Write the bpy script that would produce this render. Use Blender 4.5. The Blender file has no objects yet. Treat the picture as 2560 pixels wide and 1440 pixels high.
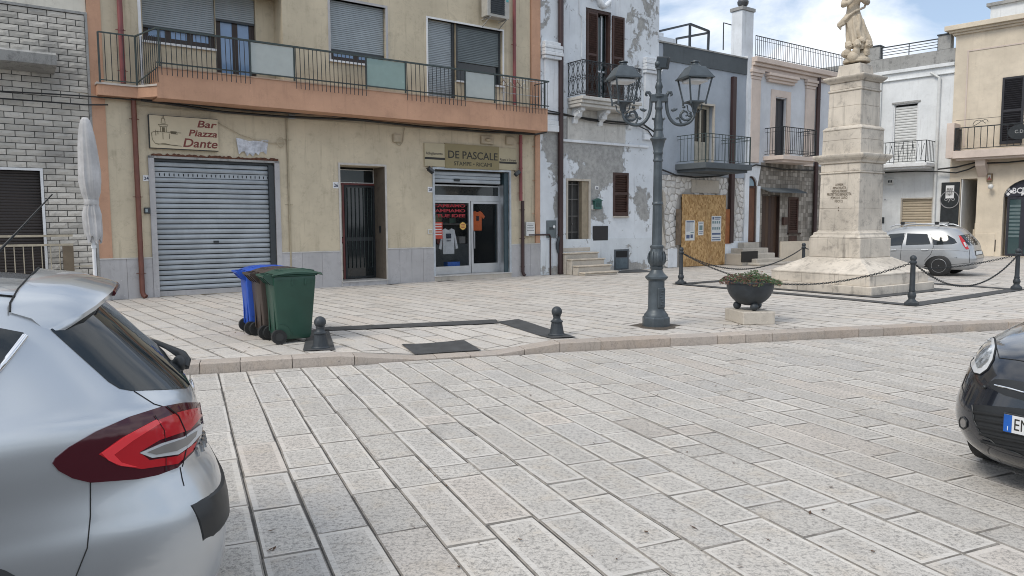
import bpy, bmesh, math, random
from mathutils import Vector, Matrix, noise
from mathutils.bvhtree import BVHTree
from mathutils.geometry import delaunay_2d_cdt
rnd = random.Random(7)
S = bpy.context.scene
rad = math.radians
# ---------------------------------------------------------------- camera (26 mm phone lens held at 1.77 m above the road)
F = 1880.0; PITCH = rad(5.0); ROLL = rad(-0.24); H = 1.77; CAM = Vector((0, 0, H))
fwd = Vector((0, math.cos(PITCH), -math.sin(PITCH)))
_r0 = Vector((1, 0, 0)); _u0 = _r0.cross(fwd)
crt = math.cos(ROLL)*_r0 + math.sin(ROLL)*_u0
cup = crt.cross(fwd)
cd = bpy.data.cameras.new('camera'); cam = bpy.data.objects.new('camera', cd); S.collection.objects.link(cam)
cam.matrix_world = Matrix(((crt.x, cup.x, -fwd.x, 0), (crt.y, cup.y, -fwd.y, 0), (crt.z, cup.z, -fwd.z, H), (0, 0, 0, 1)))
cd.sensor_width = 36; cd.lens = F/2560*36; cd.clip_start = .05; cd.clip_end = 2000
S.camera = cam
# ---------------------------------------------------------------- sky, sun, exposure
SUN_EL, SUN_AZ = rad(48), rad(228)          # azimuth clockwise from +Y: behind the camera, to the left
W = bpy.data.worlds.new('World'); S.world = W; W.use_nodes = True
wt = W.node_tree; wt.nodes.clear()
def wn(t, **k):
    n = wt.nodes.new(t)
    for a, b in k.items(): setattr(n, a, b)
    return n
sky = wn('ShaderNodeTexSky', sky_type='NISHITA', sun_disc=False, sun_elevation=SUN_EL, sun_rotation=SUN_AZ, air_density=1.0, dust_density=1.0)
tc = wn('ShaderNodeTexCoord'); sep = wn('ShaderNodeSeparateXYZ'); wt.links.new(tc.outputs['Generated'], sep.inputs[0])
zz = wn('ShaderNodeMath', operation='MAXIMUM'); wt.links.new(sep.outputs['Z'], zz.inputs[0]); zz.inputs[1].default_value = 0.0
za = wn('ShaderNodeMath', operation='ADD'); wt.links.new(zz.outputs[0], za.inputs[0]); za.inputs[1].default_value = .22
dv = wn('ShaderNodeVectorMath', operation='DIVIDE'); wt.links.new(tc.outputs['Generated'], dv.inputs[0])
cb = wn('ShaderNodeCombineXYZ')
for i in range(3): wt.links.new(za.outputs[0], cb.inputs[i])
wt.links.new(cb.outputs[0], dv.inputs[1])
cn = wn('ShaderNodeTexNoise'); cn.inputs['Scale'].default_value = 1.9; cn.inputs['Detail'].default_value = 7; cn.inputs['Roughness'].default_value = .56
cn.inputs['Distortion'].default_value = .25
cmap = wn('ShaderNodeMapping'); cmap.inputs['Location'].default_value = (3.3, 1.1, .4); wt.links.new(dv.outputs[0], cmap.inputs[0]); wt.links.new(cmap.outputs[0], cn.inputs['Vector'])
cr = wn('ShaderNodeValToRGB'); cr.color_ramp.elements[0].position = .40; cr.color_ramp.elements[1].position = .58
wt.links.new(cn.outputs['Fac'], cr.inputs[0])
c2 = wn('ShaderNodeTexNoise'); c2.inputs['Scale'].default_value = 3.2; c2.inputs['Detail'].default_value = 4; wt.links.new(cmap.outputs[0], c2.inputs['Vector'])
cc = wn('ShaderNodeMix', data_type='RGBA'); wt.links.new(c2.outputs['Fac'], cc.inputs['Factor'])
cc.inputs['A'].default_value = (.68, .76, .88, 1); cc.inputs['B'].default_value = (1.32, 1.33, 1.34, 1)   # shaded and bright cloud
sk = wn('ShaderNodeVectorMath', operation='SCALE'); sk.inputs['Scale'].default_value = 0.12; wt.links.new(sky.outputs[0], sk.inputs[0])
hz = wn('ShaderNodeMix', data_type='RGBA'); hz.inputs['Factor'].default_value = .42                    # thin high veil over the blue
hz.inputs['B'].default_value = (.60, .73, .93, 1); wt.links.new(sk.outputs[0], hz.inputs['A'])
mx = wn('ShaderNodeMix', data_type='RGBA'); wt.links.new(cr.outputs['Color'], mx.inputs['Factor']); wt.links.new(hz.outputs['Result'], mx.inputs['A']); wt.links.new(cc.outputs['Result'], mx.inputs['B'])
bg = wn('ShaderNodeBackground'); bg.inputs['Strength'].default_value = 1.0; wt.links.new(mx.outputs['Result'], bg.inputs[0])
wo = wn('ShaderNodeOutputWorld'); wt.links.new(bg.outputs[0], wo.inputs[0])
sl = bpy.data.lights.new('sun', 'SUN'); sl.energy = 1.75; sl.angle = rad(20); sl.color = (1, .93, .82)
so = bpy.data.objects.new('sun', sl); S.collection.objects.link(so)
sd = Vector((math.sin(SUN_AZ)*math.cos(SUN_EL), math.cos(SUN_AZ)*math.cos(SUN_EL), math.sin(SUN_EL)))
so.rotation_euler = sd.to_track_quat('Z', 'Y').to_euler(); so.location = (0, 0, 20)
S.view_settings.view_transform = 'Standard'; S.view_settings.look = 'None'; S.view_settings.exposure = 0.17; S.view_settings.gamma = 1
S.cycles.max_bounces = 6; S.cycles.transparent_max_bounces = 6; S.cycles.caustics_reflective = False; S.cycles.caustics_refractive = False
S.cycles.use_denoising = True; S.cycles.filter_width = 1.0
# ---------------------------------------------------------------- pixel -> place
def ray(px, py): return fwd + (px-1280)/F*crt - (py-720)/F*cup
def G(px, py, z=.12):
    d = ray(px, py); return CAM + d*((z-H)/d.z)
def Zat(px, py, Y):
    d = ray(px, py); return H + d.z*Y/d.y
def Xat(px, py, Y):
    d = ray(px, py); return d.x*Y/d.y
def proj(p):
    v = Vector(p)-CAM; z = v.dot(fwd); return 1280+F*v.dot(crt)/z, 720-F*v.dot(cup)/z
class Plane:
    """a street front: u runs along it to the right, off is the distance towards the camera, z up"""
    def __init__(s, o, ang):
        a = rad(ang); s.o = Vector((o[0], o[1], 0)); s.u = Vector((math.sin(a), math.cos(a), 0)); s.n = Vector((s.u.y, -s.u.x, 0)); s.rz = math.atan2(s.u.y, s.u.x)
    def __call__(s, px, py, off=0):
        d = ray(px, py); t = ((s.o+s.n*off-CAM).dot(s.n))/d.dot(s.n); p = CAM+d*t; return (p-s.o).dot(s.u), p.z
    def U(s, px, py=560, off=0): return s(px, py, off)[0]
    def R(s, xl, xr, yt, yb, off=0):
        xm, ym = (xl+xr)/2, (yt+yb)/2
        return s(xl, ym, off)[0], s(xr, ym, off)[0], s(xm, yb, off)[1], s(xm, yt, off)[1]
    def P(s, u, off, z): return s.o+s.u*u+s.n*off+Vector((0, 0, z))
A = Plane(G(300, 748), 53.8)
B = Plane(G(2500, 641), 136.5)
# ---------------------------------------------------------------- objects
col = S.collection
OFF = {}
def link(o, parent=None):
    col.objects.link(o)
    if parent is not None: o.parent = parent
    return o
def tag(o, label, cat, group=None, kind=None):
    if label: o['label'] = label
    if cat: o['category'] = cat
    if group: o['group'] = group
    if kind: o['kind'] = kind
    return o
def thing(name, label, cat, loc=(0, 0, 0), rz=0, off=(0, 0, 0), group=None):
    o = bpy.data.objects.new(name, None); o.empty_display_size = .2; link(o); o.location = loc; o.rotation_euler = (0, 0, rz)
    OFF[o.name] = Vector(off); return tag(o, label, cat, group)
def on_front(name, label, cat, pl, u0, z0=.12, off=0, group=None):
    """thing on a street front; its parts are given as x=u, y=-off, z"""
    return thing(name, label, cat, pl.P(u0, off, z0), pl.rz, (u0, -off, z0), group)
def root_off(o):
    while o.parent is not None: o = o.parent
    return OFF.get(o.name, Vector((0, 0, 0)))
def mesh(name, vs, fs, mats, mi=None, smooth=None, bevel=0, tone=None):
    me = bpy.data.meshes.new(name); me.from_pydata([tuple(v) for v in vs], [], fs)
    if not isinstance(mats, (list, tuple)): mats = [mats]
    for m in mats: me.materials.append(m)
    if mi: me.polygons.foreach_set('material_index', mi)
    if bevel:
        bm = bmesh.new(); bm.from_mesh(me); bmesh.ops.remove_doubles(bm, verts=bm.verts, dist=1e-5)
        es = [e for e in bm.edges if len(e.link_faces) == 2 and e.calc_face_angle(0) > .5]
        bmesh.ops.bevel(bm, geom=es, offset=bevel, segments=2 if bevel > .012 else 1, affect='EDGES', profile=.5, clamp_overlap=True)
        bm.to_mesh(me); bm.free()
    if smooth is not None:
        me.shade_smooth(); me.set_sharp_from_angle(angle=rad(smooth))
    if tone is not None:
        at = me.attributes.new('tone', 'FLOAT', 'POINT'); at.data.foreach_set('value', tone if isinstance(tone, list) else [tone]*len(me.vertices))
    me.update(); return me
class MB:
    def __init__(s): s.v = []; s.f = []; s.m = []; s.t = []
    def add(s, vs, fs, m=0, tone=0.0):
        b = len(s.v); s.v += [Vector(v) for v in vs]; s.f += [[i+b for i in f] for f in fs]; s.m += [m]*len(fs); s.t += [tone]*len(vs); return s
    def box(s, x0, x1, y0, y1, z0, z1, m=0, M=None, tone=0.0):
        vs = [Vector(p) for p in ((x0,y0,z0),(x1,y0,z0),(x1,y1,z0),(x0,y1,z0),(x0,y0,z1),(x1,y0,z1),(x1,y1,z1),(x0,y1,z1))]
        if M: vs = [M @ v for v in vs]
        return s.add(vs, [(0,3,2,1),(4,5,6,7),(0,1,5,4),(1,2,6,5),(2,3,7,6),(3,0,4,7)], m, tone)
    def prism(s, pts, d, m=0):
        """closed outline pts (3-D, planar) pushed along vector d"""
        n = len(pts); d = Vector(d); p = [Vector(q) for q in pts]; vs = p+[q+d for q in p]
        nrm = Vector((0,0,0))
        for i in range(n): nrm += (p[i]-p[0]).cross(p[(i+1) % n]-p[0])
        fs = [list(range(n))[::-1], list(range(n, 2*n))]+[(i, (i+1) % n, n+(i+1) % n, n+i) for i in range(n)]
        if nrm.dot(d) < 0: fs = [list(f)[::-1] for f in fs]
        return s.add(vs, fs, m)
    def tube(s, pts, r, seg=8, m=0, closed=False, cap=True, flat=None):
        pts = [Vector(p) for p in pts]; n = len(pts); rs = r if isinstance(r, (list, tuple)) else [r]*n; vs = []; up = None
        for i, p in enumerate(pts):
            if closed: t = pts[(i+1) % n]-pts[i-1]
            else: t = pts[min(i+1, n-1)]-pts[max(i-1, 0)]
            t = t.normalized() if t.length else Vector((0,0,1))
            if up is None: up = Vector((0,0,1)) if abs(t.z) < .9 else Vector((1,0,0))
            a = t.cross(up); a = a.normalized() if a.length > 1e-6 else t.orthogonal().normalized(); b = a.cross(t); up = b
            for k in range(seg):
                th = 2*math.pi*k/seg+(math.pi/4 if seg == 4 else 0); ca, sa = math.cos(th), math.sin(th)
                if flat: sa *= flat
                vs.append(p+(a*ca+b*sa)*rs[i])
        fs = []
        for i in range(n if closed else n-1):
            j = (i+1) % n
            for k in range(seg): fs.append((i*seg+k, i*seg+(k+1) % seg, j*seg+(k+1) % seg, j*seg+k))
        if cap and not closed: fs += [list(range(seg))[::-1], [(n-1)*seg+k for k in range(seg)]]
        return s.add(vs, [f[::-1] for f in fs], m)
    def lathe(s, prof, seg=24, c=(0,0,0), m=0, mod=None):
        """prof: (radius, z) from bottom to top"""
        c = Vector(c); vs = []; n = len(prof)
        for i, (r, z) in enumerate(prof):
            for k in range(seg):
                th = 2*math.pi*k/seg; q = r*(mod(i, th) if mod else 1); vs.append(c+Vector((q*math.cos(th), q*math.sin(th), z)))
        fs = [(i*seg+k, i*seg+(k+1) % seg, (i+1)*seg+(k+1) % seg, (i+1)*seg+k) for i in range(n-1) for k in range(seg)]
        fs += [list(range(seg))[::-1], [(n-1)*seg+k for k in range(seg)]]
        return s.add(vs, fs, m)
    def sphere(s, c, r, seg=16, m=0, sc=(1,1,1)):
        pr = [(math.sin(math.pi*i/(seg//2)), -math.cos(math.pi*i/(seg//2))) for i in range(seg//2+1)]; pr[0] = (.001, -1); pr[-1] = (.001, 1)
        b = len(s.v); s.lathe(pr, seg, m=m); c = Vector(c)
        for i in range(b, len(s.v)): v = s.v[i]; s.v[i] = c+Vector((v.x*r*sc[0], v.y*r*sc[1], v.z*r*sc[2]))
        return s
    def xf(s, M): s.v = [M @ v for v in s.v]; return s
    def build(s, name, mats, parent=None, smooth=None, bevel=0, tone=False, raw=False):
        o0 = Vector((0,0,0)) if (parent is None or raw) else root_off(parent)
        me = mesh(name, [v-o0 for v in s.v], s.f, mats, s.m if len(set(s.m)) > 1 else None, smooth, bevel, (s.t if tone and not bevel else None))
        return link(bpy.data.objects.new(name, me), parent)
def copies(me, name, parent, locs):
    for l in locs:
        o = bpy.data.objects.new(name, me); link(o, parent); o.location = l
def text(name, body, size, mat, parent, loc, rot=None, shear=0, align='LEFT', bold=0, depth=.004, sx=1.0, spacing=1.0):
    """flat raised lettering on a front: local x right, z up"""
    cu = bpy.data.curves.new(name, 'FONT'); cu.body = body; cu.size = size; cu.shear = shear; cu.align_x = align; cu.extrude = depth/2; cu.offset = bold; cu.space_character = spacing; cu.resolution_u = 3
    t = bpy.data.objects.new(name, cu); col.objects.link(t)
    dg = bpy.context.evaluated_depsgraph_get(); me = bpy.data.meshes.new_from_object(t.evaluated_get(dg)); bpy.data.objects.remove(t)
    me.transform(Matrix.Diagonal((sx, 1, 1, 1))); me.materials.clear(); me.materials.append(mat)
    o = bpy.data.objects.new(name, me); link(o, parent); o0 = root_off(parent) if parent else Vector((0,0,0))
    o.location = Vector(loc)-o0; o.rotation_euler = rot or (rad(90), 0, 0); return o
# ---------------------------------------------------------------- materials
class NT:
    def __init__(s, name):
        s.mat = bpy.data.materials.new(name); s.mat.use_nodes = True; s.t = s.mat.node_tree; s.t.nodes.clear()
    def n(s, typ, _ops=None, **ins):
        nd = s.t.nodes.new('ShaderNode'+typ)
        for k, v in (_ops or {}).items(): setattr(nd, k, v)
        for k, v in ins.items():
            i = nd.inputs[int(k[1:])] if k[0] == '_' else nd.inputs[k.replace('__', ' ')]
            s.set(i, v)
        return nd
    def set(s, i, v):
        if hasattr(v, 'is_linked') and hasattr(v, 'node'): s.t.links.new(v, i)
        elif isinstance(v, (tuple, list)) and i.type == 'RGBA': i.default_value = tuple(v)[:3]+(1,)
        else: i.default_value = v
    def math(s, op, a, b=0, c=None):
        nd = s.n('Math', {'operation': op, 'use_clamp': False}, _0=a, _1=b)
        if c is not None: s.set(nd.inputs[2], c)
        return nd.outputs[0]
    def mix(s, f, a, b, mode='MIX'):
        nd = s.n('Mix', {'data_type': 'RGBA', 'blend_type': mode}); s.set(nd.inputs['Factor'], f); s.set(nd.inputs[6], a); s.set(nd.inputs[7], b); return nd.outputs[2]
    def noise(s, vec, scale, detail=4, rough=.55, dist=0):
        return s.n('TexNoise', None, Vector=vec, Scale=scale, Detail=detail, Roughness=rough, Distortion=dist).outputs['Fac']
    def ramp(s, f, lo, hi):
        nd = s.n('MapRange', {'interpolation_type': 'SMOOTHSTEP'}, Value=f); nd.inputs[1].default_value = lo; nd.inputs[2].default_value = hi; return nd.outputs[0]
    def stretch(s, vec, sc): return s.n('VectorMath', {'operation': 'MULTIPLY'}, _0=vec, _1=sc).outputs[0]
    def obj(s): return s.n('TexCoord').outputs['Object']
    def pos(s): return s.n('NewGeometry').outputs['Position']
    def attr(s, nm): return s.n('Attribute', {'attribute_name': nm}).outputs['Fac']
    def done(s, color, rough=.6, metal=0, bump=None, bs=.3, bd=.01, spec=.5, **kw):
        p = s.n('BsdfPrincipled'); s.set(p.inputs['Base Color'], color); s.set(p.inputs['Roughness'], rough); s.set(p.inputs['Metallic'], metal); s.set(p.inputs['Specular IOR Level'], spec)
        for k, v in kw.items(): s.set(p.inputs[k.replace('__', ' ')], v)
        if bump is not None:
            b = s.n('Bump', None, Height=bump, Strength=bs, Distance=bd); s.t.links.new(b.outputs[0], p.inputs['Normal'])
        o = s.n('OutputMaterial'); s.t.links.new(p.outputs[0], o.inputs[0]); return s.mat
def sc3(c, k): return tuple(min(1, x*k) for x in c)
def plain(name, c, rough=.6, metal=0, var=.12, scale=6, bump=0, bscale=60, spec=.5, world=True, **kw):
    t = NT(name); v = t.pos() if world else t.obj()
    f = t.noise(v, scale, 5, .6); f2 = t.noise(v, scale*9, 3, .6)
    c1 = t.mix(t.ramp(f, .3, .7), sc3(c, 1-var), sc3(c, 1+var)); c1 = t.mix(t.math('MULTIPLY', f2, var*.8), c1, sc3(c, .55))
    r = t.math('MULTIPLY_ADD', f, .25, rough-.12)
    return t.done(c1, r, metal, t.noise(v, bscale, 4, .6) if bump else None, bump or .1, .004, spec, **kw)
def plaster(name, c, dirt=(.2, .18, .15), dirt_amt=.35, streak=.3, bump=.35, var=.10):
    """painted render with blotches, vertical rain streaks and a trowelled surface"""
    t = NT(name); v = t.obj()
    big = t.noise(v, .8, 5, .6); mid = t.noise(v, 4, 6, .65); fine = t.noise(v, 45, 4, .6)
    st = t.noise(t.stretch(v, (5, 5, .35)), 1.6, 5, .65)
    cc = t.mix(t.ramp(big, .3, .7), sc3(c, 1-var), sc3(c, 1+var)); cc = t.mix(t.math('MULTIPLY', t.ramp(mid, .5, .8), dirt_amt), cc, dirt)
    cc = t.mix(t.math('MULTIPLY', t.ramp(st, .52, .78), streak), cc, dirt)
    crk = t.noise(v, 1.1, 7, .62, .6); crk = t.math('SUBTRACT', 1, t.ramp(t.math('ABSOLUTE', t.math('SUBTRACT', crk, .5)), .0, .006)); cc = t.mix(t.math('MULTIPLY', crk, dirt_amt*.42), cc, sc3(dirt, .7))
    chip = t.ramp(t.math('ADD', t.noise(v, 7, 6, .7), t.math('MULTIPLY', big, .25)), .78, .80); cc = t.mix(t.math('MULTIPLY', chip, dirt_amt*1.6), cc, sc3(c, 1.22))
    return t.done(cc, .85, 0, t.math('ADD', fine, t.math('MULTIPLY', t.math('SUBTRACT', mid, chip), 1.5)), bump, .006, .25)
def peeling(name, top, under, blobs, base=.0, dirt=(.25, .25, .25), scale=2.2):
    """paint flaking off in patches of its own shape; blobs: (u, z, ru, rz, amount)"""
    t = NT(name); v = t.obj(); sp = t.n('SeparateXYZ', None, _0=v); x, z = sp.outputs[0], sp.outputs[2]
    f = t.math('ADD', t.noise(v, scale, 8, .68, .4), base)
    for (u0, z0, ru, rz, am) in blobs:
        dx = t.math('MULTIPLY', t.math('SUBTRACT', x, u0), 1/ru); dz = t.math('MULTIPLY', t.math('SUBTRACT', z, z0), 1/rz)
        d = t.math('SQRT', t.math('ADD', t.math('MULTIPLY', dx, dx), t.math('MULTIPLY', dz, dz)))
        f = t.math('ADD', f, t.math('MULTIPLY', t.math('MAXIMUM', t.math('SUBTRACT', 1, d), 0), am))
    m = t.ramp(f, .635, .65)
    big = t.noise(v, 1.3, 5, .6); st = t.noise(t.stretch(v, (4, 4, .3)), 1.8, 5, .65); fine = t.noise(v, 30, 5, .65)
    tp = t.mix(t.ramp(big, .3, .75), top, sc3(top, .84)); tp = t.mix(t.math('MULTIPLY', t.ramp(st, .55, .8), .4), tp, dirt)
    un = t.mix(t.ramp(t.noise(v, 6, 6, .7), .3, .7), sc3(under, .8), sc3(under, 1.2))
    edge = t.math('MULTIPLY', t.ramp(f, .59, .635), t.math('SUBTRACT', 1, m))
    cc = t.mix(m, t.mix(t.math('MULTIPLY', edge, .45), tp, sc3(under, .6)), un)
    return t.done(cc, .88, 0, t.math('ADD', t.math('MULTIPLY', m, -2.0), t.math('MULTIPLY', fine, .7)), .7, .01, .2)
def slab_mat(name, base, speck, rough=.72, tool=1.0):
    """pale limestone paving, chisel-dressed; tone = each slab's own shade"""
    t = NT(name); v = t.pos(); tn = t.attr('tone')
    # every slab cut from another piece: shift the pattern by its tone
    vv = t.n('VectorMath', {'operation': 'ADD'}, _0=v); cmb = t.n('CombineXYZ', None, X=t.math('MULTIPLY', tn, 37.0), Y=t.math('MULTIPLY', tn, 91.0)); t.set(vv.inputs[1], cmb.outputs[0]); v2 = vv.outputs[0]
    big = t.noise(v, .55, 4, .6); mid = t.noise(v2, 3.5, 6, .65); grit = t.noise(v2, 75, 3, .7); pits = t.noise(v2, 34, 5, .75)
    cc = t.mix(tn, sc3(base, .90), sc3(base, 1.07))
    hue = t.math('FRACT', t.math('MULTIPLY', tn, 7.31)); cc = t.mix(t.math('MULTIPLY', t.ramp(hue, .72, .98), .38), cc, (base[0]*1.0, base[1]*.90, base[2]*.84)); cc = t.mix(t.math('MULTIPLY', t.ramp(hue, .28, .02), .5), cc, (base[0]*.86, base[1]*.88, base[2]*.92))
    cc = t.mix(t.math('MULTIPLY', t.ramp(mid, .48, .75), .42), cc, (base[0]*.98, base[1]*.87, base[2]*.72))
    wear = t.ramp(t.noise(t.stretch(v, (1, .45, 1)), 1.1, 6, .7, .8), .50, .72); cc = t.mix(t.math('MULTIPLY', wear, .40), cc, sc3(base, .62))
    cc = t.mix(t.math('MULTIPLY', t.ramp(big, .45, .7), .28), cc, sc3(base, .72))
    cc = t.mix(t.math('MULTIPLY', t.ramp(pits, .48, .62), .62*tool), cc, speck)
    cc = t.mix(t.math('MULTIPLY', t.ramp(grit, .51, .65), .5*tool), cc, sc3(speck, 1.2))
    vein = t.noise(t.stretch(v2, (1.2, 7, 1)), 1.6, 7, .7, 1.0)
    cr_ = t.math('SUBTRACT', 1, t.ramp(t.math('ABSOLUTE', t.math('SUBTRACT', vein, .5)), .0, .012))
    cc = t.mix(t.math('MULTIPLY', cr_, .55), cc, (.16, .15, .14))
    spots = t.ramp(t.noise(v2, 9, 2, .5), .74, .78); cc = t.mix(t.math('MULTIPLY', spots, .6), cc, (.10, .10, .10))
    return t.done(cc, t.math('MULTIPLY_ADD', mid, .25, rough-.1), 0, t.math('ADD', t.math('MULTIPLY', grit, -1), t.math('MULTIPLY', pits, -1.3)), .55*tool+.05, .006, .35)
def osb_mat():
    t = NT('osb_board'); v = t.obj()
    a = t.n('TexVoronoi', None, Vector=t.stretch(v, (20, 20, 11)), Scale=1.0, Randomness=1.0); b = t.n('TexVoronoi', None, Vector=t.stretch(v, (60, 40, 30)), Scale=1.0)
    s1 = t.n('SeparateColor', None, _0=a.outputs['Color']); s2 = t.n('SeparateColor', None, _0=b.outputs['Color'])
    cc = t.mix(s1.outputs[0], (.26, .145, .055), (.64, .44, .22)); cc = t.mix(t.math('MULTIPLY', s2.outputs[1], .5), cc, (.36, .21, .085))
    cc = t.mix(t.math('MULTIPLY', t.ramp(t.noise(v, 2, 4), .45, .75), .4), cc, (.24, .15, .08))
    return t.done(cc, .8, 0, s1.outputs[0], .3, .004, .25)
def paint(name, c, rough=.28, flake=.0, metal=.0, coat=1.0):
    t = NT(name); v = t.obj(); d = t.noise(v, 3, 5, .6); fl = t.noise(v, 900, 1, .5)
    cc = t.mix(t.math('MULTIPLY', fl, flake), c, sc3(c, 1.35)); cc = t.mix(t.math('MULTIPLY', t.ramp(d, .5, .85), .10), cc, (.35, .33, .30))
    return t.done(cc, t.math('MULTIPLY_ADD', d, .12, rough), metal, None, Coat__Weight=coat, Coat__Roughness=.04)
def glass(name, c, rough=.03, alpha=1.0, trans=0.0, spec=.6):
    t = NT(name); d = t.noise(t.obj(), 5, 4, .6)
    return t.done(t.mix(d, c, sc3(c, 1.3)), t.math('MULTIPLY_ADD', d, .05, rough), 0, None, spec=spec, Alpha=alpha, Transmission__Weight=trans)
m_cream = plaster('cream_render', (.55, .482, .36), (.25, .21, .15), .48, .5)
m_orange = plaster('orange_render', (.51, .305, .205), (.30, .175, .125), .38, .36)
m_white = plaster('white_render', (.70, .73, .76), (.28, .28, .27), .22, .35)
m_whiteB = plaster('white_render_neutral', (.70, .72, .73), (.33, .32, .30), .22, .32)  # less blue white render for the row on the right
m_beigestone = plaster('beige_stone', (.64, .565, .455), (.40, .34, .27), .3, .22)
m_pink = plaster('pink_stone', (.62, .53, .47), (.38, .31, .27), .22, .22)
m_blue = plaster('blue_grey_render', (.36, .40, .45), (.23, .26, .29), .25, .25)
m_slate = plaster('slate_render', (.10, .115, .125), (.05, .055, .06), .3, .3)
m_stone = plaster('weathered_limestone', (.58, .53, .46), (.17, .155, .14), .8, .75, .5, .2)
m_stepstone = plaster('step_stone', (.50, .46, .40), (.22, .20, .18), .5, .2, .5)
m_marble = plaster('grey_marble', (.42, .415, .42), (.27, .26, .27), .6, .45, .15)
m_concrete = plaster('weathered_concrete', (.33, .33, .32), (.09, .09, .09), .75, .5, .8)
m_iron = plain('dark_iron', (.028, .033, .037), .5, .3, .2)
m_green_iron = plain('green_iron', (.045, .062, .060), .5, .2, .2)
m_castiron = plain('grey_green_cast_iron', (.075, .092, .105), .45, .25, .22, 5, .25, 50)
m_anth = plain('anthracite_iron', (.042, .050, .058), .5, .2, .2, 8, .3, 70)
m_brown = plain('brown_wood', (.055, .026, .020), .55, 0, .25, 5, .2, 40)
m_brown2 = plain('red_brown_door', (.14, .058, .032), .5, 0, .2, 4)
m_darkwood = plain('dark_wood', (.030, .017, .013), .5, 0, .2, 5)
m_rustpipe = plain('copper_brown_pipe', (.15, .055, .038), .45, .1, .15, 3)
m_redpipe = plain('red_pipe', (.22, .062, .062), .45, 0, .15, 3)
m_darkpipe = plain('dark_brown_pipe', (.045, .024, .024), .45, .1, .15, 3)
m_cable = plain('black_cable', (.02, .021, .022), .6, 0, .1)
m_shutter = plain('grey_shutter', (.34, .375, .405), .5, .0, .12, 2.5, .1, 30)
m_shutterD = plain('dark_shutter_frame', (.035, .042, .048), .5)
m_roller = plain('pale_blue_grey_roller', (.33, .37, .395), .55, 0, .08, 3)
m_rollerdark = plain('brown_roller', (.028, .021, .019), .5, 0, .15, 3)
m_rollerbeige = plain('beige_roller', (.46, .39, .29), .55, 0, .08, 3)
m_alu = plain('aluminium', (.50, .52, .54), .38, .7, .06, 4)
m_whitepaint = plain('white_paint', (.70, .71, .72), .5, 0, .06, 4)
m_whiteplastic = plain('white_plastic', (.62, .63, .62), .4, 0, .06, 4)
m_black = plain('black_rubber', (.016, .017, .018), .6, 0, .15)
m_glassdark = glass('dark_glass', (.012, .016, .018))
m_glassblue = glass('curtained_glass', (.16, .26, .42), .10)
m_frost = glass('frosted_glass', (.40, .44, .43), .30, .72)
m_frostgreen = glass('frosted_green_glass', (.22, .32, .30), .24, .75)
m_curtain = plain('blue_curtain', (.22, .35, .56), .8, 0, .2, 3)
m_dark = plain('dark_interior', (.016, .017, .018), .9, 0, .2, 3)
# ================================================================= GROUND
KP = [(-16, 4.80), (-3.69, 8.76), (.65, 10.16), (8.36, 12.18), (60, 25.7)]
def kerb_seg(x):
    for i in range(len(KP)-1):
        if x <= KP[i+1][0] or i == len(KP)-2: return Vector(KP[i]), Vector(KP[i+1])
def kerb_v(x, y):
    """distance behind the kerb's front edge (negative on the road)"""
    a, b = kerb_seg(x); d = (b-a).normalized(); return (y-a.y)*d.x-(x-a.x)*d.y
def pl(x, pts):
    for (a, fa), (b, fb) in zip(pts, pts[1:]):
        if x <= b: return fa+(fb-fa)*max(0, min(1, (x-a)/(b-a)))
    return pts[-1][1]
def drop(x): return pl(x, [(-2.15, 0), (-1.24, 1), (-.2, 1), (.66, 0)])
def zside(x, y): return .12-.10*drop(x)*max(0, min(1, 1-(kerb_v(x, y)-.1)/1.8))
def Gs(px, py, up=0):
    z = .12
    for _ in range(6): p = G(px, py, z); z = zside(p.x, p.y)
    return Vector((p.x, p.y, z+up))
m_road_in = slab_mat('road_stone_dressed', (.555, .526, .485), (.17, .162, .152), .75, 1.0)
m_road_edge = slab_mat('road_stone_margin', (.595, .567, .525), (.30, .29, .275), .65, .3)
m_side = slab_mat('piazza_stone', (.60, .565, .52), (.26, .24, .22), .62, .55)
m_joint = plain('joint_mortar', (.075, .071, .066), .95, 0, .35, 5, .5, 80)
m_grime = plain('joint_grime', (.25, .232, .21), .9, 0, .45, 6, .5, 60)
m_kerb = slab_mat('kerb_stone', (.46, .405, .355), (.20, .17, .145), .7, .45)
m_basalt = plain('dark_basalt_paving', (.060, .062, .064), .62, 0, .25, 6, .3, 60)
def clip_half(poly, p, n):
    out = []
    for i in range(len(poly)):
        a, b = poly[i], poly[(i+1) % len(poly)]; da, db = (a-p).dot(n), (b-p).dot(n)
        if da >= 0: out.append(a)
        if (da >= 0) != (db >= 0): out.append(a+(b-a)*(da/(da-db)))
    return out
def inset(poly, d):
    q = list(poly)
    for i in range(len(poly)):
        a, b = poly[i], poly[(i+1) % len(poly)]; e = (b-a)
        if e.length < 1e-6: continue
        n = Vector((-e.y, e.x)).normalized(); q = clip_half(q, a+n*d, n)
        if len(q) < 3: return None
    return q
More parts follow.
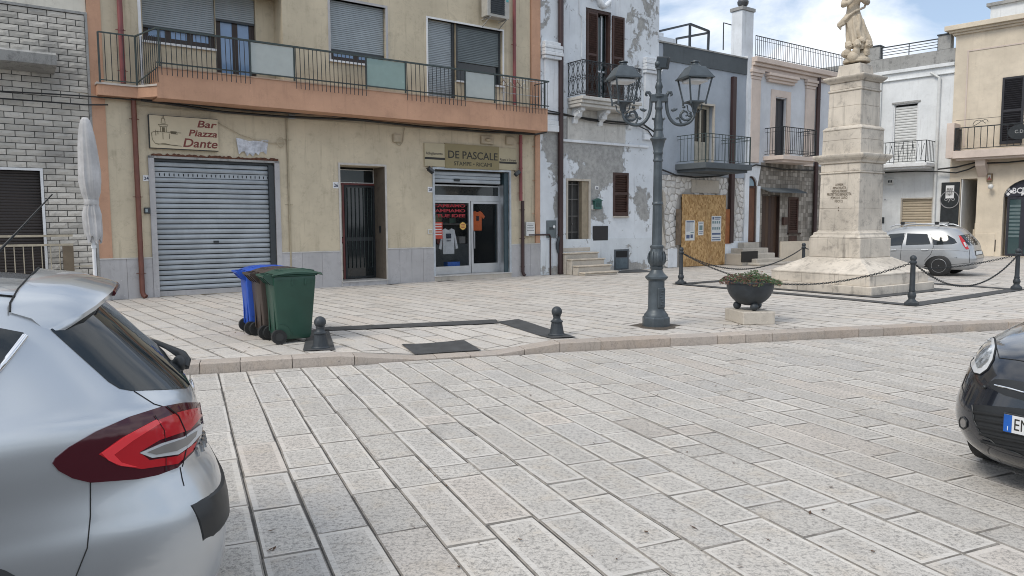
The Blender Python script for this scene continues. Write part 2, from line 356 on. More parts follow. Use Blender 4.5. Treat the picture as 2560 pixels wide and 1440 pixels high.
def slab_geo(poly, zf, margin, rn, chamf=.008):
    """one slab: chamfered rim, smooth margin, dressed field; poly counter-clockwise (Vector 2-D)"""
    o1 = inset(poly, chamf*rn.uniform(.6, 1.5))
    if not o1: return None
    o2 = inset(o1, margin) if margin else None
    tilt = (rn.uniform(-.004, .004), rn.uniform(-.004, .004)); c = sum(poly, Vector((0, 0)))/len(poly); dz = rn.uniform(-.0025, .0025)
    def Z(p): return zf(p.x, p.y)+dz+(p.x-c.x)*tilt[0]+(p.y-c.y)*tilt[1]
    vs, fs, mi = [], [], []
    n = len(poly); vs += [(p.x, p.y, Z(p)-.03) for p in poly]+[(p.x, p.y, Z(p)-.006) for p in poly]
    fs += [(i, (i+1) % n, n+(i+1) % n, n+i) for i in range(n)]; mi += [0]*n
    if len(o1) == n:
        b = len(vs); vs += [(p.x, p.y, Z(p)) for p in o1]; fs += [(n+i, n+(i+1) % n, b+(i+1) % n, b+i) for i in range(n)]; mi += [2]*n
    else: b = n; o1 = poly
    if o2 and len(o2) == len(o1):
        k = len(o1); b2 = len(vs); vs += [(p.x, p.y, Z(p)-.0012) for p in o2]
        fs += [(b+i, b+(i+1) % k, b2+(i+1) % k, b2+i) for i in range(k)]; mi += [0]*k; fs.append(list(range(b2, b2+k))); mi.append(1)
    else: fs.append(list(range(b, b+len(o1)))); mi.append(1)
    return vs, fs, mi
def pave(root, ang, wid, lens, gap, xr, yr, keep, clipf, zf, margin, mats, seed, limit, stuffname):
    rn = random.Random(seed); a = rad(ang); s = Vector((math.sin(a), math.cos(a))); r = Vector((s.y, -s.x))
    cs = [Vector((x, y)) for x in xr for y in yr]; rs = [c.dot(r) for c in cs]; ss = [c.dot(s) for c in cs]
    out = []; i = math.floor(min(rs)/wid)
    while i*wid < max(rs):
        t = min(ss)-rn.random()
        while t < max(ss):
            L = rn.choice(lens)*rn.uniform(.85, 1.15); r0, r1, s0, s1 = i*wid+gap/2, (i+1)*wid-gap/2, t, t+L-gap*.6; t += L
            jit = lambda: rn.uniform(-.005, .005)
            poly = [r*(a_+jit())+s*(b_+jit()) for a_, b_ in ((r0, s0), (r1, s0), (r1, s1), (r0, s1))]
            c = sum(poly, Vector((0, 0)))/4
            if not keep(c): continue
            poly = clipf(poly, c)
            if len(poly) < 3: continue
            ar = sum(poly[k].x*poly[(k+1) % len(poly)].y-poly[(k+1) % len(poly)].x*poly[k].y for k in range(len(poly)))/2
            if ar < 0: poly = poly[::-1]
            if abs(ar) < .012: continue
            x, y = proj((c.x, c.y, zf(c.x, c.y))); vis = -60 < x < 2620 and y < 1520
            out.append((abs(ar)/max(c.length, 1)**3 if vis else 0, poly, rn.random()))
        i += 1
    out.sort(key=lambda e: -e[0])
    far = MB()
    for k, (w, poly, tn) in enumerate(out):
        g = slab_geo(poly, zf, margin*rn.uniform(.6, 1.35) if (w and rn.random() < .8) else 0, rn, .007 if margin else .010)
        if not g: continue
        vs, fs, mi = g
        if k < limit and w > 0:
            link(bpy.data.objects.new('paving_slab', mesh('paving_slab', vs, fs, mats, mi, None, 0, tn)), root)
        else:
            b = len(far.v); far.add(vs, fs, 0, tn); far.m[-len(fs):] = mi
    o = far.build(stuffname, mats, root, tone=True); o['kind'] = 'stuff'; return o
def sheet(name, poly, z, mat):
    o = link(bpy.data.objects.new(name, mesh(name, [(x, y, z) for x, y in poly], [list(range(len(poly)))], mat))); o['kind'] = 'structure'; return o
road = sheet('road', [(-300, -300), (300, -300), (300, 300), (-300, 300)], -.010, m_joint)
def in_view(c, m=180):
    if c.y < 1.2: return False
    x, y = proj((c.x, c.y, 0)); return -m < x < 2560+m
def clip_road(poly, c):
    a, b = kerb_seg(c.x); d = (b-a).normalized(); return clip_half(poly, a+Vector((d.y, -d.x))*.012, Vector((d.y, -d.x)))
pave(road, -23.5, .312, [.3, .45, .6, .75, .9, 1.0], .010, (-5, 20), (1.2, 17), lambda c: in_view(c) and kerb_v(c.x, c.y) < .5 and c.y > 2.4, clip_road, lambda x, y: 0.0, .028, [m_road_edge, m_road_in, m_grime], 3, 300, 'more_road_slabs')
# the raised piazza
pz = [(p[0], p[1]) for p in KP]; pz = [(x, y+.2) for x, y in pz]
g_ = MB(); N_ = 60
piazza = bpy.data.objects.new('piazza_pavement', None)
vs_, fs_ = [], []
xs_ = [-16+i*.5 for i in range(0, 20)]+[-6+i*.15 for i in range(0, 61)]+[3.2+i*1.5 for i in range(0, 26)]
vsteps = [.15, .4, .8, 1.2, 1.6, 2.0, 2.4, 4, 10, 60]
for x in xs_:
    a, b = kerb_seg(x); y0 = a.y+(b.y-a.y)*(x-a.x)/(b.x-a.x)
    for v in vsteps: vs_.append((x, y0+v*1.04, zside(x, y0+v*1.04)-(.03 if -2.6 < x < 1.1 and v < 2.5 else .011)))
nv = len(vsteps)
for i in range(len(xs_)-1):
    for j in range(nv-1): fs_.append((i*nv+j, (i+1)*nv+j, (i+1)*nv+j+1, i*nv+j+1))
piazza = link(bpy.data.objects.new('piazza_pavement', mesh('piazza_pavement', vs_, fs_, m_joint))); piazza['kind'] = 'structure'
def keep_side(c):
    if not in_view(c, 120): return False
    p = Vector((c.x, c.y, 0))-A.o; q = Vector((c.x, c.y, 0))-B.o
    return kerb_v(c.x, c.y) > -.3 and p.dot(A.n) > -.3 and q.dot(B.n) > -.3
def clip_side(poly, c):
    a, b = kerb_seg(c.x); d = (b-a).normalized(); n = Vector((-d.y, d.x)); return clip_half(poly, a+n*.285, n)
pave(piazza, -38, .315, [.6, .8, 1.0, 1.25], .014, (-12, 30), (6, 40), keep_side, clip_side, zside, 0, [m_side, m_side, m_grime], 5, 300, 'more_piazza_slabs')
# kerb stones
rk = random.Random(11)
for i in range(len(KP)-1):
    a, b = Vector(KP[i]), Vector(KP[i+1]); d = (b-a).normalized(); n = Vector((-d.y, d.x)); L = (b-a).length; t = 0
    while t < L-.01:
        w = min(rk.choice([.45, .6, .75, .9, 1.05]), L-t)
        if L-t-w < .25: w = L-t
        p0, p1 = a+d*(t+.004), a+d*(t+w-.004); t += w
        if p1.x < -7 or p0.x > 17: continue
        m_ = MB(); e = rk.uniform(-.003, .003); K = 4; vs, fs = [], []
        for k in range(K+1):
            q = p0+(p1-p0)*k/K; zt = zside(q.x, q.y+.05)+.008+e
            for (v, z) in ((0+e, -.03), (0+e, zt-.012), (.012+e, zt), (.275, zt-.001), (.275, -.03)): r_ = q+n*v; vs.append((r_.x, r_.y, max(z, -.03)))
        for k in range(K):
            for j in range(4): fs.append((k*5+j, k*5+j+1, (k+1)*5+j+1, (k+1)*5+j))
        fs += [[0, 1, 2, 3, 4][::-1], [K*5+j for j in range(5)]]
        fs = [list(f)[::-1] for f in fs]
        link(bpy.data.objects.new('kerb_stone', mesh('kerb_stone', vs, fs, m_kerb, None, None, 0, rk.random())), piazza)
# dark stone bands let into the paving
def band(name, quad, n=10, up=.012):
    """quad: 4 ground points (x, y) draped on the pavement"""
    q = [Vector(p[:2]) for p in quad]; vs, fs = [], []
    for i in range(n+1):
        for j in range(3):
            p = (q[0]*(1-i/n)+q[1]*(i/n))*(1-j/2)+(q[3]*(1-i/n)+q[2]*(i/n))*(j/2); vs.append((p.x, p.y, zside(p.x, p.y)+up))
    for i in range(n):
        for j in range(2): fs.append((i*3+j, (i+1)*3+j, (i+1)*3+j+1, i*3+j+1))
    return link(bpy.data.objects.new(name, mesh(name, vs, fs, m_basalt)), piazza)
def band_px(name, pts, **k): return band(name, [Gs(*p) for p in pts], **k)
band_px('dark_stone_band', [(800, 829), (1247, 809), (1240, 800), (800, 820)])
band_px('dark_stone_band', [(1240, 806), (1378, 847), (1442, 845), (1296, 799)])
band_px('dark_stone_band', [(757, 879), (838, 876), (822, 826), (770, 826)])
band_px('dark_stone_band', [(1036, 887), (1203, 877), (1160, 852), (1003, 862)])
cM, cR, cL, cF = Vector((7.80, 14.60)), Vector((12.0, 17.82)), Vector((4.45, 19.75)), Vector((9.0, 23.2))
for p, q in ((cM, cR), (cM, cL), (cL, cF), (cR, cF)):
    d = (q-p).normalized(); n = Vector((-d.y, d.x)); band('dark_stone_band', [p-n*.17-d*.17, q-n*.17+d*.17, q+n*.17+d*.17, p+n*.17-d*.17], 4, .012 if p in (cM,) and q == cR else .0135)
mo, d1, d2 = Vector((8.22, 18.33)), Vector((-.571, .821)), Vector((.821, .571))
band('dark_stone_band', [mo-(d1+d2)*1.66, mo+(d2-d1)*1.66, mo+(d1+d2)*1.66, mo+(d1-d2)*1.66], 4, .0125)
# iron plates by the white house and the piazza
for pts in ([(1547, 683), (1640, 680), (1600, 674), (1540, 678)],): band_px('cellar_plate', pts)
# dead leaves and grit blown on the paving
m_leaf = plain('dead_leaf', (.10, .055, .03), .8, 0, .3)
lf = MB()
for k in range(260):
    px, py = rk.choice([(rk.uniform(420, 640), rk.uniform(800, 880)), (rk.uniform(560, 2400), rk.uniform(900, 1420)), (rk.uniform(1800, 2000), rk.uniform(812, 830)), (rk.uniform(1300, 2300), rk.uniform(700, 830))])
    p = G(px, py, 0) if py > 890 else Gs(px, py)
    if kerb_v(p.x, p.y) < 0: p.z = 0
    a = rk.uniform(0, 6.3); l, w = rk.uniform(.008, .03), rk.uniform(.004, .010); u_, v_ = Vector((math.cos(a), math.sin(a), .2)), Vector((-math.sin(a), math.cos(a), .1)); p = p+Vector((0, 0, .008))
    lf.add([p-u_*l, p+v_*w, p+u_*l, p-v_*w], [(0, 1, 2, 3)])
o = lf.build('leaf_litter', m_leaf); tag(o, 'small dead leaves and grit scattered over the pale paving', 'leaves', kind='stuff')
# ================================================================= HELPERS FOR FRONTS
def wall(name, mat, root, u0, u1, z0, z1, ops=(), off=0, thick=.45, back=True):
    """front at off with real openings; ops: (u0, u1, z0, z1, depth)"""
    us = sorted({u0, u1} | {min(max(v, u0), u1) for o in ops for v in o[:2]}); zs = sorted({z0, z1} | {min(max(v, z0), z1) for o in ops for v in o[2:4]})
    m = MB(); y = -off
    for a, b in zip(us, us[1:]):
        for c, d in zip(zs, zs[1:]):
            if b-a < 1e-4 or d-c < 1e-4: continue
            um, zm = (a+b)/2, (c+d)/2
            if any(o[0] < um < o[1] and o[2] < zm < o[3] for o in ops): continue
            m.add([(a, y, c), (b, y, c), (b, y, d), (a, y, d)], [(0, 1, 2, 3)])
    for (a, b, c, d, dp) in ops:
        e = y+dp
        m.add([(a, y, c), (a, e, c), (a, e, d), (a, y, d)], [(0, 1, 2, 3)]); m.add([(b, y, c), (b, y, d), (b, e, d), (b, e, c)], [(0, 1, 2, 3)])
        m.add([(a, y, d), (a, e, d), (b, e, d), (b, y, d)], [(0, 1, 2, 3)]); m.add([(a, y, c), (b, y, c), (b, e, c), (a, e, c)], [(0, 1, 2, 3)])
    t = y+thick
    m.add([(u0, y, z0), (u0, y, z1), (u0, t, z1), (u0, t, z0)], [(0, 1, 2, 3)]); m.add([(u1, y, z0), (u1, t, z0), (u1, t, z1), (u1, y, z1)], [(0, 1, 2, 3)])
    m.add([(u0, y, z1), (u1, y, z1), (u1, t, z1), (u0, t, z1)], [(0, 1, 2, 3)])
    return m.build(name, mat, root)
def roof_body(root, u0, u1, z1, depth, mat, off=0):
    m = MB(); m.box(u0+.02, u1-.02, .46-off, depth, .0, z1); return m.build('house_body', mat, root)
def trim(name, mat, root, rects, y0, y1, bevel=0):
    m = MB()
    for (a, b, c, d) in rects: m.box(a, b, y0, y1, c, d)
    return m.build(name, mat, root, bevel=bevel)
def frame_rect(name, mat, root, r, w, y0, y1, sides='lrtb'):
    a, b, c, d = r; m = MB()
    if 'l' in sides: m.box(a, a+w, y0, y1, c, d)
    if 'r' in sides: m.box(b-w, b, y0, y1, c, d)
    if 't' in sides: m.box(a+w, b-w, y0+.001, y1, d-w, d)
    if 'b' in sides: m.box(a+w, b-w, y0+.001, y1, c, c+w)
    return m.build(name, mat, root)
def roller(name, mat, root, r, y, pitch=.052, bulge=.010):
    """roller blind: one curtain of rounded slats"""
    a, b, c, d = r; n = max(1, round((d-c)/pitch)); vs, fs = [], []; prof = []
    for i in range(n):
        z = c+(d-c)*i/n; h = (d-c)/n
        for k, (f, q) in enumerate(((.0, -1.2), (.10, -1.2), (.14, .7), (.4, 1), (.75, 1), (.96, .6))): prof.append((z+h*f, y-bulge*q))
    prof.append((d, y))
    for z, yy in prof: vs += [(a, yy, z), (b, yy, z)]
    fs = [(2*i, 2*i+1, 2*i+3, 2*i+2) for i in range(len(prof)-1)]
    m = MB(); m.add(vs, fs); return m.build(name, mat, root)
def slats(name, mat, root, r, y, n, thick=.02, tiltd=28, gapf=.25):
    """separate slats, each its own piece sharing one mesh"""
    a, b, c, d = r; h = (d-c)/n; w = h*(1-gapf)
    M = Matrix.Rotation(rad(tiltd), 4, 'X'); mb = MB(); mb.box(-(b-a)/2, (b-a)/2, -thick/2, thick/2, -w/2, w/2, M=M)
    me = mesh(name, mb.v, mb.f, mat); o0 = root_off(root)
    copies(me, name, root, [Vector(((a+b)/2, y, c+h*(i+.5)))-o0 for i in range(n)])
def louvre(root, r, y, mat, rows=(.5,), n=12, name='shutter', fw=.06, dep=.05):
    """louvred shutter leaf: frame with real slats"""
    a, b, c, d = r; m = MB(); m.box(a, a+fw, y, y+dep, c, d); m.box(b-fw, b, y, y+dep, c, d)
    zs = [c]+[c+(d-c)*q for q in rows]+[d]
    m.box(a+fw, b-fw, y+.002, y+dep, d-fw, d); m.box(a+fw, b-fw, y+.002, y+dep, c, c+fw*1.6)
    for q in zs[1:-1]: m.box(a+fw, b-fw, y+.002, y+dep, q-fw*.6, q+fw*.6)
    m.box(a+fw, b-fw, y+dep-.006, y+dep-.002, c+fw, d-fw)
    f = m.build(name, mat, root)
    for i in range(len(zs)-1):
        lo = zs[i]+(fw*1.6 if i == 0 else fw*.6); hi = zs[i+1]-(fw if i == len(zs)-2 else fw*.6)
        slats('slat', mat, f, (a+fw, b-fw, lo, hi), y+dep*.42, max(3, round(n*(hi-lo)/(d-c))), .008, 35, .12)
    return f
def cable(name, label, pts, r=.012, mat=None, group=None):
    m = MB(); m.tube(pts, r, 6); o = m.build(name, mat or m_cable, smooth=50)
    return tag(o, label, 'cable', group)
def sagline(p, q, sag, n=14):
    p, q = Vector(p), Vector(q); return [p+(q-p)*i/n-Vector((0, 0, sag*4*(i/n)*(1-i/n))) for i in range(n+1)]
def Apx(px, py, off, plane=None):
    pln = plane or A; u, z = pln(px, py, off); return pln.P(u, off, z)
def bars_between(root, name, mat, p, q, n, z0, z1, r=.007, ends=True, lean=0):
    """upright bars from plan point p to q (u, y)"""
    p, q = Vector(p), Vector(q); m = MB(); m.tube([(0, -lean, z0-z1), (0, 0, 0)], r, 6); me = mesh(name, m.v, m.f, mat, None, 60); o0 = root_off(root)
    ks = range(n) if ends else range(1, n-1)
    copies(me, name, root, [Vector((*(p+(q-p)*k/(n-1)), z1))-o0 for k in ks])
def number_plate(txt, label, r, y=-.012, plane=A):
    a, b, c, d = r; t = on_front('house_number_plate', label, 'house number', plane, (a+b)/2, c)
    m = MB(); m.box(a, b, y, .0, c, d); m.build('plate', m_whitepaint, t, bevel=.002); text('numerals', txt, (d-c)*.72, m_numeral, t, ((a+b)/2, y-.002, c+(d-c)*.24), align='CENTER', bold=.002)
m_numeral = plain('dark_blue_ink', (.02, .03, .07), .5)
# ================================================================= BRICK-CLAD HOUSE
uB = A.U(233, 350)
brick_house = on_front('brick_house', 'house clad in pale grey brick slips, left edge of the row', 'house', A, uB)
wr = A.R(-40, 108, 425, 720); wr = (wr[0]-.35, wr[1], .5, wr[3])
zbt = A(100, 22)[1]
wall('wall', plain('brick_joint', (.06, .058, .054), .95, 0, .3, 5), brick_house, -9, uB, .12, zbt, [(*wr, .3)], thick=.5)
wall('parapet', plaster('cream_white_parapet', (.66, .63, .55), (.36, .33, .28), .35, .4), brick_house, -9, uB-.01, zbt+.05, 8.2, off=-.03)
trim('coping_strip', m_concrete, brick_house, [(-9, uB, zbt, zbt+.05)], -.035, .2)
m = MB(); m.box(-9, uB-.02, .5, 8, .12, 8.15); m.build('house_body', m_white, brick_house)
tb = NT('brick_slip'); v_ = tb.obj(); oi = tb.n('ObjectInfo').outputs['Random']; f1 = tb.noise(tb.pos(), 9, 6, .7); f2 = tb.noise(tb.pos(), .9, 4, .6)
c_ = tb.mix(oi, (.42, .40, .36), (.60, .57, .515)); c_ = tb.mix(tb.math('MULTIPLY', tb.ramp(f1, .5, .75), .5), c_, (.2, .19, .18)); c_ = tb.mix(tb.math('MULTIPLY', tb.ramp(f2, .5, .7), .45), c_, (.17, .17, .17))
m_brick = tb.done(c_, .85, 0, f1, .6, .012, .25)
rb = random.Random(5)
def brick_mesh(L, hgt):
    nx, nz = 4, 2; vs, fs = [], []
    for j in range(nz+1):
        for i in range(nx+1):
            e = i in (0, nx) or j in (0, nz); vs.append((L*i/nx, -.008 if e else -rb.uniform(.010, .024), hgt*j/nz))
    w = nx+1; fs = [(j*w+i, j*w+i+1, (j+1)*w+i+1, (j+1)*w+i) for j in range(nz) for i in range(nx)]
    ring = [i for i in range(w)]+[j*w+nx for j in range(1, nz+1)]+[nz*w+i for i in range(nx-1, -1, -1)]+[j*w for j in range(nz-1, 0, -1)]
    b = len(vs); vs += [(vs[i][0], .003, vs[i][2]) for i in ring]; n = len(ring)
    fs += [(ring[k], b+k, b+(k+1) % n, ring[(k+1) % n]) for k in range(n)]
    return vs, fs
CO, BL, JT = .1235, .335, .015
bvar = []
for k in range(5):
    vs, fs = brick_mesh(BL-JT, CO-JT); bvar.append(mesh('brick', vs, fs, m_brick))
far_b = MB(); o0 = root_off(brick_house); row = 0; z = zbt-CO
edge = uB-.05
while z > -.0:
    x1 = edge-(BL/2 if row % 2 else 0)
    cells = [(edge-BL/2, edge)] if row % 2 else []
    while x1 > -6: cells.append((x1-BL, x1)); x1 -= BL
    for (a, b) in cells:
        zt, zb = z+CO-JT, max(z, .125)
        if zt-zb < .03: continue
        segs = [(a+JT/2, b-JT/2)]
        if zt > wr[2]-.05 and zb < wr[3]+.05:
            segs = [(p, min(q, wr[0]-.06)) if p < wr[0] else (max(p, wr[1]+.06), q) for p, q in segs]
        for p, q in segs:
            if q-p < .03: continue
            if p < -2.75:
                vs, fs = brick_mesh(q-p, zt-zb); far_b.add([(x+p, y, zz_+zb) for x, y, zz_ in vs], fs); continue
            full = abs((q-p)-(BL-JT)) < .002 and abs(zt-zb-(CO-JT)) < .002
            if full: me = rb.choice(bvar)
            else: vs, fs = brick_mesh(q-p, zt-zb); me = mesh('brick', vs, fs, m_brick)
            o = bpy.data.objects.new('brick', me); link(o, brick_house); o.location = Vector((p, 0, zb))-o0
    z -= CO; row += 1
o = far_b.build('bricks_beyond', m_brick, brick_house); o['kind'] = 'stuff'
trim('corner_strip', m_concrete, brick_house, [(edge+.002, uB+.0, .12, zbt)], -.03, .1)
w = frame_rect('window', m_whitepaint, brick_house, (wr[0]-.05, wr[1]+.05, wr[2], wr[3]+.05), .05, -.03, .12)
roller('roller_blind', m_rollerdark, w, (wr[0], wr[1], wr[2], wr[3]), .12, .06, .012)
# stained concrete canopy over the window
ul, ur = -4.5, A.U(140, 150, .5); zt = A(100, 130, .5)[1]; zb = A(100, 165, .5)[1]
cn_ = MB(); cn_.prism([(ul, -.55, zt), (ul, -.62, zt-.05), (ul, -.58, zb+.03), (ul, -.5, zb), (ul, .05, zb-.06), (ul, .05, zt+.02)], (ur-ul, 0, 0)); cn_.build('concrete_canopy', m_concrete, brick_house)
# cream iron railing in front of the window
rl = on_front('iron_railing', 'low cream painted iron railing below the dark roller blind', 'railing', A, -1.2, .12, .35)
m_creamiron = plain('cream_iron', (.42, .37, .28), .5, .1, .15)
m_bronze = plain('bronze_post', (.16, .125, .085), .45, .3, .15, 4)
yr_ = -.35; z1 = A(90, 590, .35)[1]; z2 = A(90, 613, .35)[1]; z3 = A(210, 665, .35)[1]; ue = A.U(182, 600, .35); uf = A.U(240, 660, .35)
for zc in (z1, z2): m = MB(); m.box(-4.5, ue, yr_-.015, yr_+.015, zc-.022, zc+.022); m.build('rail', m_creamiron, rl)
m = MB(); m.box(ue+.002, uf, yr_-.012, yr_+.012, z3-.012, z3+.012); m.build('rail', m_creamiron, rl)
m = MB(); m.box(A.U(158, 650, .35), ue-.002, yr_-.05, yr_+.05, .125, z2-.024); m.build('post', m_bronze, rl)
bars_between(rl, 'bar', m_creamiron, (-4.4, yr_), (A.U(150, 650, .35), yr_), 22, .13, z2-.01, .010)
# ================================================================= APARTMENT HOUSE
uE = A.U(1349, 560)
apt = on_front('apartment_house', 'cream apartment house with orange balcony above bar and shop', 'house', A, uB)
gar = A.R(392, 690, 402, 742); gar = (gar[0], gar[1], .12, gar[3])
d26 = A.R(853, 964, 415, 710); d26 = (d26[0], d26[1], .12, d26[3])
shp = A.R(1087, 1273, 427, 686); shp = (shp[0], shp[1], .12, shp[3])
ZF = 4.74
rec = (A.U(348, 60), A.U(707, 100), ZF, 7.25)
w2 = A.R(826, 964, 8, 158); w3 = A.R(1070, 1256, 62, 232); w3d = (w3[0], A.U(1140, 150), ZF, w3[3]); w3w = (w3d[1], w3[1], A(1200, 208)[1], w3[3])
wall('wall', m_cream, apt, uB+.26, uE-.36, .12, 11, [(*gar, .35), (*d26, .75), (*shp, .55), (*rec, .6), (*w2, .3), (*w3d, .25), (*w3w, .25)], thick=.8)
m = MB(); m.box(uB, uB+.258, -.02, .8, .12, 11); m.build('orange_pilaster', m_orange, apt)
m = MB(); m.box(uE-.36, uE, .02, .8, .12, 11); m.build('corner_wall', m_cream, apt)
m = MB(); m.box(uE-.17, uE+.0, -.03, .018, 1.12, 4.44); m.box(uE-.34, uE, -.05, .018, 5.0, 11); m.build('orange_pilaster', m_orange, apt)
m = MB(); m.box(uB+.02, shp[0]-.05, .8, 11, .12, 10.9); m.build('house_body', m_cream, apt); m = MB(); m.box(shp[1]+.05, uE-.02, .8, 11, .12, 10.9); m.build('house_body', m_cream, apt); m = MB(); m.box(shp[0]-.049, shp[1]+.049, .8, 11, shp[3]+.1, 10.9); m.build('house_body', m_cream, apt); m = MB(); m.box(shp[0]-.049, shp[1]+.049, 2.7, 11, .12, shp[3]+.099); m.build('house_body', m_cream, apt)
# marble skirting, slab by slab
def dado(u0, u1, z1, n):
    for k in range(n):
        a, b = u0+(u1-u0)*k/n, u0+(u1-u0)*(k+1)/n; m = MB(); m.box(a+.002, b-.002, -.028, .01, .115, z1); m.build('marble_panel', m_marble, apt, bevel=.003)
    m = MB(); m.box(u0, u1, -.04, .01, z1, z1+.025); m.build('marble_cap', plain('pale_marble', (.52, .51, .49), .4), apt)
dado(uB+.0, gar[0]-.12, 1.0, 2); dado(gar[1]+.12, d26[0]-.03, 1.03, 3); dado(d26[1]+.03, shp[0]-.03, 1.06, 4); dado(shp[1]+.03, uE, 1.09, 3)
# balcony: low slab on the left, high orange fascia on the main run
uL0, uL1, uM0, uM1 = A.U(243, 205, .25), A.U(342, 212, .25), A.U(392, 200, .72), A.U(1369, 300, .72)
bz0, bz1 = 4.452, 5.085
bal = MB(); bal.prism([(uM0, .1, bz0), (uM1, .1, bz0), (uM1, -.72, bz0), (uM0, -.72, bz0)], (0, 0, bz1-bz0)); bal.build('balcony_fascia', m_orange, apt)
m = MB(); m.prism([(uL0, .1, ZF-.26), (uM0-.002, .1, ZF-.26), (uM0-.002, -.70, ZF-.26), (uL1, -.25, ZF-.26), (uL0, -.25, ZF-.26)], (0, 0, .22)); m.build('balcony_slab', m_orange, apt)
m = MB(); m.prism([(uL0-.02, .1, ZF-.039), (uM0-.003, .1, ZF-.039), (uM0-.003, -.74, ZF-.039), (uL1, -.28, ZF-.039), (uL0-.02, -.28, ZF-.039)], (0, 0, .04)); m.build('balcony_edge', plain('pale_edge_stone', (.5, .46, .42), .6), apt)
m = MB(); m.box(uM0, uM1, -.74, .1, bz1+.001, bz1+.03); m.build('balcony_coping', plain('balcony_coping', (.42, .30, .22), .7), apt)
# balcony railing
rlg = on_front('balcony_railing', 'long dark green iron balcony railing with frosted glass panels', 'railing', A, uM0, bz1, .72)
zr = A(880, 137, .74)[1]; yb = -.745; zb_ = bz1+.10
m = MB(); m.box(uM0, uM1+.03, yb-.022, yb+.022, zr-.02, zr+.02); m.build('handrail', m_green_iron, rlg)
m = MB(); m.box(uM0, uM1+.03, yb-.014, yb+.014, zb_-.014, zb_+.014); m.build('bottom_rail', m_green_iron, rlg)
posts = [398, 626, 736, 916, 1014, 1163, 1237, 1362]
pu = [A.U(x, 100+(x-395)*.128+40, .745) for x in posts]
for k, u in enumerate(pu): m = MB(); m.box(u-.018, u+.018, yb-.016, yb+.018, bz1+.03, zr-.02); m.build('post', m_green_iron, rlg)
for (i, j, n) in ((0, 1, 19), (2, 3, 18), (4, 5, 15), (6, 7, 16)):
    a, b = pu[i]+.03, pu[j]-.03
    bars_between(rlg, 'bar', m_iron, (a, yb-.02), (b, yb-.02), n, bz1-.16, zr-.022, .0085, lean=.03)
for (i, j, mt) in ((1, 2, m_frost), (3, 4, m_frostgreen), (5, 6, m_frost)):
    m = MB(); m.box(pu[i]+.02, pu[j]-.02, yb-.006, yb+.006, zb_+.016, zr-.03); m.build('glass_panel', mt, rlg)
# return of the railing at the right end and its left low run
m = MB(); m.tube([(uM1+.03, yb, zr), (uM1+.03, -.05, zr)], .018, 4); m.build('handrail', m_green_iron, rlg); bars_between(rlg, 'bar', m_iron, (uM1+.03, yb+.08), (uM1+.03, -.08), 5, bz1-.12, zr-.01, .0085)
zl = A(300, 86, .28)[1]; P0, P1, P2, P3 = (uL0+.05, -.28), (uL1, -.28), (uM0+.02, yb), (uL0+.05, -.03)
for (p, q, n, za, zb2) in ((P0, P1, 7, zl, zl), (P1, P2, 11, zl, zr)):
    m = MB(); m.tube([(*p, za), (*q, zb2)], .02, 4); m.build('handrail', m_green_iron, rlg)
    m = MB(); m.tube([(*p, ZF+.05), (*q, ZF+.05+(.3 if q == P2 else 0))], .014, 4); m.build('bottom_rail', m_green_iron, rlg)
    bars_between(rlg, 'bar', m_iron, p, q, n, ZF+.03, zl-.01, .0085)
for p in (P0, P1): m = MB(); m.box(p[0]-.018, p[0]+.018, p[1]-.018, p[1]+.018, ZF, zl); m.build('post', m_green_iron, rlg)
# recess with window and balcony door
yw = .6
wl = A.R(354, 536, -80, 100, -.6); dr = A.R(541, 638, -80, 160, -.6); wz0 = A(450, 112, -.6)[1]
wi = (wl[0], wl[1], wz0, 7.2); do_ = (wl[1]+.01, dr[1], ZF+.02, 7.2)
wall('recess_wall', m_cream, apt, rec[0], rec[1], ZF, 7.25, [(*wi, .2), (do_[0], do_[1], ZF, 7.2, .2)], off=-.6, thick=.1)
def win(root, r, y, blind_z, panes, mat_blind=m_roller, wood=m_darkwood, glz=m_glassblue, fw=.07):
    a, b, c, d = r; f = frame_rect('window', wood, root, (a, b, c, d), fw, y, y+.06)
    n = panes; pw = (b-a-2*fw)/n
    for k in range(n):
        p, q = a+fw+pw*k, a+fw+pw*(k+1)
        frame_rect('sash', wood, f, (p, q, c+fw, d-fw), .065, y+.01, y+.05)
        m = MB(); m.box(p+.065, q-.065, y+.028, y+.034, c+fw+.065, d-fw-.065); m.build('pane', glz, f)
        m = MB(); N = 14
        vs = [(p+.065+(q-p-.13)*i/N, y+.10+.012*math.sin(i*2.1), zz_) for i in range(N+1) for zz_ in (c+fw, d-fw)]; m.add(vs, [(2*i, 2*i+2, 2*i+3, 2*i+1) for i in range(N)]); m.build('curtain', m_curtain, f)
    m = MB(); m.box(a, b, y+.14, y+.15, c, d); m.build('backing', m_dark, f)
    if blind_z: roller('roller_blind', mat_blind, f, (a+.01, b-.01, blind_z, d), y-.03, .048, .012); m = MB(); m.box(a+.01, b-.01, y-.045, y-.02, blind_z-.05, blind_z-.002); m.build('bottom_bar', m_shutterD, f)
    return f
win(apt, wi, yw+.10, A(445, 72, -.6)[1], 3); win(apt, do_, yw+.10, A(590, 52, -.6)[1], 2)
trim('window_sill', m_whitepaint, apt, [(wi[0]-.05, wi[1], wz0-.05, wz0-.002)], yw-.06, yw+.14)
frame_rect('window_surround', m_whitepaint, apt, (rec[0]-.02, rec[1], ZF, 7.25), .06, -.02, .02, 'l')
win(apt, w2, .16, A(890, 128)[1], 2); trim('window_sill', m_whitepaint, apt, [(w2[0]-.06, w2[1]+.02, w2[2]-.05, w2[2]-.002)], -.06, .2)
frame_rect('window_surround', m_marble, apt, (w2[0]-.06, w2[1]+.06, w2[2], w2[3]+.06), .06, -.02, .3, 'lrt')
roller('roller_blind', m_roller, apt, (w3d[0], w3d[1]-.06, ZF+.3, w3d[3]), .14, .048, .012)
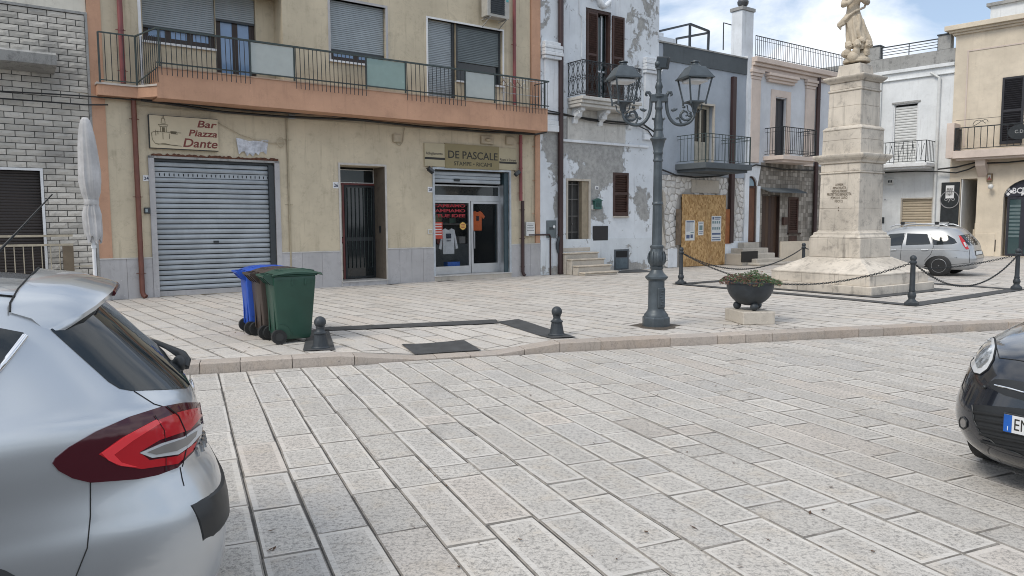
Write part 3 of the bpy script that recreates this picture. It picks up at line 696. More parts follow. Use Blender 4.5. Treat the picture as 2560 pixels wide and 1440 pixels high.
m = MB(); m.box(w3d[1]-.08, w3d[1]+.06, .08, .2, ZF, w3d[3]); m.build('mullion', m_shutterD, apt)
f = frame_rect('window', m_shutterD, apt, (w3w[0]+.06, w3w[1], w3w[2], w3w[3]), .06, .10, .2)
roller('roller_blind', plain('grey_green_roller', (.15, .18, .19), .5, 0, .08, 3), f, (w3w[0]+.12, w3w[1]-.06, w3w[2]+.55, w3w[3]-.06), .13, .048, .012)
m = MB(); m.box(w3w[0]+.12, w3w[1]-.06, .17, .18, w3w[2]+.06, w3w[2]+.55); m.build('pane', m_glassdark, f)
frame_rect('window_surround', m_whitepaint, apt, (w3[0]-.05, w3[1]+.05, ZF, w3[3]+.05), .05, -.02, .1, 'lrt'); trim('window_sill', m_whitepaint, apt, [(w3w[0], w3w[1]+.05, w3w[2]-.05, w3w[2]-.002)], -.05, .14)
# garage roller shutter, slat by slat
sh = on_front('roller_shutter', 'closed grey ribbed roller shutter under the painted bar sign', 'roller shutter', A, (gar[0]+gar[1])/2)
ys = .10; n = 25; zt = gar[3]-.06; h = (zt-.24)/n; mb = MB()
prof = [(.012, .01), (.014, -.012), (.03, -.024), (h*.5, -.034), (h-.03, -.024), (h-.010, -.008), (h-.004, .01)]
a, b = gar[0]+.02, gar[1]-.14
for z_, y_ in prof: mb.v += [Vector((a, y_, z_)), Vector((b, y_, z_))]
mb.f = [[2*i, 2*i+1, 2*i+3, 2*i+2] for i in range(len(prof)-1)]; me = mesh('slat', mb.v, mb.f, m_shutter); o0 = root_off(sh)
copies(me, 'slat', sh, [Vector((0, ys, .24+h*i))-o0 for i in range(n) if i != n-3])
m = MB(); zs_ = .24+h*(n-3)
for k in range(25):
    u = a+(b-a)*k/25; m.box(u+.012, u+(b-a)/25-.012, ys-.028, ys-.01, zs_+.002, zs_+h-.002)
m.box(a, b, ys-.024, ys-.012, zs_+.001, zs_+.03); m.box(a, b, ys-.024, ys-.012, zs_+h-.03, zs_+h-.001); m.build('vent_slat', m_shutter, sh)
m = MB(); m.box(a, b, ys, ys+.02, .24, zt); m.build('backing', m_dark, sh); m = MB(); m.box(a, b, ys-.04, ys+.02, .125, .238); m.build('bottom_bar', m_marble, sh)
m = MB(); m.box(b+.002, gar[1]-.01, ys-.10, ys+.06, .125, zt); m.build('side_rail', m_shutterD, sh); m = MB(); m.box((a+b)/2-.06, (a+b)/2+.06, ys-.045, ys-.03, .24+h*9.2, .24+h*9.2+.05); m.build('lock', m_iron, sh)
m = MB(); m.box(a, gar[1]-.02, ys-.06, ys+.1, zt+.001, gar[3]-.002); m.build('head_box', m_shutterD, sh)

for s_ in 'lr': frame_rect('garage_jamb', m_marble, apt, (gar[0]-.12, gar[1]+.12, .12, gar[3]+.05), .12, -.045, .3, s_)
trim('garage_lintel', m_concrete, apt, [(gar[0]-.12, gar[1]+.12, gar[3]+.0, gar[3]+.05)], -.045, .2)
# ragged strip of torn-off sign board above the shutter
mr = MB(); a, b = gar[0]-.05, gar[1]+.10; zt = gar[3]+.05; rr = random.Random(3); N = 60
top = [(a+(b-a)*i/N, -.03, zt+.045+rr.uniform(-.02, .03)) for i in range(N+1)]; bot = [(a+(b-a)*i/N, -.03, zt+.002) for i in range(N+1)]
mr.add(top+bot, [(i, N+1+i, N+2+i, i+1) for i in range(N)]); mr.add([(x, .0, z_) for x, y_, z_ in top]+top, [(i, N+1+i, N+2+i, i+1) for i in range(N)]); mr.build('torn_strip', plain('rust_strip', (.12, .05, .03), .9, 0, .5, 20), apt)
# door 26
yd = .62
dd = on_front('house_door', 'dark barred street door with red frame between bar and shop', 'door', A, d26[0])
a, b, c, d = d26; c2 = .26; zt = d-.42; ue_ = A.U(928, 560, -.62); ue_ = min(b-.12, max(ue_, a+.6))
m = MB(); m.box(a+.0, b, -.03, .75, .12, .22); m.build('doorstep', m_marble, dd); m = MB(); m.box(a-.02, b+.02, -.05, .75, .221, .255); m.build('threshold', plain('pale_threshold', (.45, .44, .42), .5), dd)
m_maroon = plain('maroon_frame', (.13, .028, .026), .5, 0, .2)
frame_rect('transom', m_whiteplastic, dd, (a+.02, b-.02, zt, d-.06), .02, yd, yd+.03); m = MB(); m.box(a+.04, b-.04, yd+.015, yd+.02, zt+.02, d-.08); m.build('transom_pane', m_glassdark, dd)
m = MB(); m.box(a, b, yd+.06, yd+.08, .26, d); m.build('backing', m_dark, dd)
ux = a+(b-a)*.27
m = MB(); m.box(a+.0, a+.035, yd-.01, yd+.05, .26, zt); m.box(ux-.035, ux+.02, yd-.01, yd+.05, .26, zt); m.box(a+.036, ux-.036, yd-.008, yd+.05, 1.25, 1.36); m.box(a+.036, b, yd-.008, yd+.05, zt-.05, zt-.002); m.build('door_frame', m_maroon, dd)
for (p, q, r_, s_) in ((a+.05, ux-.05, 1.40, zt-.07), (a+.05, ux-.05, .5, 1.22)):
    frame_rect('side_light', plain('cream_bead', (.50, .46, .38), .5), dd, (p, q, r_, s_), .015, yd-.014, yd+.01); m = MB(); m.box(p+.016, q-.016, yd+.012, yd+.018, r_, s_); m.build('pane', m_glassdark, dd)
m = MB(); m.box(a+.05, ux-.05, yd-.01, yd+.01, .28, .48); m.build('kick_plate', plain('cream_panel', (.45, .40, .31), .6), dd)
lf_ = frame_rect('door_leaf', m_iron, dd, (ux+.03, b-.02, .27, zt-.06), .05, yd-.02, yd+.03)
m = MB(); m.box(ux+.08, b-.07, yd+.012, yd+.02, .3, zt-.1); m.build('pane', m_glassdark, lf_)
bars_between(lf_, 'bar', m_green_iron, (ux+.12, yd-.01), (b-.11, yd-.01), 7, .55, zt-.12, .009); m = MB(); m.box(ux+.08, b-.07, yd-.014, yd+.0, 1.28, 1.38); m.build('lock_rail', m_iron, lf_)
m = MB(); m.box(b-.012, b-.001, .0, .62, .256, d-.002); m.build('reveal_panel', plaster('brown_marble', (.15, .125, .10), (.05, .045, .04), .7, .5, .2), dd); m = MB(); m.box(b-.03, b-.013, .25, .33, 1.5, 1.68); m.build('bell_panel', m_iron, dd)
frame_rect('door_surround', plain('pale_marble_b', (.50, .48, .45), .5), apt, (a-.05, b+.05, .12, d+.06), .05, -.02, .1, 'lrt')
# shop front
a, b, c, d = shp; yg = .34
sf = on_front('storefront', 'aluminium shop front with printed shirts behind dark glass', 'storefront', A, a)
m = MB(); m.box(a-.03, b+.05, -.04, .55, .12, .24); m.build('shop_step', m_stepstone, sf); m = MB(); m.box(a-.05, b+.07, -.06, .55, .241, .27); m.build('shop_sill', plain('pale_sill', (.5, .49, .47), .5), sf)
frame_rect('shop_surround', plain('pale_blue_frame', (.42, .46, .50), .5), sf, (a-.06, b+.06, .27, d+.06), .06, -.03, .1, 'lrt')
z_s = d-.36
sc_ = MB(); sc_.box(a+.02, b-.25, .12, .3, d-.12, d-.02); sc_.build('shutter_box', m_shutterD, sf); roller('rolled_shutter', m_shutter, sf, (a+.02, b-.25, z_s, d-.05), .12, .09, .02); m = MB(); m.box(a+.7, a+.9, .085, .10, z_s+.05, z_s+.12); m.build('shutter_handle', m_iron, sf)
u1 = A.U(1248, 570, -.34); us_ = A.U(1175, 570, -.34)
m = MB(); m.box(u1+.06, b-.14, .10, yg+.1, .27, z_s); m.build('side_post', m_alu, sf); m = MB(); m.box(b-.139, b-.0, .05, yg+.2, .27, d-.02); m.build('side_panel', plain('teal_panel', (.045, .075, .09), .4), sf)
z_t0, z_t1 = A(1165, 492, -.34)[1], A(1165, 463, -.34)[1]
frame_rect('transom', m_alu, sf, (a, u1, z_t0, z_t1), .04, yg-.02, yg+.04); m = MB(); m.box(a+.04, u1-.04, yg+.0, yg+.008, z_t0+.04, z_t1-.04); m.build('transom_pane', m_glassdark, sf)
m = MB(); m.box(a, u1, yg-.03, yg+.05, z_t0-.12, z_t0-.002); m.build('header_rail', m_alu, sf)
zg1 = z_t0-.125
fx = frame_rect('display_window', m_alu, sf, (a, us_, .275, zg1), .06, yg-.03, yg+.04); m = MB(); m.box(a+.06, us_-.06, yg+.0, yg+.006, .36, zg1-.06); m.build('pane', glass('shop_glass', (.02, .025, .028), .02, .15, 0, .35), fx); m = MB(); m.box(a+.06, us_-.06, yg-.025, yg+.03, .335, .5); m.build('kick_plate', m_alu, fx)
dr_ = frame_rect('shop_door', m_alu, sf, (us_+.03, u1, .275, zg1), .075, yg-.02, yg+.05); m = MB(); m.box(us_+.105, u1-.075, yg+.01, yg+.016, .55, zg1-.075); m.build('pane', glass('shop_glass_b', (.02, .025, .028), .02, .15, 0, .35), dr_); m = MB(); m.box(us_+.105, u1-.075, yg-.015, yg+.03, .35, .549); m.build('kick_plate', m_alu, dr_); m = MB(); m.tube([(us_+.13, yg-.05, 1.0), (us_+.13, yg-.05, 1.5)], .012, 8); m.build('door_handle', m_alu, dr_)
m = MB(); m.box(a-.02, b+.02, 2.6, 2.62, .13, d); m.box(a-.02, a, .56, 2.6, .13, d); m.box(b, b+.02, .56, 2.6, .13, d); m.box(a-.02, b+.02, .56, 2.6, d, d+.02); m.box(a-.02, b+.02, .36, 2.6, .22, .265); m.build('shop_interior', m_dark, sf)
m = MB(); m.box(a+.3, b-.3, 1.5, 1.9, .27, 1.1); m.build('shop_counter', plain('grey_counter', (.12, .14, .15), .5), sf)
for k, (uu, zz3, cc3) in enumerate(((.3, 1.12, (.4, .38, .34)), (.62, 1.12, (.10, .16, .30)), (.95, 1.12, (.35, .10, .08)), (1.3, 1.12, (.45, .45, .46)), (.45, 1.75, (.3, .3, .32)), (.9, 1.75, (.42, .36, .2)), (1.4, 1.75, (.12, .22, .18)), (1.75, 1.12, (.5, .5, .5)))):
    m = MB(); m.box(a+uu, a+uu+.22, 1.5, 1.8, zz3, zz3+.16+.05*(k % 3)); m.build('folded_clothes', plain('folded_cloth', cc3, .9), sf)
for z_ in (1.7, 2.3): m = MB(); m.box(a+.2, b-.3, 1.45, 1.9, z_, z_+.04); m.build('shelf', plain('shelf_board', (.25, .25, .25), .6), sf)
# wares behind the glass
def shirt(name, label, mat, uc, zc, s, y, sleeve=1.0):
    t = on_front(name, label, 'shirt', A, uc, zc-.5*s, -y)
    half = [(0, .44), (.08, .46), (.14, .5), (.27, .45), (.5*sleeve if sleeve < 1.2 else .44, .18 if sleeve < 1.2 else -.28), (.39 if sleeve < 1.2 else .33, .10 if sleeve < 1.2 else -.32), (.26, .22), (.255, -.5)]
    if sleeve < 1.2: half[4] = (.47, .22); half[5] = (.38, .10)
    pts = half+[(-x, z_) for x, z_ in half[::-1]]
    m = MB(); m.prism([(uc+x*s, y-.02+.02*abs(x), zc+z_*s) for x, z_ in pts], (0, .03, 0)); m.build('cloth', mat, t); return t
t = shirt('sweatshirt', 'white printed sweatshirt on a stand in the shop window', plain('white_cloth', (.62, .66, .70), .9, 0, .12, 5), A.U(1121, 600, -.42), A(1121, 603, -.42)[1], .74, .42, 1.4)
o_ = root_off(t); uc, zc = A.U(1121, 600, -.42), A(1121, 603, -.42)[1]
m = MB(); m.box(uc-.09, uc+.08, .394, .398, zc+.08, zc+.22); m.build('print', plain('dark_print', (.03, .04, .07), .8, 0, .5, 40), t); text('print_words', 'PERIN', .06, m_numeral, t, (uc+.0, .392, zc+.0), align='CENTER')
uc, zc = A.U(1193, 545, -.40), A(1193, 552, -.40)[1]
t = shirt('t_shirt', 'orange printed t-shirt hung behind the glass shop door', plain('orange_cloth', (.62, .13, .03), .9, 0, .1, 5), uc, zc, .58, .40, 1.0)
m = MB(); m.box(uc-.05, uc+.05, .374, .378, zc+.0, zc+.14); m.build('print', plain('black_print', (.03, .02, .02), .8), t)
m = MB(); ub, zb2 = A.U(1125, 650, -.6), .3; m.box(ub-.22, ub+.2, .37, .6, .27, .62); o = m.build('display_box', plain('blue_board', (.02, .12, .50), .5)); o.matrix_world = Matrix.Translation(A.P(0, 0, 0)) @ Matrix.Rotation(A.rz, 4, 'Z'); tag(o, 'bright blue display box on the shop window floor', 'box')
ps = on_front('red_poster', 'red notice stuck low on the left of the shop window', 'poster', A, a+.1, 1.2)
m = MB(); pr = A.R(1089, 1106, 555, 597, -.34); m.box(a+.065, pr[1], yg-.006, yg-.002, pr[2], pr[3]); m.build('sheet', plain('red_paper', (.50, .06, .035), .6), ps)
for k in range(5): m = MB(); zz_ = pr[3]-.06-k*.075; m.box(a+.09, pr[1]-.03, yg-.008, yg-.0062, zz_-.012, zz_+.012); m.build('print_line', m_whitepaint, ps)
vl = on_front('window_lettering', 'red vinyl lettering across the top of the shop window', 'lettering', A, a+.1, 2.0)
m_redv = plain('red_vinyl', (.36, .025, .035), .6)
for k, s_ in enumerate(('ICAMIAMO', 'TAMPIAMO', 'E TUE IDEE')): z_ = A(1125, 518+k*12.5, -.34)[1]; o = text('lettering', s_, .125, m_redv, vl, (a+.075, yg-.004, z_), bold=.002, spacing=.95); o.scale = ((us_-a-.24)/max(v.co.x for v in o.data.vertices), 1, 1)
st = on_front('sticker', 'round yellow sticker on the shop window glass', 'sticker', A, A.U(1157, 565, -.34), 1.6)
m = MB(); uc, zc = A.U(1157, 565, -.34), A(1157, 565, -.34)[1]; m.prism([(uc+(.12 if k % 2 else .10)*math.cos(k*math.pi/10), yg-.007, zc+(.12 if k % 2 else .10)*math.sin(k*math.pi/10)) for k in range(20)], (0, .004, 0)); m.build('disc', plain('yellow_paper', (.62, .40, .10), .6), st)
for k in (-1, 0, 1): m = MB(); m.box(uc-.06, uc+.06, yg-.009, yg-.0072, zc+k*.04-.008, zc+k*.04+.008); m.build('print_line', m_redv, st)
# signs
sg = A.R(373, 545, 292, 374, .1); a, b, c, d = sg
bs = on_front('bar_sign', 'cream sign board reading Bar Piazza Dante above the roller shutter', 'sign', A, (a+b)/2, c)
m = MB(); m.box(a, b, -.10, 0, c, d); m.build('sign_case', m_iron, bs); m = MB(); m.box(a+.012, b, -.105, -.1, c+.012, d-.012); m.build('sign_face', plain('cream_sign', (.52, .45, .32), .5, 0, .06, 2), bs)
m_signred = plain('dark_red_letter', (.16, .028, .02), .5)
hh = d-c
for s_, zf_, sz, ul_ in (('Bar', .71, .26, .68), ('Piazza', .43, .24, .55), ('Dante', .09, .32, .46)):
    o = text('lettering', s_, sz*hh*1.15, m_signred, bs, (a+(b-a)*ul_, -.107, c+hh*zf_), shear=.22, bold=.004, sx=1.0)
    wd = o.dimensions.x or 1; o.scale = ((b-a)*(.985-ul_)/max(o.data.vertices[0].co.x*0+max(v.co.x for v in o.data.vertices), .01), 1, 1)
# ink drawing of a fountain with tables on the sign
m_ink = plain('brown_ink', (.12, .10, .06), .7); ink = MB()
def X_(f): return a+(b-a)*f
def Z_(f): return c+hh*f
for pts in ([(.03, .45), (.06, .5), (.45, .5)], [(.03, .45), (.04, .25), (.08, .14), (.45, .10)], [(.08, .14), (.12, .12), (.2, .16), (.3, .12), (.4, .11)], [(.13, .72), (.27, .72), (.25, .66), (.15, .66), (.13, .72)], [(.16, .66), (.16, .5)], [(.24, .66), (.24, .5)], [(.17, .76), (.23, .76), (.22, .9), (.18, .9), (.17, .76)], [(.19, .9), (.19, .98)], [(.21, .9), (.21, .98)], [(.09, .55), (.09, .38)], [(.12, .52), (.12, .42)], [(.19, .48), (.19, .28)], [(.28, .46), (.28, .30)], [(.3, .53), (.38, .53), (.4, .46), (.31, .46), (.3, .53)]):
    ink.tube([(X_(x), -.1065, Z_(z_)) for x, z_ in pts], .007, 4)
ink.box(X_(.18), X_(.22), -.108, -.1052, Z_(.5), Z_(.64)); ink.box(X_(.3), X_(.38), -.108, -.1052, Z_(.47), Z_(.52))
ink.build('drawing', m_ink, bs)
sgn = A.R(1062, 1292, 364, 422, .06); a, b, c, d = sgn
ds = on_front('shop_sign', 'three-part olive and cream sign reading DE PASCALE over the shop', 'sign', A, (a+b)/2, c)
ua, ub = A.U(1113, 392, .06), A.U(1248, 396, .06); m_olive = plain('olive_board', (.24, .20, .10), .5, 0, .06, 2); m_paleb = plain('pale_board', (.42, .37, .25), .5, 0, .06, 2); m_ltr = plain('black_letter', (.02, .018, .014), .5)
for (p, q, mt, y_) in ((a, ua-.005, m_paleb, -.05), (ua, ub, m_olive, -.06), (ub+.005, b, m_paleb, -.05)): m = MB(); m.box(p, q, y_, .01, c+(.02 if mt is m_paleb else 0), d-(.0 if mt is m_paleb else -.02)); m.build('sign_panel', mt, ds, bevel=.003)
hh = d-c
def fit(o, w):
    mxx = max(v.co.x for v in o.data.vertices); mnx = min(v.co.x for v in o.data.vertices); o.scale = (w/(mxx-mnx), 1, 1)
fit(text('lettering', 'DE PASCALE', .30, m_ltr, ds, (ua+.08, -.063, c+hh*.42), bold=.002), ub-ua-.16); fit(text('lettering', 'STAMPE • RICAMI', .16, m_ltr, ds, (ua+.28, -.063, c+hh*.12)), ub-ua-.56)
fit(text('lettering', 'Abbigliamento', .11, m_ltr, ds, (a+.04, -.052, c+hh*.52)), ua-a-.12); fit(text('lettering', 'Ricami e Stampe', .11, m_ltr, ds, (ub+.03, -.052, c+hh*.42)), b-ub-.07)
for (p, q, z_) in ((a, ua-.01, .32), (ub+.01, b, .30)): m = MB(); m.box(p+.002, q, -.054, -.05, c+hh*z_, c+hh*(z_+.09)); m.build('stripe', m_ltr, ds)
number_plate('24', 'house number plate 24 left of the roller shutter', A.R(357, 374, 438, 453)); number_plate('26', 'house number plate 26 left of the barred door', A.R(832, 847, 455, 471)); number_plate('28', 'house number plate 28 beside the shop window', A.R(1069, 1081, 467, 481))
# torn banner
a, b, c, d = A.R(591, 672, 347, 388, .03); t = on_front('torn_banner', 'torn white banner remnant pinned above the roller shutter', 'banner', A, (a+b)/2, c)
m = MB(); N = 10; top = [(a+(b-a)*i/N, -.03-.02*math.sin(i), d-.05*math.sin(i/N*3.14)+rr.uniform(-.01, .01)) for i in range(N+1)]; bot = [(a+.05+(b-a-.12)*i/N, -.04-.02*math.sin(i*1.3), c+rr.uniform(-.04, .10)) for i in range(N+1)]
m.add(top+bot, [(N+1+i, N+2+i, i+1, i) for i in range(N)]); m.add([Vector(p)+Vector((0, .004, 0)) for p in top+bot], [(i, i+1, N+2+i, N+1+i) for i in range(N)]); m.build('sheet', plain('dirty_white_vinyl', (.55, .57, .62), .6, 0, .3, 8), t)
# air conditioner
a, b, c, d = A.R(1217, 1273, -14, 44, .4); t = on_front('air_conditioner', 'grey outdoor air conditioner unit on brackets near the roofline', 'air conditioner', A, (a+b)/2, c)
m = MB(); m.box(a, b, -.42, -.12, c, d); m.build('casing', plain('grey_casing', (.40, .39, .36), .5), t, bevel=.012)
m = MB(); m.box(a+.12, b-.18, -.425, -.42, c+.08, d-.06); m.build('grille', m_iron, t)
for k in range(9): m = MB(); z_ = c+.1+(d-c-.18)*k/8; m.box(a+.11, b-.17, -.435, -.426, z_-.006, z_+.006); m.build('grille_bar', m_shutterD, t)
for u in (a+.1, b-.1): m = MB(); m.tube([(u, 0, c-.02), (u, -.44, c-.02)], .02, 4); m.tube([(u, 0, c-.22), (u, -.4, c-.03)], .014, 4); m.build('bracket', plain('grey_bracket', (.35, .35, .34), .5), t)
m = MB(); m.box(b-.12, b-.04, -.425, -.42, d-.17, d-.04); m.build('label', plain('teal_sticker', (.1, .35, .36), .5), t)
# downpipes
def pipe(name, mat, px, y0, y1, off=.07, r=.055, rt=None, foot=False):
    m = MB(); u = A.U(px, (y0+y1)/2, off); zt, zb = A(px, y0, off)[1], A(px, y1, off)[1] if y1 < 600 else .14
    pts = [(u, -off, zt), (u, -off, zb)]
    if foot: pts = [(u, -off, zt), (u, -off, .26), (u+.02, -off-.02, .18), (u+.06, -off-.06, .15)]
    m.tube(pts, r, 12); o = m.build(name, mat, rt or apt, smooth=50)
    for z_ in [zb+(zt-zb)*k for k in (.12, .5, .88)]: q = MB(); q.tube([(u, -off, z_-.015), (u, -off, z_+.015)], r+.008, 12); q.tube([(u-.1, -off+.03, z_), (u+.1, -off+.03, z_)], .008, 5); q.build('pipe_clamp', mat, o, smooth=50)
    return o
pipe('downpipe', m_redpipe, 302, -60, 208, .12); pipe('downpipe', m_rustpipe, 345, 236, 748, .09, foot=True)
pipe('downpipe', m_redpipe, 1286, -80, 300, .10, .05); pipe('downpipe', m_redpipe, 1302, 338, 502, .09, .05); pipe('downpipe', m_darkpipe, 1307, 502, 690, .09, .052, foot=True)
pipe('conduit', plain('cream_conduit', (.36, .31, .22), .6), 722, 298, 640, .03, .022); pipe('conduit', m_orange, 1339, 340, 560, .05, .02)
# boxes on the wall
def wall_box(name, label, cat, r, dep, mat, plane=A, bevel=.006, extra=None, off=0):
    a, b, c, d = r; t = on_front(name, label, cat, plane, (a+b)/2, c, off); m = MB(); m.box(a, b, -dep-off, -off, c, d); m.build('casing', mat, t, bevel=bevel)
    if extra: extra(t, a, b, c, d, -dep-off)
    return t
def lid(t, a, b, c, d, y): m = MB(); m.box(a+.02, b-.02, y-.006, y, c+.02, d-.02); m.build('cover', m_creambox, t, bevel=.002)
m_creambox = plain('cream_plastic', (.42, .36, .26), .5)
wall_box('junction_box', 'cream junction box with looped conduit above door wall', 'junction box', A.R(981, 1000, 336, 356), .07, m_creambox, extra=lid); wall_box('junction_box', 'cream junction box under the balcony at its right end', 'junction box', A.R(1263, 1283, 342, 362), .07, m_creambox, extra=lid)
wall_box('junction_box', 'grey junction box on the cable run above the torn banner', 'junction box', A.R(722, 738, 286, 297, .1), .06, plain('grey_plastic', (.28, .29, .30), .5), extra=None, off=.05)
def lamp_lens(t, a, b, c, d, y): m = MB(); m.sphere(((a+b)/2, y-.02, (c+d)/2), .09, 14, sc=(1.25, .8, .55)); m.build('cover', m_creambox, t, smooth=60)
wall_box('alarm_box', 'cream painted siren box above the shop sign', 'alarm', A.R(1200, 1232, 341, 360), .08, m_creambox, extra=lamp_lens)
def keyp(t, a, b, c, d, y): m = MB(); m.box(a+.02, b-.07, y-.004, y, c+.03, d-.03); m.build('screen', plain('pale_screen', (.3, .36, .38), .4), t)
wall_box('intercom', 'small grey intercom beside the left end of roller shutter', 'intercom', A.R(360, 377, 519, 534), .04, m_shutterD, extra=keyp); wall_box('doorbell', 'small white doorbell by the shop window edge', 'doorbell', A.R(1069, 1080, 573, 585), .03, m_whiteplastic, extra=lid)
def lines(t, a, b, c, d, y):
    for k in range(5): m = MB(); z_ = d-.06-k*.05; m.box(a+.03, b-.03-.03*(k % 2), y-.002, y-.0003, z_-.006, z_+.006); m.build('print_line', m_shutterD, t)
wall_box('meter_box', 'white utility box with printed lines right of the shop', 'meter box', A.R(1311, 1332, 555, 590), .10, m_whiteplastic, extra=lines)
def spot(px, py, sgn, label):
    t = on_front('spotlight', label, 'spotlight', A, A.U(px, py), A(px, py)[1]); u, z_ = A(px, py, .1); m = MB(); m.tube([(u, 0, z_+.05), (u, -.14, z_)], .012, 6); m.build('arm', m_iron, t)
    m = MB(); M = Matrix.Translation((u+.03*sgn, -.19, z_-.02)) @ Matrix.Rotation(rad(35*sgn), 4, 'Y') @ Matrix.Rotation(rad(-25), 4, 'X'); m.box(-.10, .10, -.05, .05, -.06, .06, M=M); m.build('housing', m_iron, t, bevel=.01); m = MB(); m.box(-.085, .085, -.054, -.05, -.045, .045, M=M); m.build('lens', m_glassdark, t)
spot(1070, 424, 1, 'black floodlight at the left end of the shop sign'); spot(1291, 432, -1, 'black floodlight at the right end of the shop sign')
# cables along the front
cable('overhead_cable', 'upper black cable crossing the brick house at balcony height', [Apx(x, y, .14) for x, y in ((-300, 218), (0, 228), (110, 234), (210, 240), (330, 249), (352, 250))], .016)
cable('overhead_cable', 'lower black cable crossing the brick house at balcony height', [Apx(x, y, .12) for x, y in ((-300, 240), (0, 246), (110, 254), (215, 262), (270, 262))], .017)
cable('twisted_wire', 'frayed pale wire hooked at the orange pilaster', [Apx(x, y, .12) for x, y in ((190, 230), (232, 237), (260, 246), (300, 243), (330, 240), (352, 248))], .006, m_creambox)
cable('wall_cable', 'black cable bundle running under the orange balcony', [Apx(x, y, .10) for x, y in ((352, 250), (440, 262), (560, 280), (700, 291), (820, 296), (900, 300), (1050, 316), (1200, 328), (1340, 336), (1366, 330))], .03)
cable('wall_cable', 'thinner black cable sagging just below the balcony soffit', [Apx(x, y, .16) for x, y in ((352, 246), (480, 262), (640, 278), (800, 286), (930, 302), (1060, 318), (1180, 320), (1330, 334))], .02)
cable('wall_cable', 'cream painted cable line above the bar sign', [Apx(x, y, .03) for x, y in ((330, 262), (480, 276), (640, 288), (760, 298), (900, 308), (1040, 320), (1250, 336))], .010, m_creambox)
cable('wall_cable', 'cream wire drooping from the bar sign to a coil', [Apx(x, y, .04) for x, y in ((545, 306), (600, 336), (640, 350), (680, 358), (695, 357))]+[Apx(702+9*math.cos(t_), 356+12*math.sin(t_), .05) for t_ in [k*.5 for k in range(0, 26)]], .009, m_creambox)
cable('wall_cable', 'looped cream conduit beside the junction box over the door', [Apx(x, y, .03) for x, y in ((1012, 318), (1009, 335), (1007, 355), (1000, 364), (992, 360), (988, 350))], .012, m_creambox)
# ================================================================= WHITE PEELING HOUSE
def off_for(px_wall, px_front, y, plane=A):
    t = plane.U(px_wall, y); lo, hi = 0, 4
    for _ in range(40):
        md = (lo+hi)/2
        if (plane.U(px_front, y, md)-t)*(1 if plane is A else -1) > 0: lo = md
        else: hi = md
    return lo
uW0, uW1 = uE+.004, A.U(1641, 500)
def lb(px, py, ru, rz, am): u, z = A(px, py); return (u-uW0, z-.12, ru, rz, am)
m_peel = peeling('flaking_white_paint', (.70, .74, .78), (.34, .34, .33), [lb(1500, 372, 1.5, 1.25, .50), lb(1430, 340, .9, 1.0, .42), lb(1515, 420, .95, .95, .40), lb(1470, 450, .9, .45, .35), lb(1478, 500, .35, .7, .35), lb(1604, 500, .55, 1.0, .28), lb(1614, 545, .35, .7, .22), lb(1381, 345, .6, 1.2, .30), lb(1388, 420, .4, 1.0, .22), lb(1392, 520, .3, .5, .28), lb(1500, 535, .5, .3, .30), lb(1350, 60, .5, 2.5, .16), lb(1585, 100, .5, 1.8, .17), lb(1622, 40, .6, 1.6, .2), lb(1640, 662, 2.5, .25, .3)])
m_weather = plaster('weathered_white_stone', (.56, .55, .52), (.2, .19, .18), .5, .5, .5)
wh = on_front('white_house', 'tall white house with flaking paint and ornate balcony', 'house', A, uW0)
dW = A.R(1416, 1472, 450, 617); uWd = (dW[0], dW[1], .95, dW[3])
bd = A.R(1463, 1526, 25, 215); bz = A(1500, 243, .0)[1]
lw = A.R(1531, 1569, 432, 540); ce = A.R(1532, 1569, 623, 676)
offW = off_for(1416, 1457, 195); zsl = A(1530, 247, offW)[1]
wall('wall', m_peel, wh, uW0, uW1, .12, 11.5, [(*uWd, .3), (bd[0], bd[1], zsl, bd[3], .3), (*lw, .15), (ce[0], ce[1], .16, ce[3], .15)], off=.03, thick=.5)
m = MB(); m.box(uW0+.02, uW1-.02, .47, 10, .12, 11.3); m.build('house_body', m_white, wh)
# pilasters with stepped capitals
for (p, q) in ((uW0+.03, A.U(1396, 300)), (A.U(1602, 300), uW1-.03)):
    zt = A((1372 if p < 13 else 1617), (150 if p < 13 else 185))[1]
    m = MB(); m.box(p+.10, q-.06, -.10, -.03, 4.9, zt); m.build('pilaster', m_white, wh, bevel=.01)
    for k in range(5): m = MB(); e = .05+.035*(2-abs(k-1.2)) if k < 3 else .10-.04*(k-3); m.box(p+.08-e*.6, q-.04+e*.6, -.12-e, -.03, zt+.105*k+.002, zt+.105*k+.10); m.build('capital_course', m_white, wh, bevel=.012)
    m = MB(); m.box(p+.05, q-.02, -.14, -.03, 4.55, 4.75); m.box(p+.07, q-.04, -.12, -.03, 4.752, 4.9); m.build('pilaster_base', m_white, wh, bevel=.012)
m = MB(); m.box(uW0, uW1, -.055, -.031, .125, 1.22); m.build('plinth', peeling('plinth_paint', (.66, .70, .73), (.38, .37, .35), [(3.5, .1, 8, .3, .25)]), wh)
m = MB(); m.box(A.U(1404, 300)-.02, uW1-.5, -.09, -.03, 4.28, 4.36); m.build('string_course', m_white, wh, bevel=.01)
# stucco frame round the balcony door
for pts in ([(1446, -10), (1446, 36), (1452, 42), (1452, 145)], [(1525, -10), (1525, 20)]): m = MB(); m.tube([(A.U(x, y), -.035, A(x, y)[1]) for x, y in pts], .03, 6); m.build('stucco_moulding', m_white, wh, smooth=60)
m = MB(); m.tube([(A.U(1475+x*6, 4), -.05, A(1490, 4)[1]+.12*math.sin(x*.9)) for x in range(9)], [.05, .08, .06, .10, .12, .10, .06, .08, .05], 8); m.build('stucco_scroll', m_white, wh, smooth=60)
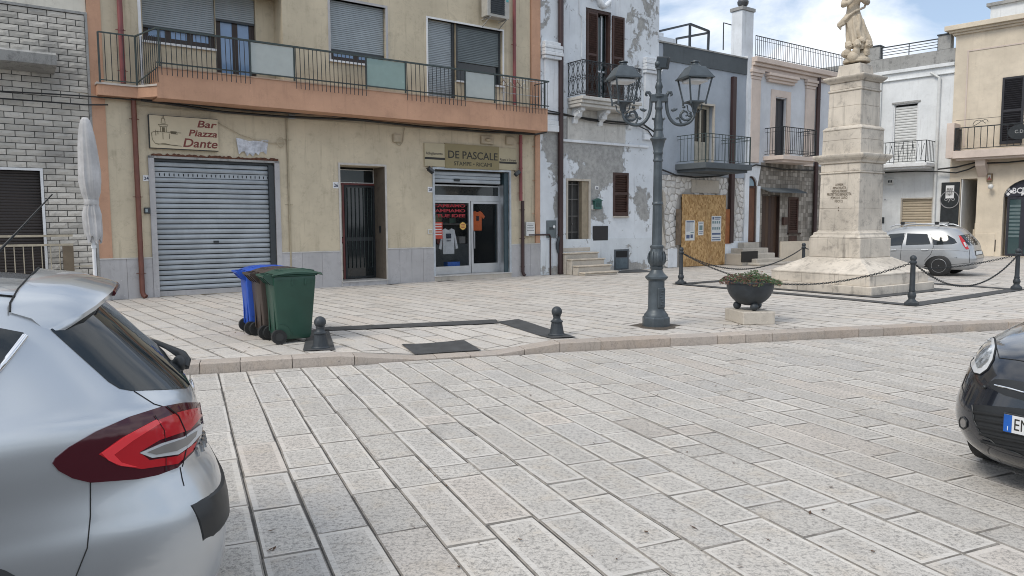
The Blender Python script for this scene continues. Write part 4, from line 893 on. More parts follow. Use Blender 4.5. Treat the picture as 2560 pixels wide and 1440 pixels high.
# balcony door with louvred shutters
fr = frame_rect('balcony_door', m_brown, wh, (bd[0], bd[1], zsl, bd[3]), .09, .0, .14, 'lrt')
m = MB(); m.box(bd[0], bd[1], .26, .28, zsl, bd[3]); m.build('backing', m_dark, fr); ux = A.U(1494, 120)
m = MB(); m.box(ux+.12, bd[1]-.12, .2, .21, zsl+.1, bd[3]-.15); m.build('pane', glass('green_black_glass', (.03, .055, .06), .05), fr); m = MB(); m.box(ux+.3, ux+.35, .16, .22, zsl, bd[3]-.1); m.box(ux+.02, bd[1]-.1, .165, .215, zsl+1.0, zsl+1.05); m.build('glazing_bar', m_white, fr)
louvre(wh, (bd[0]+.07, ux, zsl+.05, bd[3]-.10), -.02, m_brown, (.52,), 40, 'shutter'); ru = A.R(1527, 1556, 43, 170); louvre(wh, (ru[0], ru[1], zsl+.05, ru[3]), -.10, m_brown, (.52,), 36, 'shutter')
# balcony slab and consoles
u0, u1 = A.U(1416, 238), A.U(1606, 258, offW)
for (e, z0_, z1_) in ((.0, -.10, .0), (-.07, -.20, -.102), (-.14, -.30, -.202)): m = MB(); m.box(u0-e*.3, u1+e, -offW-e, -.03, zsl+z0_, zsl+z1_); m.build('balcony_course', m_weather, wh, bevel=.012)
for px in (1452, 1515, 1590):
    uc = A.U(px, 270, offW*.5); m = MB(); pr = [(0, 0), (-offW*.62, 0), (-offW*.62, -.10), (-offW*.45, -.14), (-offW*.40, -.28), (-offW*.2, -.33), (-offW*.14, -.46), (0, -.5)]
    m.prism([(uc-.09, -.03+y_, zsl-.302+z_) for y_, z_ in pr], (.18, 0, 0)); c_ = m.build('console', m_white, wh, bevel=.01)
    m = MB(); m.tube([(uc-.105, -.03-offW*.35-(.16-.011*k)*math.cos(k*.55), zsl-.50+(.16-.011*k)*math.sin(k*.55)) for k in range(14)], .022, 6); m.build('scroll', m_white, c_, smooth=60)
m = MB(); m.box(u0, u1-.05, -.06, -.031, 4.36, zsl-.31); m.build('console_panel', m_weather, wh)
# wrought-iron railing
wr_ = on_front('wrought_iron_railing', 'black wrought iron railing with scrolls on the white house balcony', 'railing', A, u0, zsl, .03)
zt = A(1530, 160, offW)[1]; yb = -offW+.04
m = MB(); m.tube([(u0+.03, -.03, zt), (u0+.03, yb, zt), (u1-.03, yb, zt), (u1-.03, -.03, zt)], .02, 4); m.build('handrail', m_iron, wr_); m = MB(); m.tube([(u0+.03, -.03, zsl+.06), (u0+.03, yb, zsl+.06), (u1-.03, yb, zsl+.06), (u1-.03, -.03, zsl+.06)], .014, 4); m.build('bottom_rail', m_iron, wr_)
def lattice(p, q, n):
    p, q = Vector(p), Vector(q); hh = zt-zsl-.06
    for k in range(n):
        a_, b_ = p+(q-p)*k/n, p+(q-p)*(k+1)/n; d_ = (b_-a_); mid = a_+d_/2; m = MB()
        def W_(f, g): pt = a_+d_*f; return (pt.x, pt.y, zsl+.06+hh*g)
        m.tube([W_(0, 0), W_(0, 1)], .010, 6)
        for g0 in (0, .5):
            m.tube([W_(.5, g0), W_(.95, g0+.25), W_(.5, g0+.5)], .008, 5); m.tube([W_(.5, g0), W_(.05, g0+.25), W_(.5, g0+.5)], .008, 5)
        for g in (.07, .45, .55, .93):
            for s in (.25, .75): m.tube([W_(s+.16*math.cos(t*.8), g+.035*math.sin(t*.8)) for t in range(8)], .007, 4, closed=True)
        m.build('lattice_panel', m_iron, wr_, smooth=60)
lattice((u0+.03, -.06), (u0+.03, yb), 3); lattice((u0+.03, yb), (u1-.03, yb), 13); lattice((u1-.03, yb), (u1-.03, -.06), 3)
# ground floor door behind an iron gate
a, b, c, d = uWd
gt = on_front('gated_door', 'dark door behind an iron gate above stone steps', 'door', A, a, c)
frame_rect('surround', m_stepstone, gt, (a-.04, b+.04, c, d+.04), .07, -.05, .1, 'lrt'); m = MB(); m.box(b-.30, b-.002, .0, .28, c, d); m.build('reveal_panel', plain('beige_reveal', (.30, .25, .18), .7), gt)
m = MB(); m.box(a, b-.3, .2, .22, c, d); m.build('door_panel', plain('mesh_door', (.045, .045, .044), .7, 0, .2, 8), gt)
m_grey = plain('grey_iron', (.13, .125, .12), .5); um = (a+.04+b-.3)/2
for u in (a+.05, um, b-.33): m = MB(); m.box(u-.014, u+.014, .13, .16, c+.02, d-.06); m.build('gate_bar', m_grey, gt)
for g in (.0, .23, .48, .74, .97): m = MB(); z_ = c+.02+(d-c-.1)*g; m.box(a+.036, b-.316, .132, .158, z_-.014, z_+.014); m.build('gate_rail', m_grey, gt)
m = MB(); m.sphere((um, .12, c+.75), .03, 10); m.build('lock', m_grey, gt, smooth=60)
stp = on_front('stone_steps', 'worn beige stone steps leading to the gated door', 'steps', A, a, .12, .03)
us0, us1 = 12.55, 13.93
for k in range(4):
    zt = .80-.19*k; y1 = -.30*(k+1); e = .02*(k == 3); m = MB(); m.box(us0-.0, us1, y1, -.035+(-.30*k if k else 0), .122, zt-.045); m.build('riser_block', m_stepstone, stp, bevel=.012); m = MB(); m.box(us0-.03, us1+.03, y1-.03, -.036+(-.30*k-.032 if k else 0), zt-.044, zt); m.build('tread', plain('tread_stone', (.52, .46, .38), .7, 0, .2, 6), stp, bevel=.012)
m = MB(); m.box(us0+.02, us1-.12, -.06, -.0, .82, .95); m.build('threshold', m_stepstone, stp, bevel=.008)
louvre(wh, lw, -.05, m_brown, (.52,), 18, 'shutter', .08, .09); m = MB(); m.box(lw[0]-.0, lw[1]+.0, -.09, .1, lw[2]-.05, lw[2]-.002); m.build('window_sill', m_stepstone, wh)
def slot(t, a, b, c, d, y):
    m = MB(); m.prism([(a-.04, y-.03, d), (b+.04, y-.03, d), ((a+b)/2, y-.03, d+.08)], (0, .16, 0)); m.build('roof', m_gr, t); m = MB(); m.box(a+.04, b-.04, y-.006, y, c+.08, d-.06); m.build('flap', plain('dark_green_metal', (.015, .05, .045), .5), t)
    for k in (-1, 0, 1): m = MB(); m.box((a+b)/2+k*.07-.008, (a+b)/2+k*.07+.008, y-.012, y-.006, c+.1, d-.08); m.build('grille_bar', m_gr, t)
m_gr = plain('green_metal', (.03, .105, .09), .4, .2)
wall_box('letter_box', 'small green metal letter box right of the gated door', 'letter box', A.R(1485, 1502, 502, 523, .1), .12, m_gr, extra=slot, off=.03)
wall_box('junction_box', 'tiny white bell box beside the green letter box', 'doorbell', A.R(1476, 1484, 512, 524), .04, m_whiteplastic, extra=None, off=.03)
number_plate('32', 'small white house number plate above the green letter box', A.R(1486, 1494, 465, 474), -.045)
wall_box('wall_plaque', 'plain black panel on the wall beside the stone steps', 'panel', A.R(1480, 1517, 565, 601), .03, plain('black_panel', (.014, .013, .015), .5), off=.03, bevel=.003)
def cellar(t, a, b, c, d, y):
    m = MB(); m.box(a+.08, b-.08, y-.006, y, c+(d-c)*.62, d-.06); m.build('opening', m_dark, t); m = MB(); m.box(a+.08, b-.08, y-.012, y, c+.05, c+(d-c)*.58); m.build('lower_panel', plain('blue_grey_metal', (.10, .135, .16), .5, .2, .25, 5), t)
t = wall_box('cellar_hatch', 'small blue grey metal cellar hatch at pavement level', 'hatch', (ce[0], ce[1], .15, ce[3]), .03, plain('grey_metal_frame', (.085, .10, .115), .5, .2), extra=cellar, off=.03)
def knob(t, a, b, c, d, y): m = MB(); m.sphere((b-.1, y-.01, d-.2), .05, 12, sc=(1, .4, 1)); m.build('dial', m_whitepaint, t, smooth=60); m = MB(); m.box(a+.1, b-.1, y-.004, y, c+.25, c+.33); m.build('plate', m_shutterD, t)
wall_box('meter_cabinet', 'dark grey meter cabinet door on the white house', 'meter box', A.R(1364, 1388, 551, 594), .03, plain('grey_cabinet', (.12, .145, .155), .5), off=.03, extra=knob)
gp = on_front('gas_pipe', 'dark gas pipe rising beside the corner of white house', 'pipe', A, A.U(1372, 640), .12, .05)
m = MB(); u = A.U(1372, 640); m.tube([(u, -.08, .12), (u, -.08, 1.3), (u-.04, -.09, 1.38), (uE-.5, -.09, 1.38)], .025, 8); m.build('pipe_run', m_darkpipe, gp, smooth=60); m = MB(); u2 = A.U(1391, 620); m.tube([(u2+.1, -.1, 1.55), (u2+.05, -.12, 1.35), (u2-.06, -.12, 1.1), (u2-.04, -.1, .95), (u2+.02, -.1, .8)], .05, 8); m.build('pipe_elbow', m_anth, gp, smooth=60)
pipe('downpipe', m_darkpipe, 1402, -160, 684, .12, .085, wh); m = MB(); u = A.U(1402, 600, .12); m.tube([(u, -.12, .14), (u+.12, -.2, .16)], .05, 8); m.build('pipe_shoe', m_black, wh, smooth=60)
cable('overhead_cable', 'thick black cable looping across the white house below its balcony', [Apx(x, y, .12) for x, y in ((1368, 283), (1400, 286), (1440, 292), (1500, 301), (1560, 306), (1610, 312), (1636, 330))], .028)
cable('overhead_cable', 'second black cable crossing the white house toward the lamp', [Apx(x, y, .16) for x, y in ((1366, 276), (1400, 282), (1470, 300), (1530, 309), (1590, 312), (1620, 326), (1637, 350))], .020)
# ================================================================= BLUE-GREY HOUSE
uB0, uB1 = uW1+.004, A.U(1862, 380)
bh = on_front('blue_house', 'low blue grey house with boarded rubble stone ground floor', 'house', A, uB0)
zp1, zp0 = A(1757, 127)[1], A(1757, 168)[1]; zsr = A(1740, 440)[1]
bdr = A.R(1736, 1783, 262, 395); offB = off_for(1692, 1765, 338); zbs = A(1810, 408, offB)[1]
wall('wall', m_blue, bh, uB0, uB1, zsr, zp1-.02, [(bdr[0], bdr[1], zbs, bdr[3], .35)], thick=.5)
m = MB(); m.box(uB0+.25, uB1-.03, -.04, -.001, zp0, zp1); m.build('parapet_band', m_slate, bh); m = MB(); m.box(uB0, uB1, -.06, .3, zp1+.001, zp1+.05); m.build('coping', m_concrete, bh)
m = MB(); m.box(uB0+.02, uB1-.02, .5, 9, .12, zp1-.5); m.build('house_body', m_white, bh)
frame_rect('door_surround', m_stepstone, bh, (bdr[0]-.04, bdr[1]+.06, zbs, bdr[3]+.06), .07, -.03, .05, 'rt')
fd = frame_rect('balcony_door', plain('cream_door', (.42, .38, .30), .6), bh, (bdr[0], bdr[1]-.02, zbs, bdr[3]), .12, .18, .26); m = MB(); m.box(bdr[0]+.12, bdr[1]-.14, .22, .23, zbs+.9, bdr[3]-.12); m.build('pane', m_glassdark, fd); m = MB(); m.box(bdr[0]+.12, bdr[1]-.14, .2, .25, zbs+.05, zbs+.9); m.build('panel', plain('cream_panel_b', (.40, .37, .30), .6), fd)
m = MB(); m.box((bdr[0]+bdr[1])/2-.04, (bdr[0]+bdr[1])/2+.04, .17, .25, zbs, bdr[3]-.1); m.build('stile', plain('cream_stile', (.44, .40, .32), .6), fd)
def balcony(root, u0, u1, off, zs, th, zr, mat_s, mat_r, nf, ns, rlabel, plane=A, r=.009, over=.06, z0b=None, name='balcony_railing', knots=False):
    m = MB(); m.prism([(u0-over, .05, zs-th), (u1+over, .05, zs-th), (u1+over, -off-over, zs-th), (u0-over, -off-over, zs-th)], (0, 0, th)); m.build('balcony_slab', mat_s, root, bevel=.01)
    m = MB(); m.prism([(u0+.05, .04, zs-th-.09), (u1-.05, .04, zs-th-.09), (u1-.05, -off+.06, zs-th-.09), (u0+.05, -off+.06, zs-th-.09)], (0, 0, .088)); m.build('balcony_underside', mat_s, root)
    t = on_front(name, rlabel, 'railing', plane, u0, zs, 0)
    p = [(u0, -.02), (u0, -off), (u1, -off), (u1, -.02)]
    m = MB(); m.tube([(*q, zr) for q in p], r*1.9, 4); m.build('handrail', mat_r, t); m = MB(); m.tube([(*q, zs+.08) for q in p], r*1.4, 4); m.build('bottom_rail', mat_r, t)
    for q in (p[1], p[2]): m = MB(); m.box(q[0]-.018, q[0]+.018, q[1]-.018, q[1]+.018, zs, zr); m.build('post', mat_r, t)
    for (q, s, n) in ((p[0], p[1], ns), (p[1], p[2], nf), (p[2], p[3], ns)): bars_between(t, 'bar', mat_r, q, s, n, z0b or zs+.08, zr-.01, r, False)
    return t, p
zrb = A(1820, 338, offB)[1]; t, p = balcony(bh, A.U(1692, 340), A.U(1876, 345, offB), offB, zbs, .20, zrb, m_slate, m_green_iron, 15, 9, 'green iron balcony railing on the blue grey house')
m = MB(); m.tube([(*q, zrb-.12) for q in p], .012, 4); m.build('mid_rail', m_green_iron, t)
# broad flue down the front
m = MB(); u = A.U(1827, 400); m.box(u-.10, u+.10, -.14, -.0, .95, A(1827, 192)[1]); m.build('flue', m_darkpipe, bh, bevel=.01)
# rubble stone ground floor, stone by stone
osb = A.R(1699, 1808, 487, 664)
wall('rubble_backing', plaster('lime_mortar', (.46, .44, .41), (.25, .23, .2), .6, .4, .8), bh, uB0, uB1+.25, .12, zsr, [(osb[0]+.1, osb[1]-.05, .12, osb[3]-.1, .3)], off=-.04, thick=.45)
m_rub = NT('rubble_stone'); v_ = m_rub.pos(); oi = m_rub.n('ObjectInfo').outputs['Random']; f1 = m_rub.noise(v_, 8, 6, .7); c_ = m_rub.mix(oi, (.56, .545, .52), (.72, .705, .68)); c_ = m_rub.mix(m_rub.math('MULTIPLY', m_rub.ramp(f1, .5, .75), .6), c_, (.30, .28, .25)); m_rub = m_rub.done(c_, .9, 0, f1, .8, .02, .2)
rs = random.Random(21)
def rubble(root, a, b, c, d, y, cell, holes, name='stone'):
    pts = []; ny = int((d-c)/cell)
    for j in range(-1, ny+2):
        for i in range(-1, int((b-a)/cell)+2): pts.append(Vector((a+cell*(i+.5+(j % 2)*.5)+rs.uniform(-.36, .36)*cell, c+cell*(j+.5)+rs.uniform(-.34, .34)*cell)))
    for p in pts:
        if not (a < p.x < b and c < p.y < d) or any(h[0]-.06 < p.x < h[1]+.06 and h[2] < p.y < h[3]+.06 for h in holes): continue
        poly = [Vector((max(a, p.x-cell), max(c, p.y-cell))), Vector((min(b, p.x+cell), max(c, p.y-cell))), Vector((min(b, p.x+cell), min(d, p.y+cell))), Vector((max(a, p.x-cell), min(d, p.y+cell)))]
        for q in pts:
            if q is p or (q-p).length > 2.6*cell: continue
            n = (p-q).normalized(); poly = clip_half(poly, (p+q)/2+n*rs.uniform(.006, .02), n)
            if len(poly) < 3: break
        if len(poly) < 3: continue
        o1 = inset(poly, .03) or poly; pr = rs.uniform(.02, .05); n = len(poly); cc = sum(poly, Vector((0, 0)))/n
        vs = [(q.x, y+.03, q.y) for q in poly]+[(q.x, y-pr*.5, q.y) for q in poly]+[(q.x*.8+cc.x*.2, y-pr, q.y*.8+cc.y*.2) for q in poly]
        fs = [(k, (k+1) % n, n+(k+1) % n, n+k) for k in range(n)]+[(n+k, n+(k+1) % n, 2*n+(k+1) % n, 2*n+k) for k in range(n)]+[list(range(2*n, 3*n))]
        o0 = root_off(root); link(bpy.data.objects.new(name, mesh(name, [Vector(v)-o0 for v in vs], fs, m_rub, None, 35)), root)
rubble(bh, uB0+.0, uB1+.2, .14, zsr, .04, .235, [(osb[0]-.05, osb[1]+.32, .0, osb[3]), (A.U(1822, 600), A.U(1836, 600), .9, 9)])
m = MB(); m.box(uB0+.62, osb[0]-.12, -.02, .06, .125, .8); m.build('render_patch', m_white, bh, bevel=.01); m = MB(); m.box(osb[1]+.02, uB1+.1, -.06, .05, .125, 1.0); m.build('render_patch', m_white, bh, bevel=.01)
m = MB(); m.box(osb[0]+.6, osb[1]-.3, -.02, .05, osb[3]+.06, osb[3]+.55); m.build('lintel_stone', m_stepstone, bh, bevel=.015)
m = MB(); m.prism([(uB0+.25+.22*math.cos(t*.3), .03, 2.4+.5*math.sin(t*.3)) for t in range(0, 11)]+[(uB0+.03, .03, .9), (uB0+.47, .03, .9)][::-1], (0, -.06, 0)); m.build('niche_stone', m_stepstone, bh, bevel=.01)
hb = on_front('osb_hoarding', 'orange chipboard hoarding closing the doorway with three notices', 'hoarding', A, osb[0])
um = A.U(1763, 600); m_osb = osb_mat()
for (p, q) in ((osb[0], um-.008), (um+.008, osb[1])): m = MB(); m.box(p, q, -.10, -.08, .14, osb[3]); m.build('board', m_osb, hb)
m = MB(); m.box(A.U(1808, 560)+.01, A.U(1823, 560), -.09, -.05, A(1815, 609)[1], A(1815, 523)[1]); m.build('side_board', plain('orange_ply', (.30, .105, .035), .7, 0, .2, 5), hb); m = MB(); m.box(A.U(1687, 560), A.U(1697, 560), -.11, -.05, A(1692, 612)[1], A(1692, 522)[1]); m.build('timber_post', plain('grey_timber', (.16, .12, .085), .8, 0, .3, 5), hb)
m_paper = plain('white_paper', (.62, .64, .64), .7, 0, .05, 5); m_printb = plain('blue_print', (.08, .11, .20), .7); m_printg = plain('grey_green_print', (.16, .24, .25), .7)
def notice(label, r, rows):
    a, b, c, d = r; t = on_front('notice', label, 'notice', A, (a+b)/2, c, .1); m = MB(); m.box(a, b, -.106, -.101, c, d); m.build('sheet', m_paper, t)
    for (x0, x1, z0, z1, mt) in rows: m = MB(); m.box(a+(b-a)*x0, a+(b-a)*x1, -.109, -.1062, c+(d-c)*z0, c+(d-c)*z1); m.build('print_block', mt, t)
notice('white text notice on the left chipboard', A.R(1708, 1731, 551, 601), [(.1, .9, .90, .96, m_printb)]+[(.1, .5+.3*(k % 2), .86-.05*k, .88-.05*k, m_printb) for k in range(9)]+[(.1, .45, .10, .28, m_printb), (.55, .8, .12, .30, m_printb), (.55, .9, .38, .42, m_printg)])
t_ = notice('small notice with green emblem between the two larger ones', A.R(1740, 1753, 554, 588), [(.15, .85, .86, .92, m_printb), (.2, .8, .38, .72, m_printg), (.1, .9, .22, .28, m_printb), (.2, .8, .12, .16, m_printb)])
notice('tall notice with rows of blue figures on the right chipboard', A.R(1773, 1797, 540, 603), [(.08, .25, .86, .96, m_printb), (.3, .92, .91, .95, m_printb), (.3, .85, .86, .89, m_printb)]+[(.08+.22*k, .22+.22*k, .70-.24*j, .80-.24*j, m_printg) for k in range(4) for j in range(2)]+[(.05, .95, .26, .33, m_printb), (.1, .9, .14, .17, m_printb), (.05, .95, .04, .08, m_printb)])
cable('wall_cable', 'black cable along the top of the rubble stone wall', [Apx(x, y, .10) for x, y in ((1655, 424), (1690, 438), (1740, 444), (1800, 440), (1850, 426), (1890, 412), (1960, 424), (2035, 426))], .03)
# roof terrace frame and odds and ends above the blue house
pg = on_front('pergola_frame', 'dark steel pergola frame on the roof of the blue house', 'pergola', A, A.U(1650, 100, -2.5), zp1-.5, -2.5)
def at(px, py, off): u, z = A(px, py, off); return (u, -off, z)
for pts in ([at(1648, 78, -2.0), at(1725, 60, -2.6)], [at(1725, 60, -2.6), at(1772, 78, -2.6)], [at(1725, 60, -2.6), at(1724, 125, -2.6)], [at(1772, 78, -2.6), at(1770, 125, -2.6)], [at(1690, 97, -4.2), at(1772, 82, -2.7)], [at(1690, 97, -4.2), at(1690, 120, -4.2)]): m = MB(); m.tube(pts, .055, 4); m.build('beam', m_anth, pg)
m = MB(); u0, z0 = A(1650, 112, -1.5); m.box(u0, A.U(1690, 105, -1.5), 1.5, 2.2, zp1-.5, A(1660, 92, -1.5)[1]); o = m.build('parapet_block', m_white, bh); m = MB(); m.box(A.U(1652, 90, -1.5), A.U(1664, 90, -1.5), 1.6, 1.9, z0, A(1658, 80, -1.5)[1]); m.build('vent_block', m_white, bh)
# ================================================================= PINK HOUSE
uP0, uP1 = uB1+.26, 29.2
ph = on_front('pink_house', 'white house with pale pink pilasters, cornice and tiled ground floor', 'house', A, uP0)
zc1, zc0 = A(1975, 163)[1], A(1975, 183)[1]; zsp = A(1960, 418)[1]
pd = A.R(1936, 1963, 246, 388); offP = off_for(1912, 1959, 318); zps = A(2000, 391, offP)[1]
m_lilac = plaster('pale_lilac_render', (.61, .635, .67), (.38, .39, .42), .2, .25)
ad = A.R(1861, 1891, 440, 585); bdn = A.R(1904, 1947, 489, 612); sw = A.R(1970, 1994, 493, 582)
wall('wall', m_lilac, ph, uP0, uP1, zsp, zc1, [(pd[0], pd[1], zps, pd[3], .3)], thick=.5)
m = MB(); m.box(uB1+.002, uP0+.0, -.05, .45, .9, zc1+.02); m.build('edge_pier', m_white, ph)
m = MB(); m.box(uP0-.2, uP1-.02, .5, 10, .12, zc1-.02); m.build('house_body', m_beigestone, ph)
for (e, z0, z1) in ((.10, zc0-.14, zc0), (.2, zc0+.002, zc0+.12), (.30, zc0+.122, zc1)): m = MB(); m.box(uP0-.03, uP1, -e, -.001, z0, z1); m.build('cornice_course', m_pink, ph, bevel=.012)
for (x0, x1) in ((1874, 1897), (2011, 2033)):
    p, q = A.U(x0, 300), A.U(x1, 300); m = MB(); m.box(p, q, -.07, -.001, zsp+.1, zc0-.5); m.build('pilaster', m_pink, ph, bevel=.01)
    for k in range(3): m = MB(); m.box(p-.04*k-.02, q+.04*k+.02, -.09-.04*k, -.001, zc0-.498+k*.12, zc0-.382+k*.12); m.build('capital_course', m_pink, ph, bevel=.01)
frame_rect('door_surround', m_pink, ph, (pd[0]-.28, pd[1]+.28, zps, pd[3]+.3), .26, -.05, .05, 'lrt'); ln = A.R(1922, 1996, 188, 208, .2)
for k in range(3): m = MB(); m.box(ln[0]+.12-.06*k, ln[1]-.12+.06*k, -.14-.07*k, -.001, ln[2]+(ln[3]-ln[2])*k/3+.001, ln[2]+(ln[3]-ln[2])*(k+1)/3); m.build('hood_course', m_pink, ph, bevel=.01)
f = frame_rect('balcony_door', plain('slate_door', (.035, .035, .042), .5), ph, (pd[0], pd[1], zps, pd[3]), .05, .1, .2); um = (pd[0]+pd[1])/2
for (p, q) in ((pd[0]+.05, um-.006), (um+.006, pd[1]-.05)):
    m = MB(); m.box(p, q, .12, .16, zps, pd[3]-.05); m.build('leaf', plain('slate_leaf', (.033, .034, .042), .45), f, bevel=.008)
m_pinkslab = m_pink
zrp = A(2000, 321, offP)[1]; t, p = balcony(ph, A.U(1912, 320), A.U(2041, 324, offP), offP, zps, .16, zrp, m_pinkslab, m_iron, 19, 8, 'black iron balcony railing on the pink trimmed house', r=.011)
m = MB(); m.tube([(*q, zrp-.16) for q in p], .010, 4); m.tube([(*q, zps+.2) for q in p], .010, 4); m.build('ring_rail', m_iron, t)
rr_ = on_front('roof_railing', 'long thin iron railing along the roof of the pink trimmed house', 'railing', A, uP0, zc1, 0)
zrr = A(1975, 111)[1]; a, b = uP0+.12, uP1-.3
m = MB(); m.tube([(a, -.1, zrr), (b, -.1, zrr)], .02, 4); m.build('handrail', m_anth, rr_); m = MB(); m.tube([(a, -.1, zc1+.1), (b, -.1, zc1+.1)], .014, 4); m.build('bottom_rail', m_anth, rr_); m = MB(); m.tube([(a, -.1, zrr-.14), (b, -.1, zrr-.14)], .010, 4); m.build('ring_rail', m_anth, rr_)
bars_between(rr_, 'bar', m_anth, (a, -.1), (b, -.1), 56, zc1+.0, zrr, .011)
# chimney with spinning cowl
ch = on_front('chimney', 'white square chimney with grey cap and metal cowl', 'chimney', A, A.U(1858, 130, -.5), zc1-.3, -.5)
c0 = A.R(1844, 1873, 30, 125, -.5); m = MB(); m.box(c0[0], c0[1], .3, .8, zc1-.4, c0[3]); m.build('stack', m_white, ch, bevel=.01); m = MB(); m.box(c0[0]-.05, c0[1]+.05, .25, .85, c0[3]+.001, A(1858, 21, -.5)[1]); m.build('cap', m_concrete, ch, bevel=.01)
zc_ = A(1858, 21, -.5)[1]; uc = (c0[0]+c0[1])/2; m = MB(); m.lathe([(.10, 0), (.10, .08), (.16, .10), (.21, .18), (.22, .26), (.18, .34), (.08, .40), (.01, .41)], 16, (uc, .55, zc_), mod=lambda i, th: 1+.06*math.sin(th*8)); m.build('cowl', plain('cowl_metal', (.12, .125, .13), .35, .6), ch, smooth=30)
ae = on_front('roof_aerial', 'thin bent metal pole standing beside the white chimney', 'pole', A, A.U(1808, 60, -1), zp1, -1.0)
m = MB(); m.tube([at(1808, 125, -1), at(1809, 57, -1), at(1842, 66, -1)], .025, 6); m.build('pole', m_anth, ae)
pipe('downpipe', m_darkpipe, 2041, 192, 640, .12, .085, ph)
# tiled ground floor
wall('tile_backing', plain('tile_joint', (.22, .20, .18), .9), ph, uP0+.0, uP1, .12, zsp, [(ad[0], ad[1], .95, ad[3], .3), (bdn[0], bdn[1], .3, bdn[3], .3), (sw[0], sw[1], sw[2], sw[3], .12)], off=.0, thick=.4)
tt = NT('mosaic_tile'); tn = tt.attr('tone'); f1 = tt.noise(tt.pos(), 14, 4, .6); c_ = tt.mix(tn, (.16, .145, .125), (.40, .37, .33)); c_ = tt.mix(tt.math('MULTIPLY', f1, .3), c_, (.12, .11, .1)); m_tile = tt.done(c_, .5, 0, f1, .3)
mt_ = MB(); ts = .165; u = A.U(1899, 520)
while u < uP1-.2:
    z = .95
    while z < zsp-.03:
        if not any(h[0]-.03 < u+ts/2 < h[1]+.03 and h[2]-.03 < z+ts/2 < h[3]+.03 for h in (bdn, sw)): mt_.box(u+.006, u+ts-.006, -.014-rs.uniform(0, .006), -.0, z+.006, z+ts-.006, tone=rs.random()**1.4)
        z += ts
    u += ts
o = mt_.build('wall_tiles', m_tile, ph, tone=True); o['kind'] = 'stuff'
m = MB(); m.box(uP0-.24, A.U(1899, 520)-.01, -.03, -.0, .9, zsp); 
m2 = MB(); zar = ad[3]-(ad[1]-ad[0])/2; uc = (ad[0]+ad[1])/2; R_ = (ad[1]-ad[0])/2
def arch_pts(r, n=14): return [(uc+r*math.cos(math.pi*k/n), zar+r*math.sin(math.pi*k/n)) for k in range(n+1)]
outer = [(uP0-.24, .95), (uP0-.24, zsp), (A.U(1899, 520)-.01, zsp), (A.U(1899, 520)-.01, .95)]
inn = arch_pts(R_); front = [(x, -.03, z) for x, z in [(ad[1], .95)]+inn+[(ad[0], .95)]]
# surround of the arched door: two jamb boxes and a spandrel fan
m2.box(uP0-.24, ad[0], -.03, .0, .95, zar); m2.box(ad[1], outer[2][0], -.03, .0, .95, zar)
N = len(inn); top = [(outer[2][0]+(outer[1][0]-outer[2][0])*k/(N-1), zsp) for k in range(N)]
m2.add([(x, -.03, z) for x, z in inn]+[(x, -.03, z) for x, z in top], [(k+1, k, N+k, N+k+1) for k in range(N-1)])
m2.add([(x, -.03, z) for x, z in inn]+[(x, .25, z) for x, z in inn], [(k, k+1, N+k+1, N+k) for k in range(N-1)]); m2.build('arch_surround', m_white, ph)
adr = on_front('arched_door', 'tall narrow brown arched door with glazed fanlight', 'door', A, uc, .95)
m = MB(); m.box(ad[0]+.04, ad[1]-.04, .06, .12, .96, zar-.08); m.build('leaf', m_brown2, adr, bevel=.01); m = MB(); m.box(ad[0], ad[1], .04, .14, zar-.078, zar); m.build('transom', m_brown, adr)
m = MB(); m.prism([(x, .08, z) for x, z in arch_pts(R_-.05)], (0, .03, 0)); m.build('fanlight', glass('sky_glass', (.25, .34, .40), .06), adr)
m = MB(); pr = [(uc+(R_-.02)*math.cos(math.pi*k/14), .07, zar+(R_-.02)*math.sin(math.pi*k/14)) for k in range(15)]; m.tube([(ad[1]-.02, .07, .96)]+pr+[(ad[0]+.02, .07, .96)], .04, 6); m.build('door_frame', m_brown, adr)
bdo = on_front('plank_door', 'dark brown plank door under a thin slate canopy', 'door', A, bdn[0], .3)
n = 6
for k in range(n): m = MB(); p = bdn[0]+(bdn[1]-bdn[0])*k/n; q = bdn[0]+(bdn[1]-bdn[0])*(k+1)/n; m.box(p+.004, q-.004, .10, .14, .30, bdn[3]); m.build('plank', plain('door_plank', (.045+.012*(k % 3), .026+.006*(k % 3), .022), .55), bdo)
frame_rect('door_frame', m_darkwood, bdo, (bdn[0]-.02, bdn[1]+.02, .30, bdn[3]+.04), .05, -.02, .12, 'lrt')
m = MB(); ca = A.R(1899, 2006, 474, 486, .3); m.prism([(bdn[0]-.15, 0, bdn[3]+.28), (bdn[1]+1.15, 0, bdn[3]+.28), (bdn[1]+1.15, -.5, bdn[3]+.10), (bdn[0]-.15, -.5, bdn[3]+.10)], (0, 0, .04)); m.build('canopy', m_slate, ph)
louvre(ph, sw, -.03, m_brown, (), 16, 'shutter', .07, .08); m = MB(); m.box(sw[0]-.05, sw[1]+.15, -.10, .0, sw[2]-.07, sw[2]-.002); m.build('window_sill', m_darkwood, ph)
wall_box('meter_box', 'small dark meter box between plank door and shuttered window', 'meter box', A.R(1953, 1964, 543, 562), .10, m_brown, off=.02); wall_box('hatch_cover', 'brown metal hatch below the shuttered window', 'hatch', A.R(1970, 1990, 589, 609), .03, m_brown, off=.015)
m = MB(); m.box(bdn[1]+.1, uP1, -.05, .0, .122, .94); m.build('beige_dado', m_beigestone, ph)
st2 = on_front('stone_steps', 'rough stone steps below the arched door and plank door', 'steps', A, uP0, .12)
s0 = A.R(1857, 1925, 600, 655, .6)
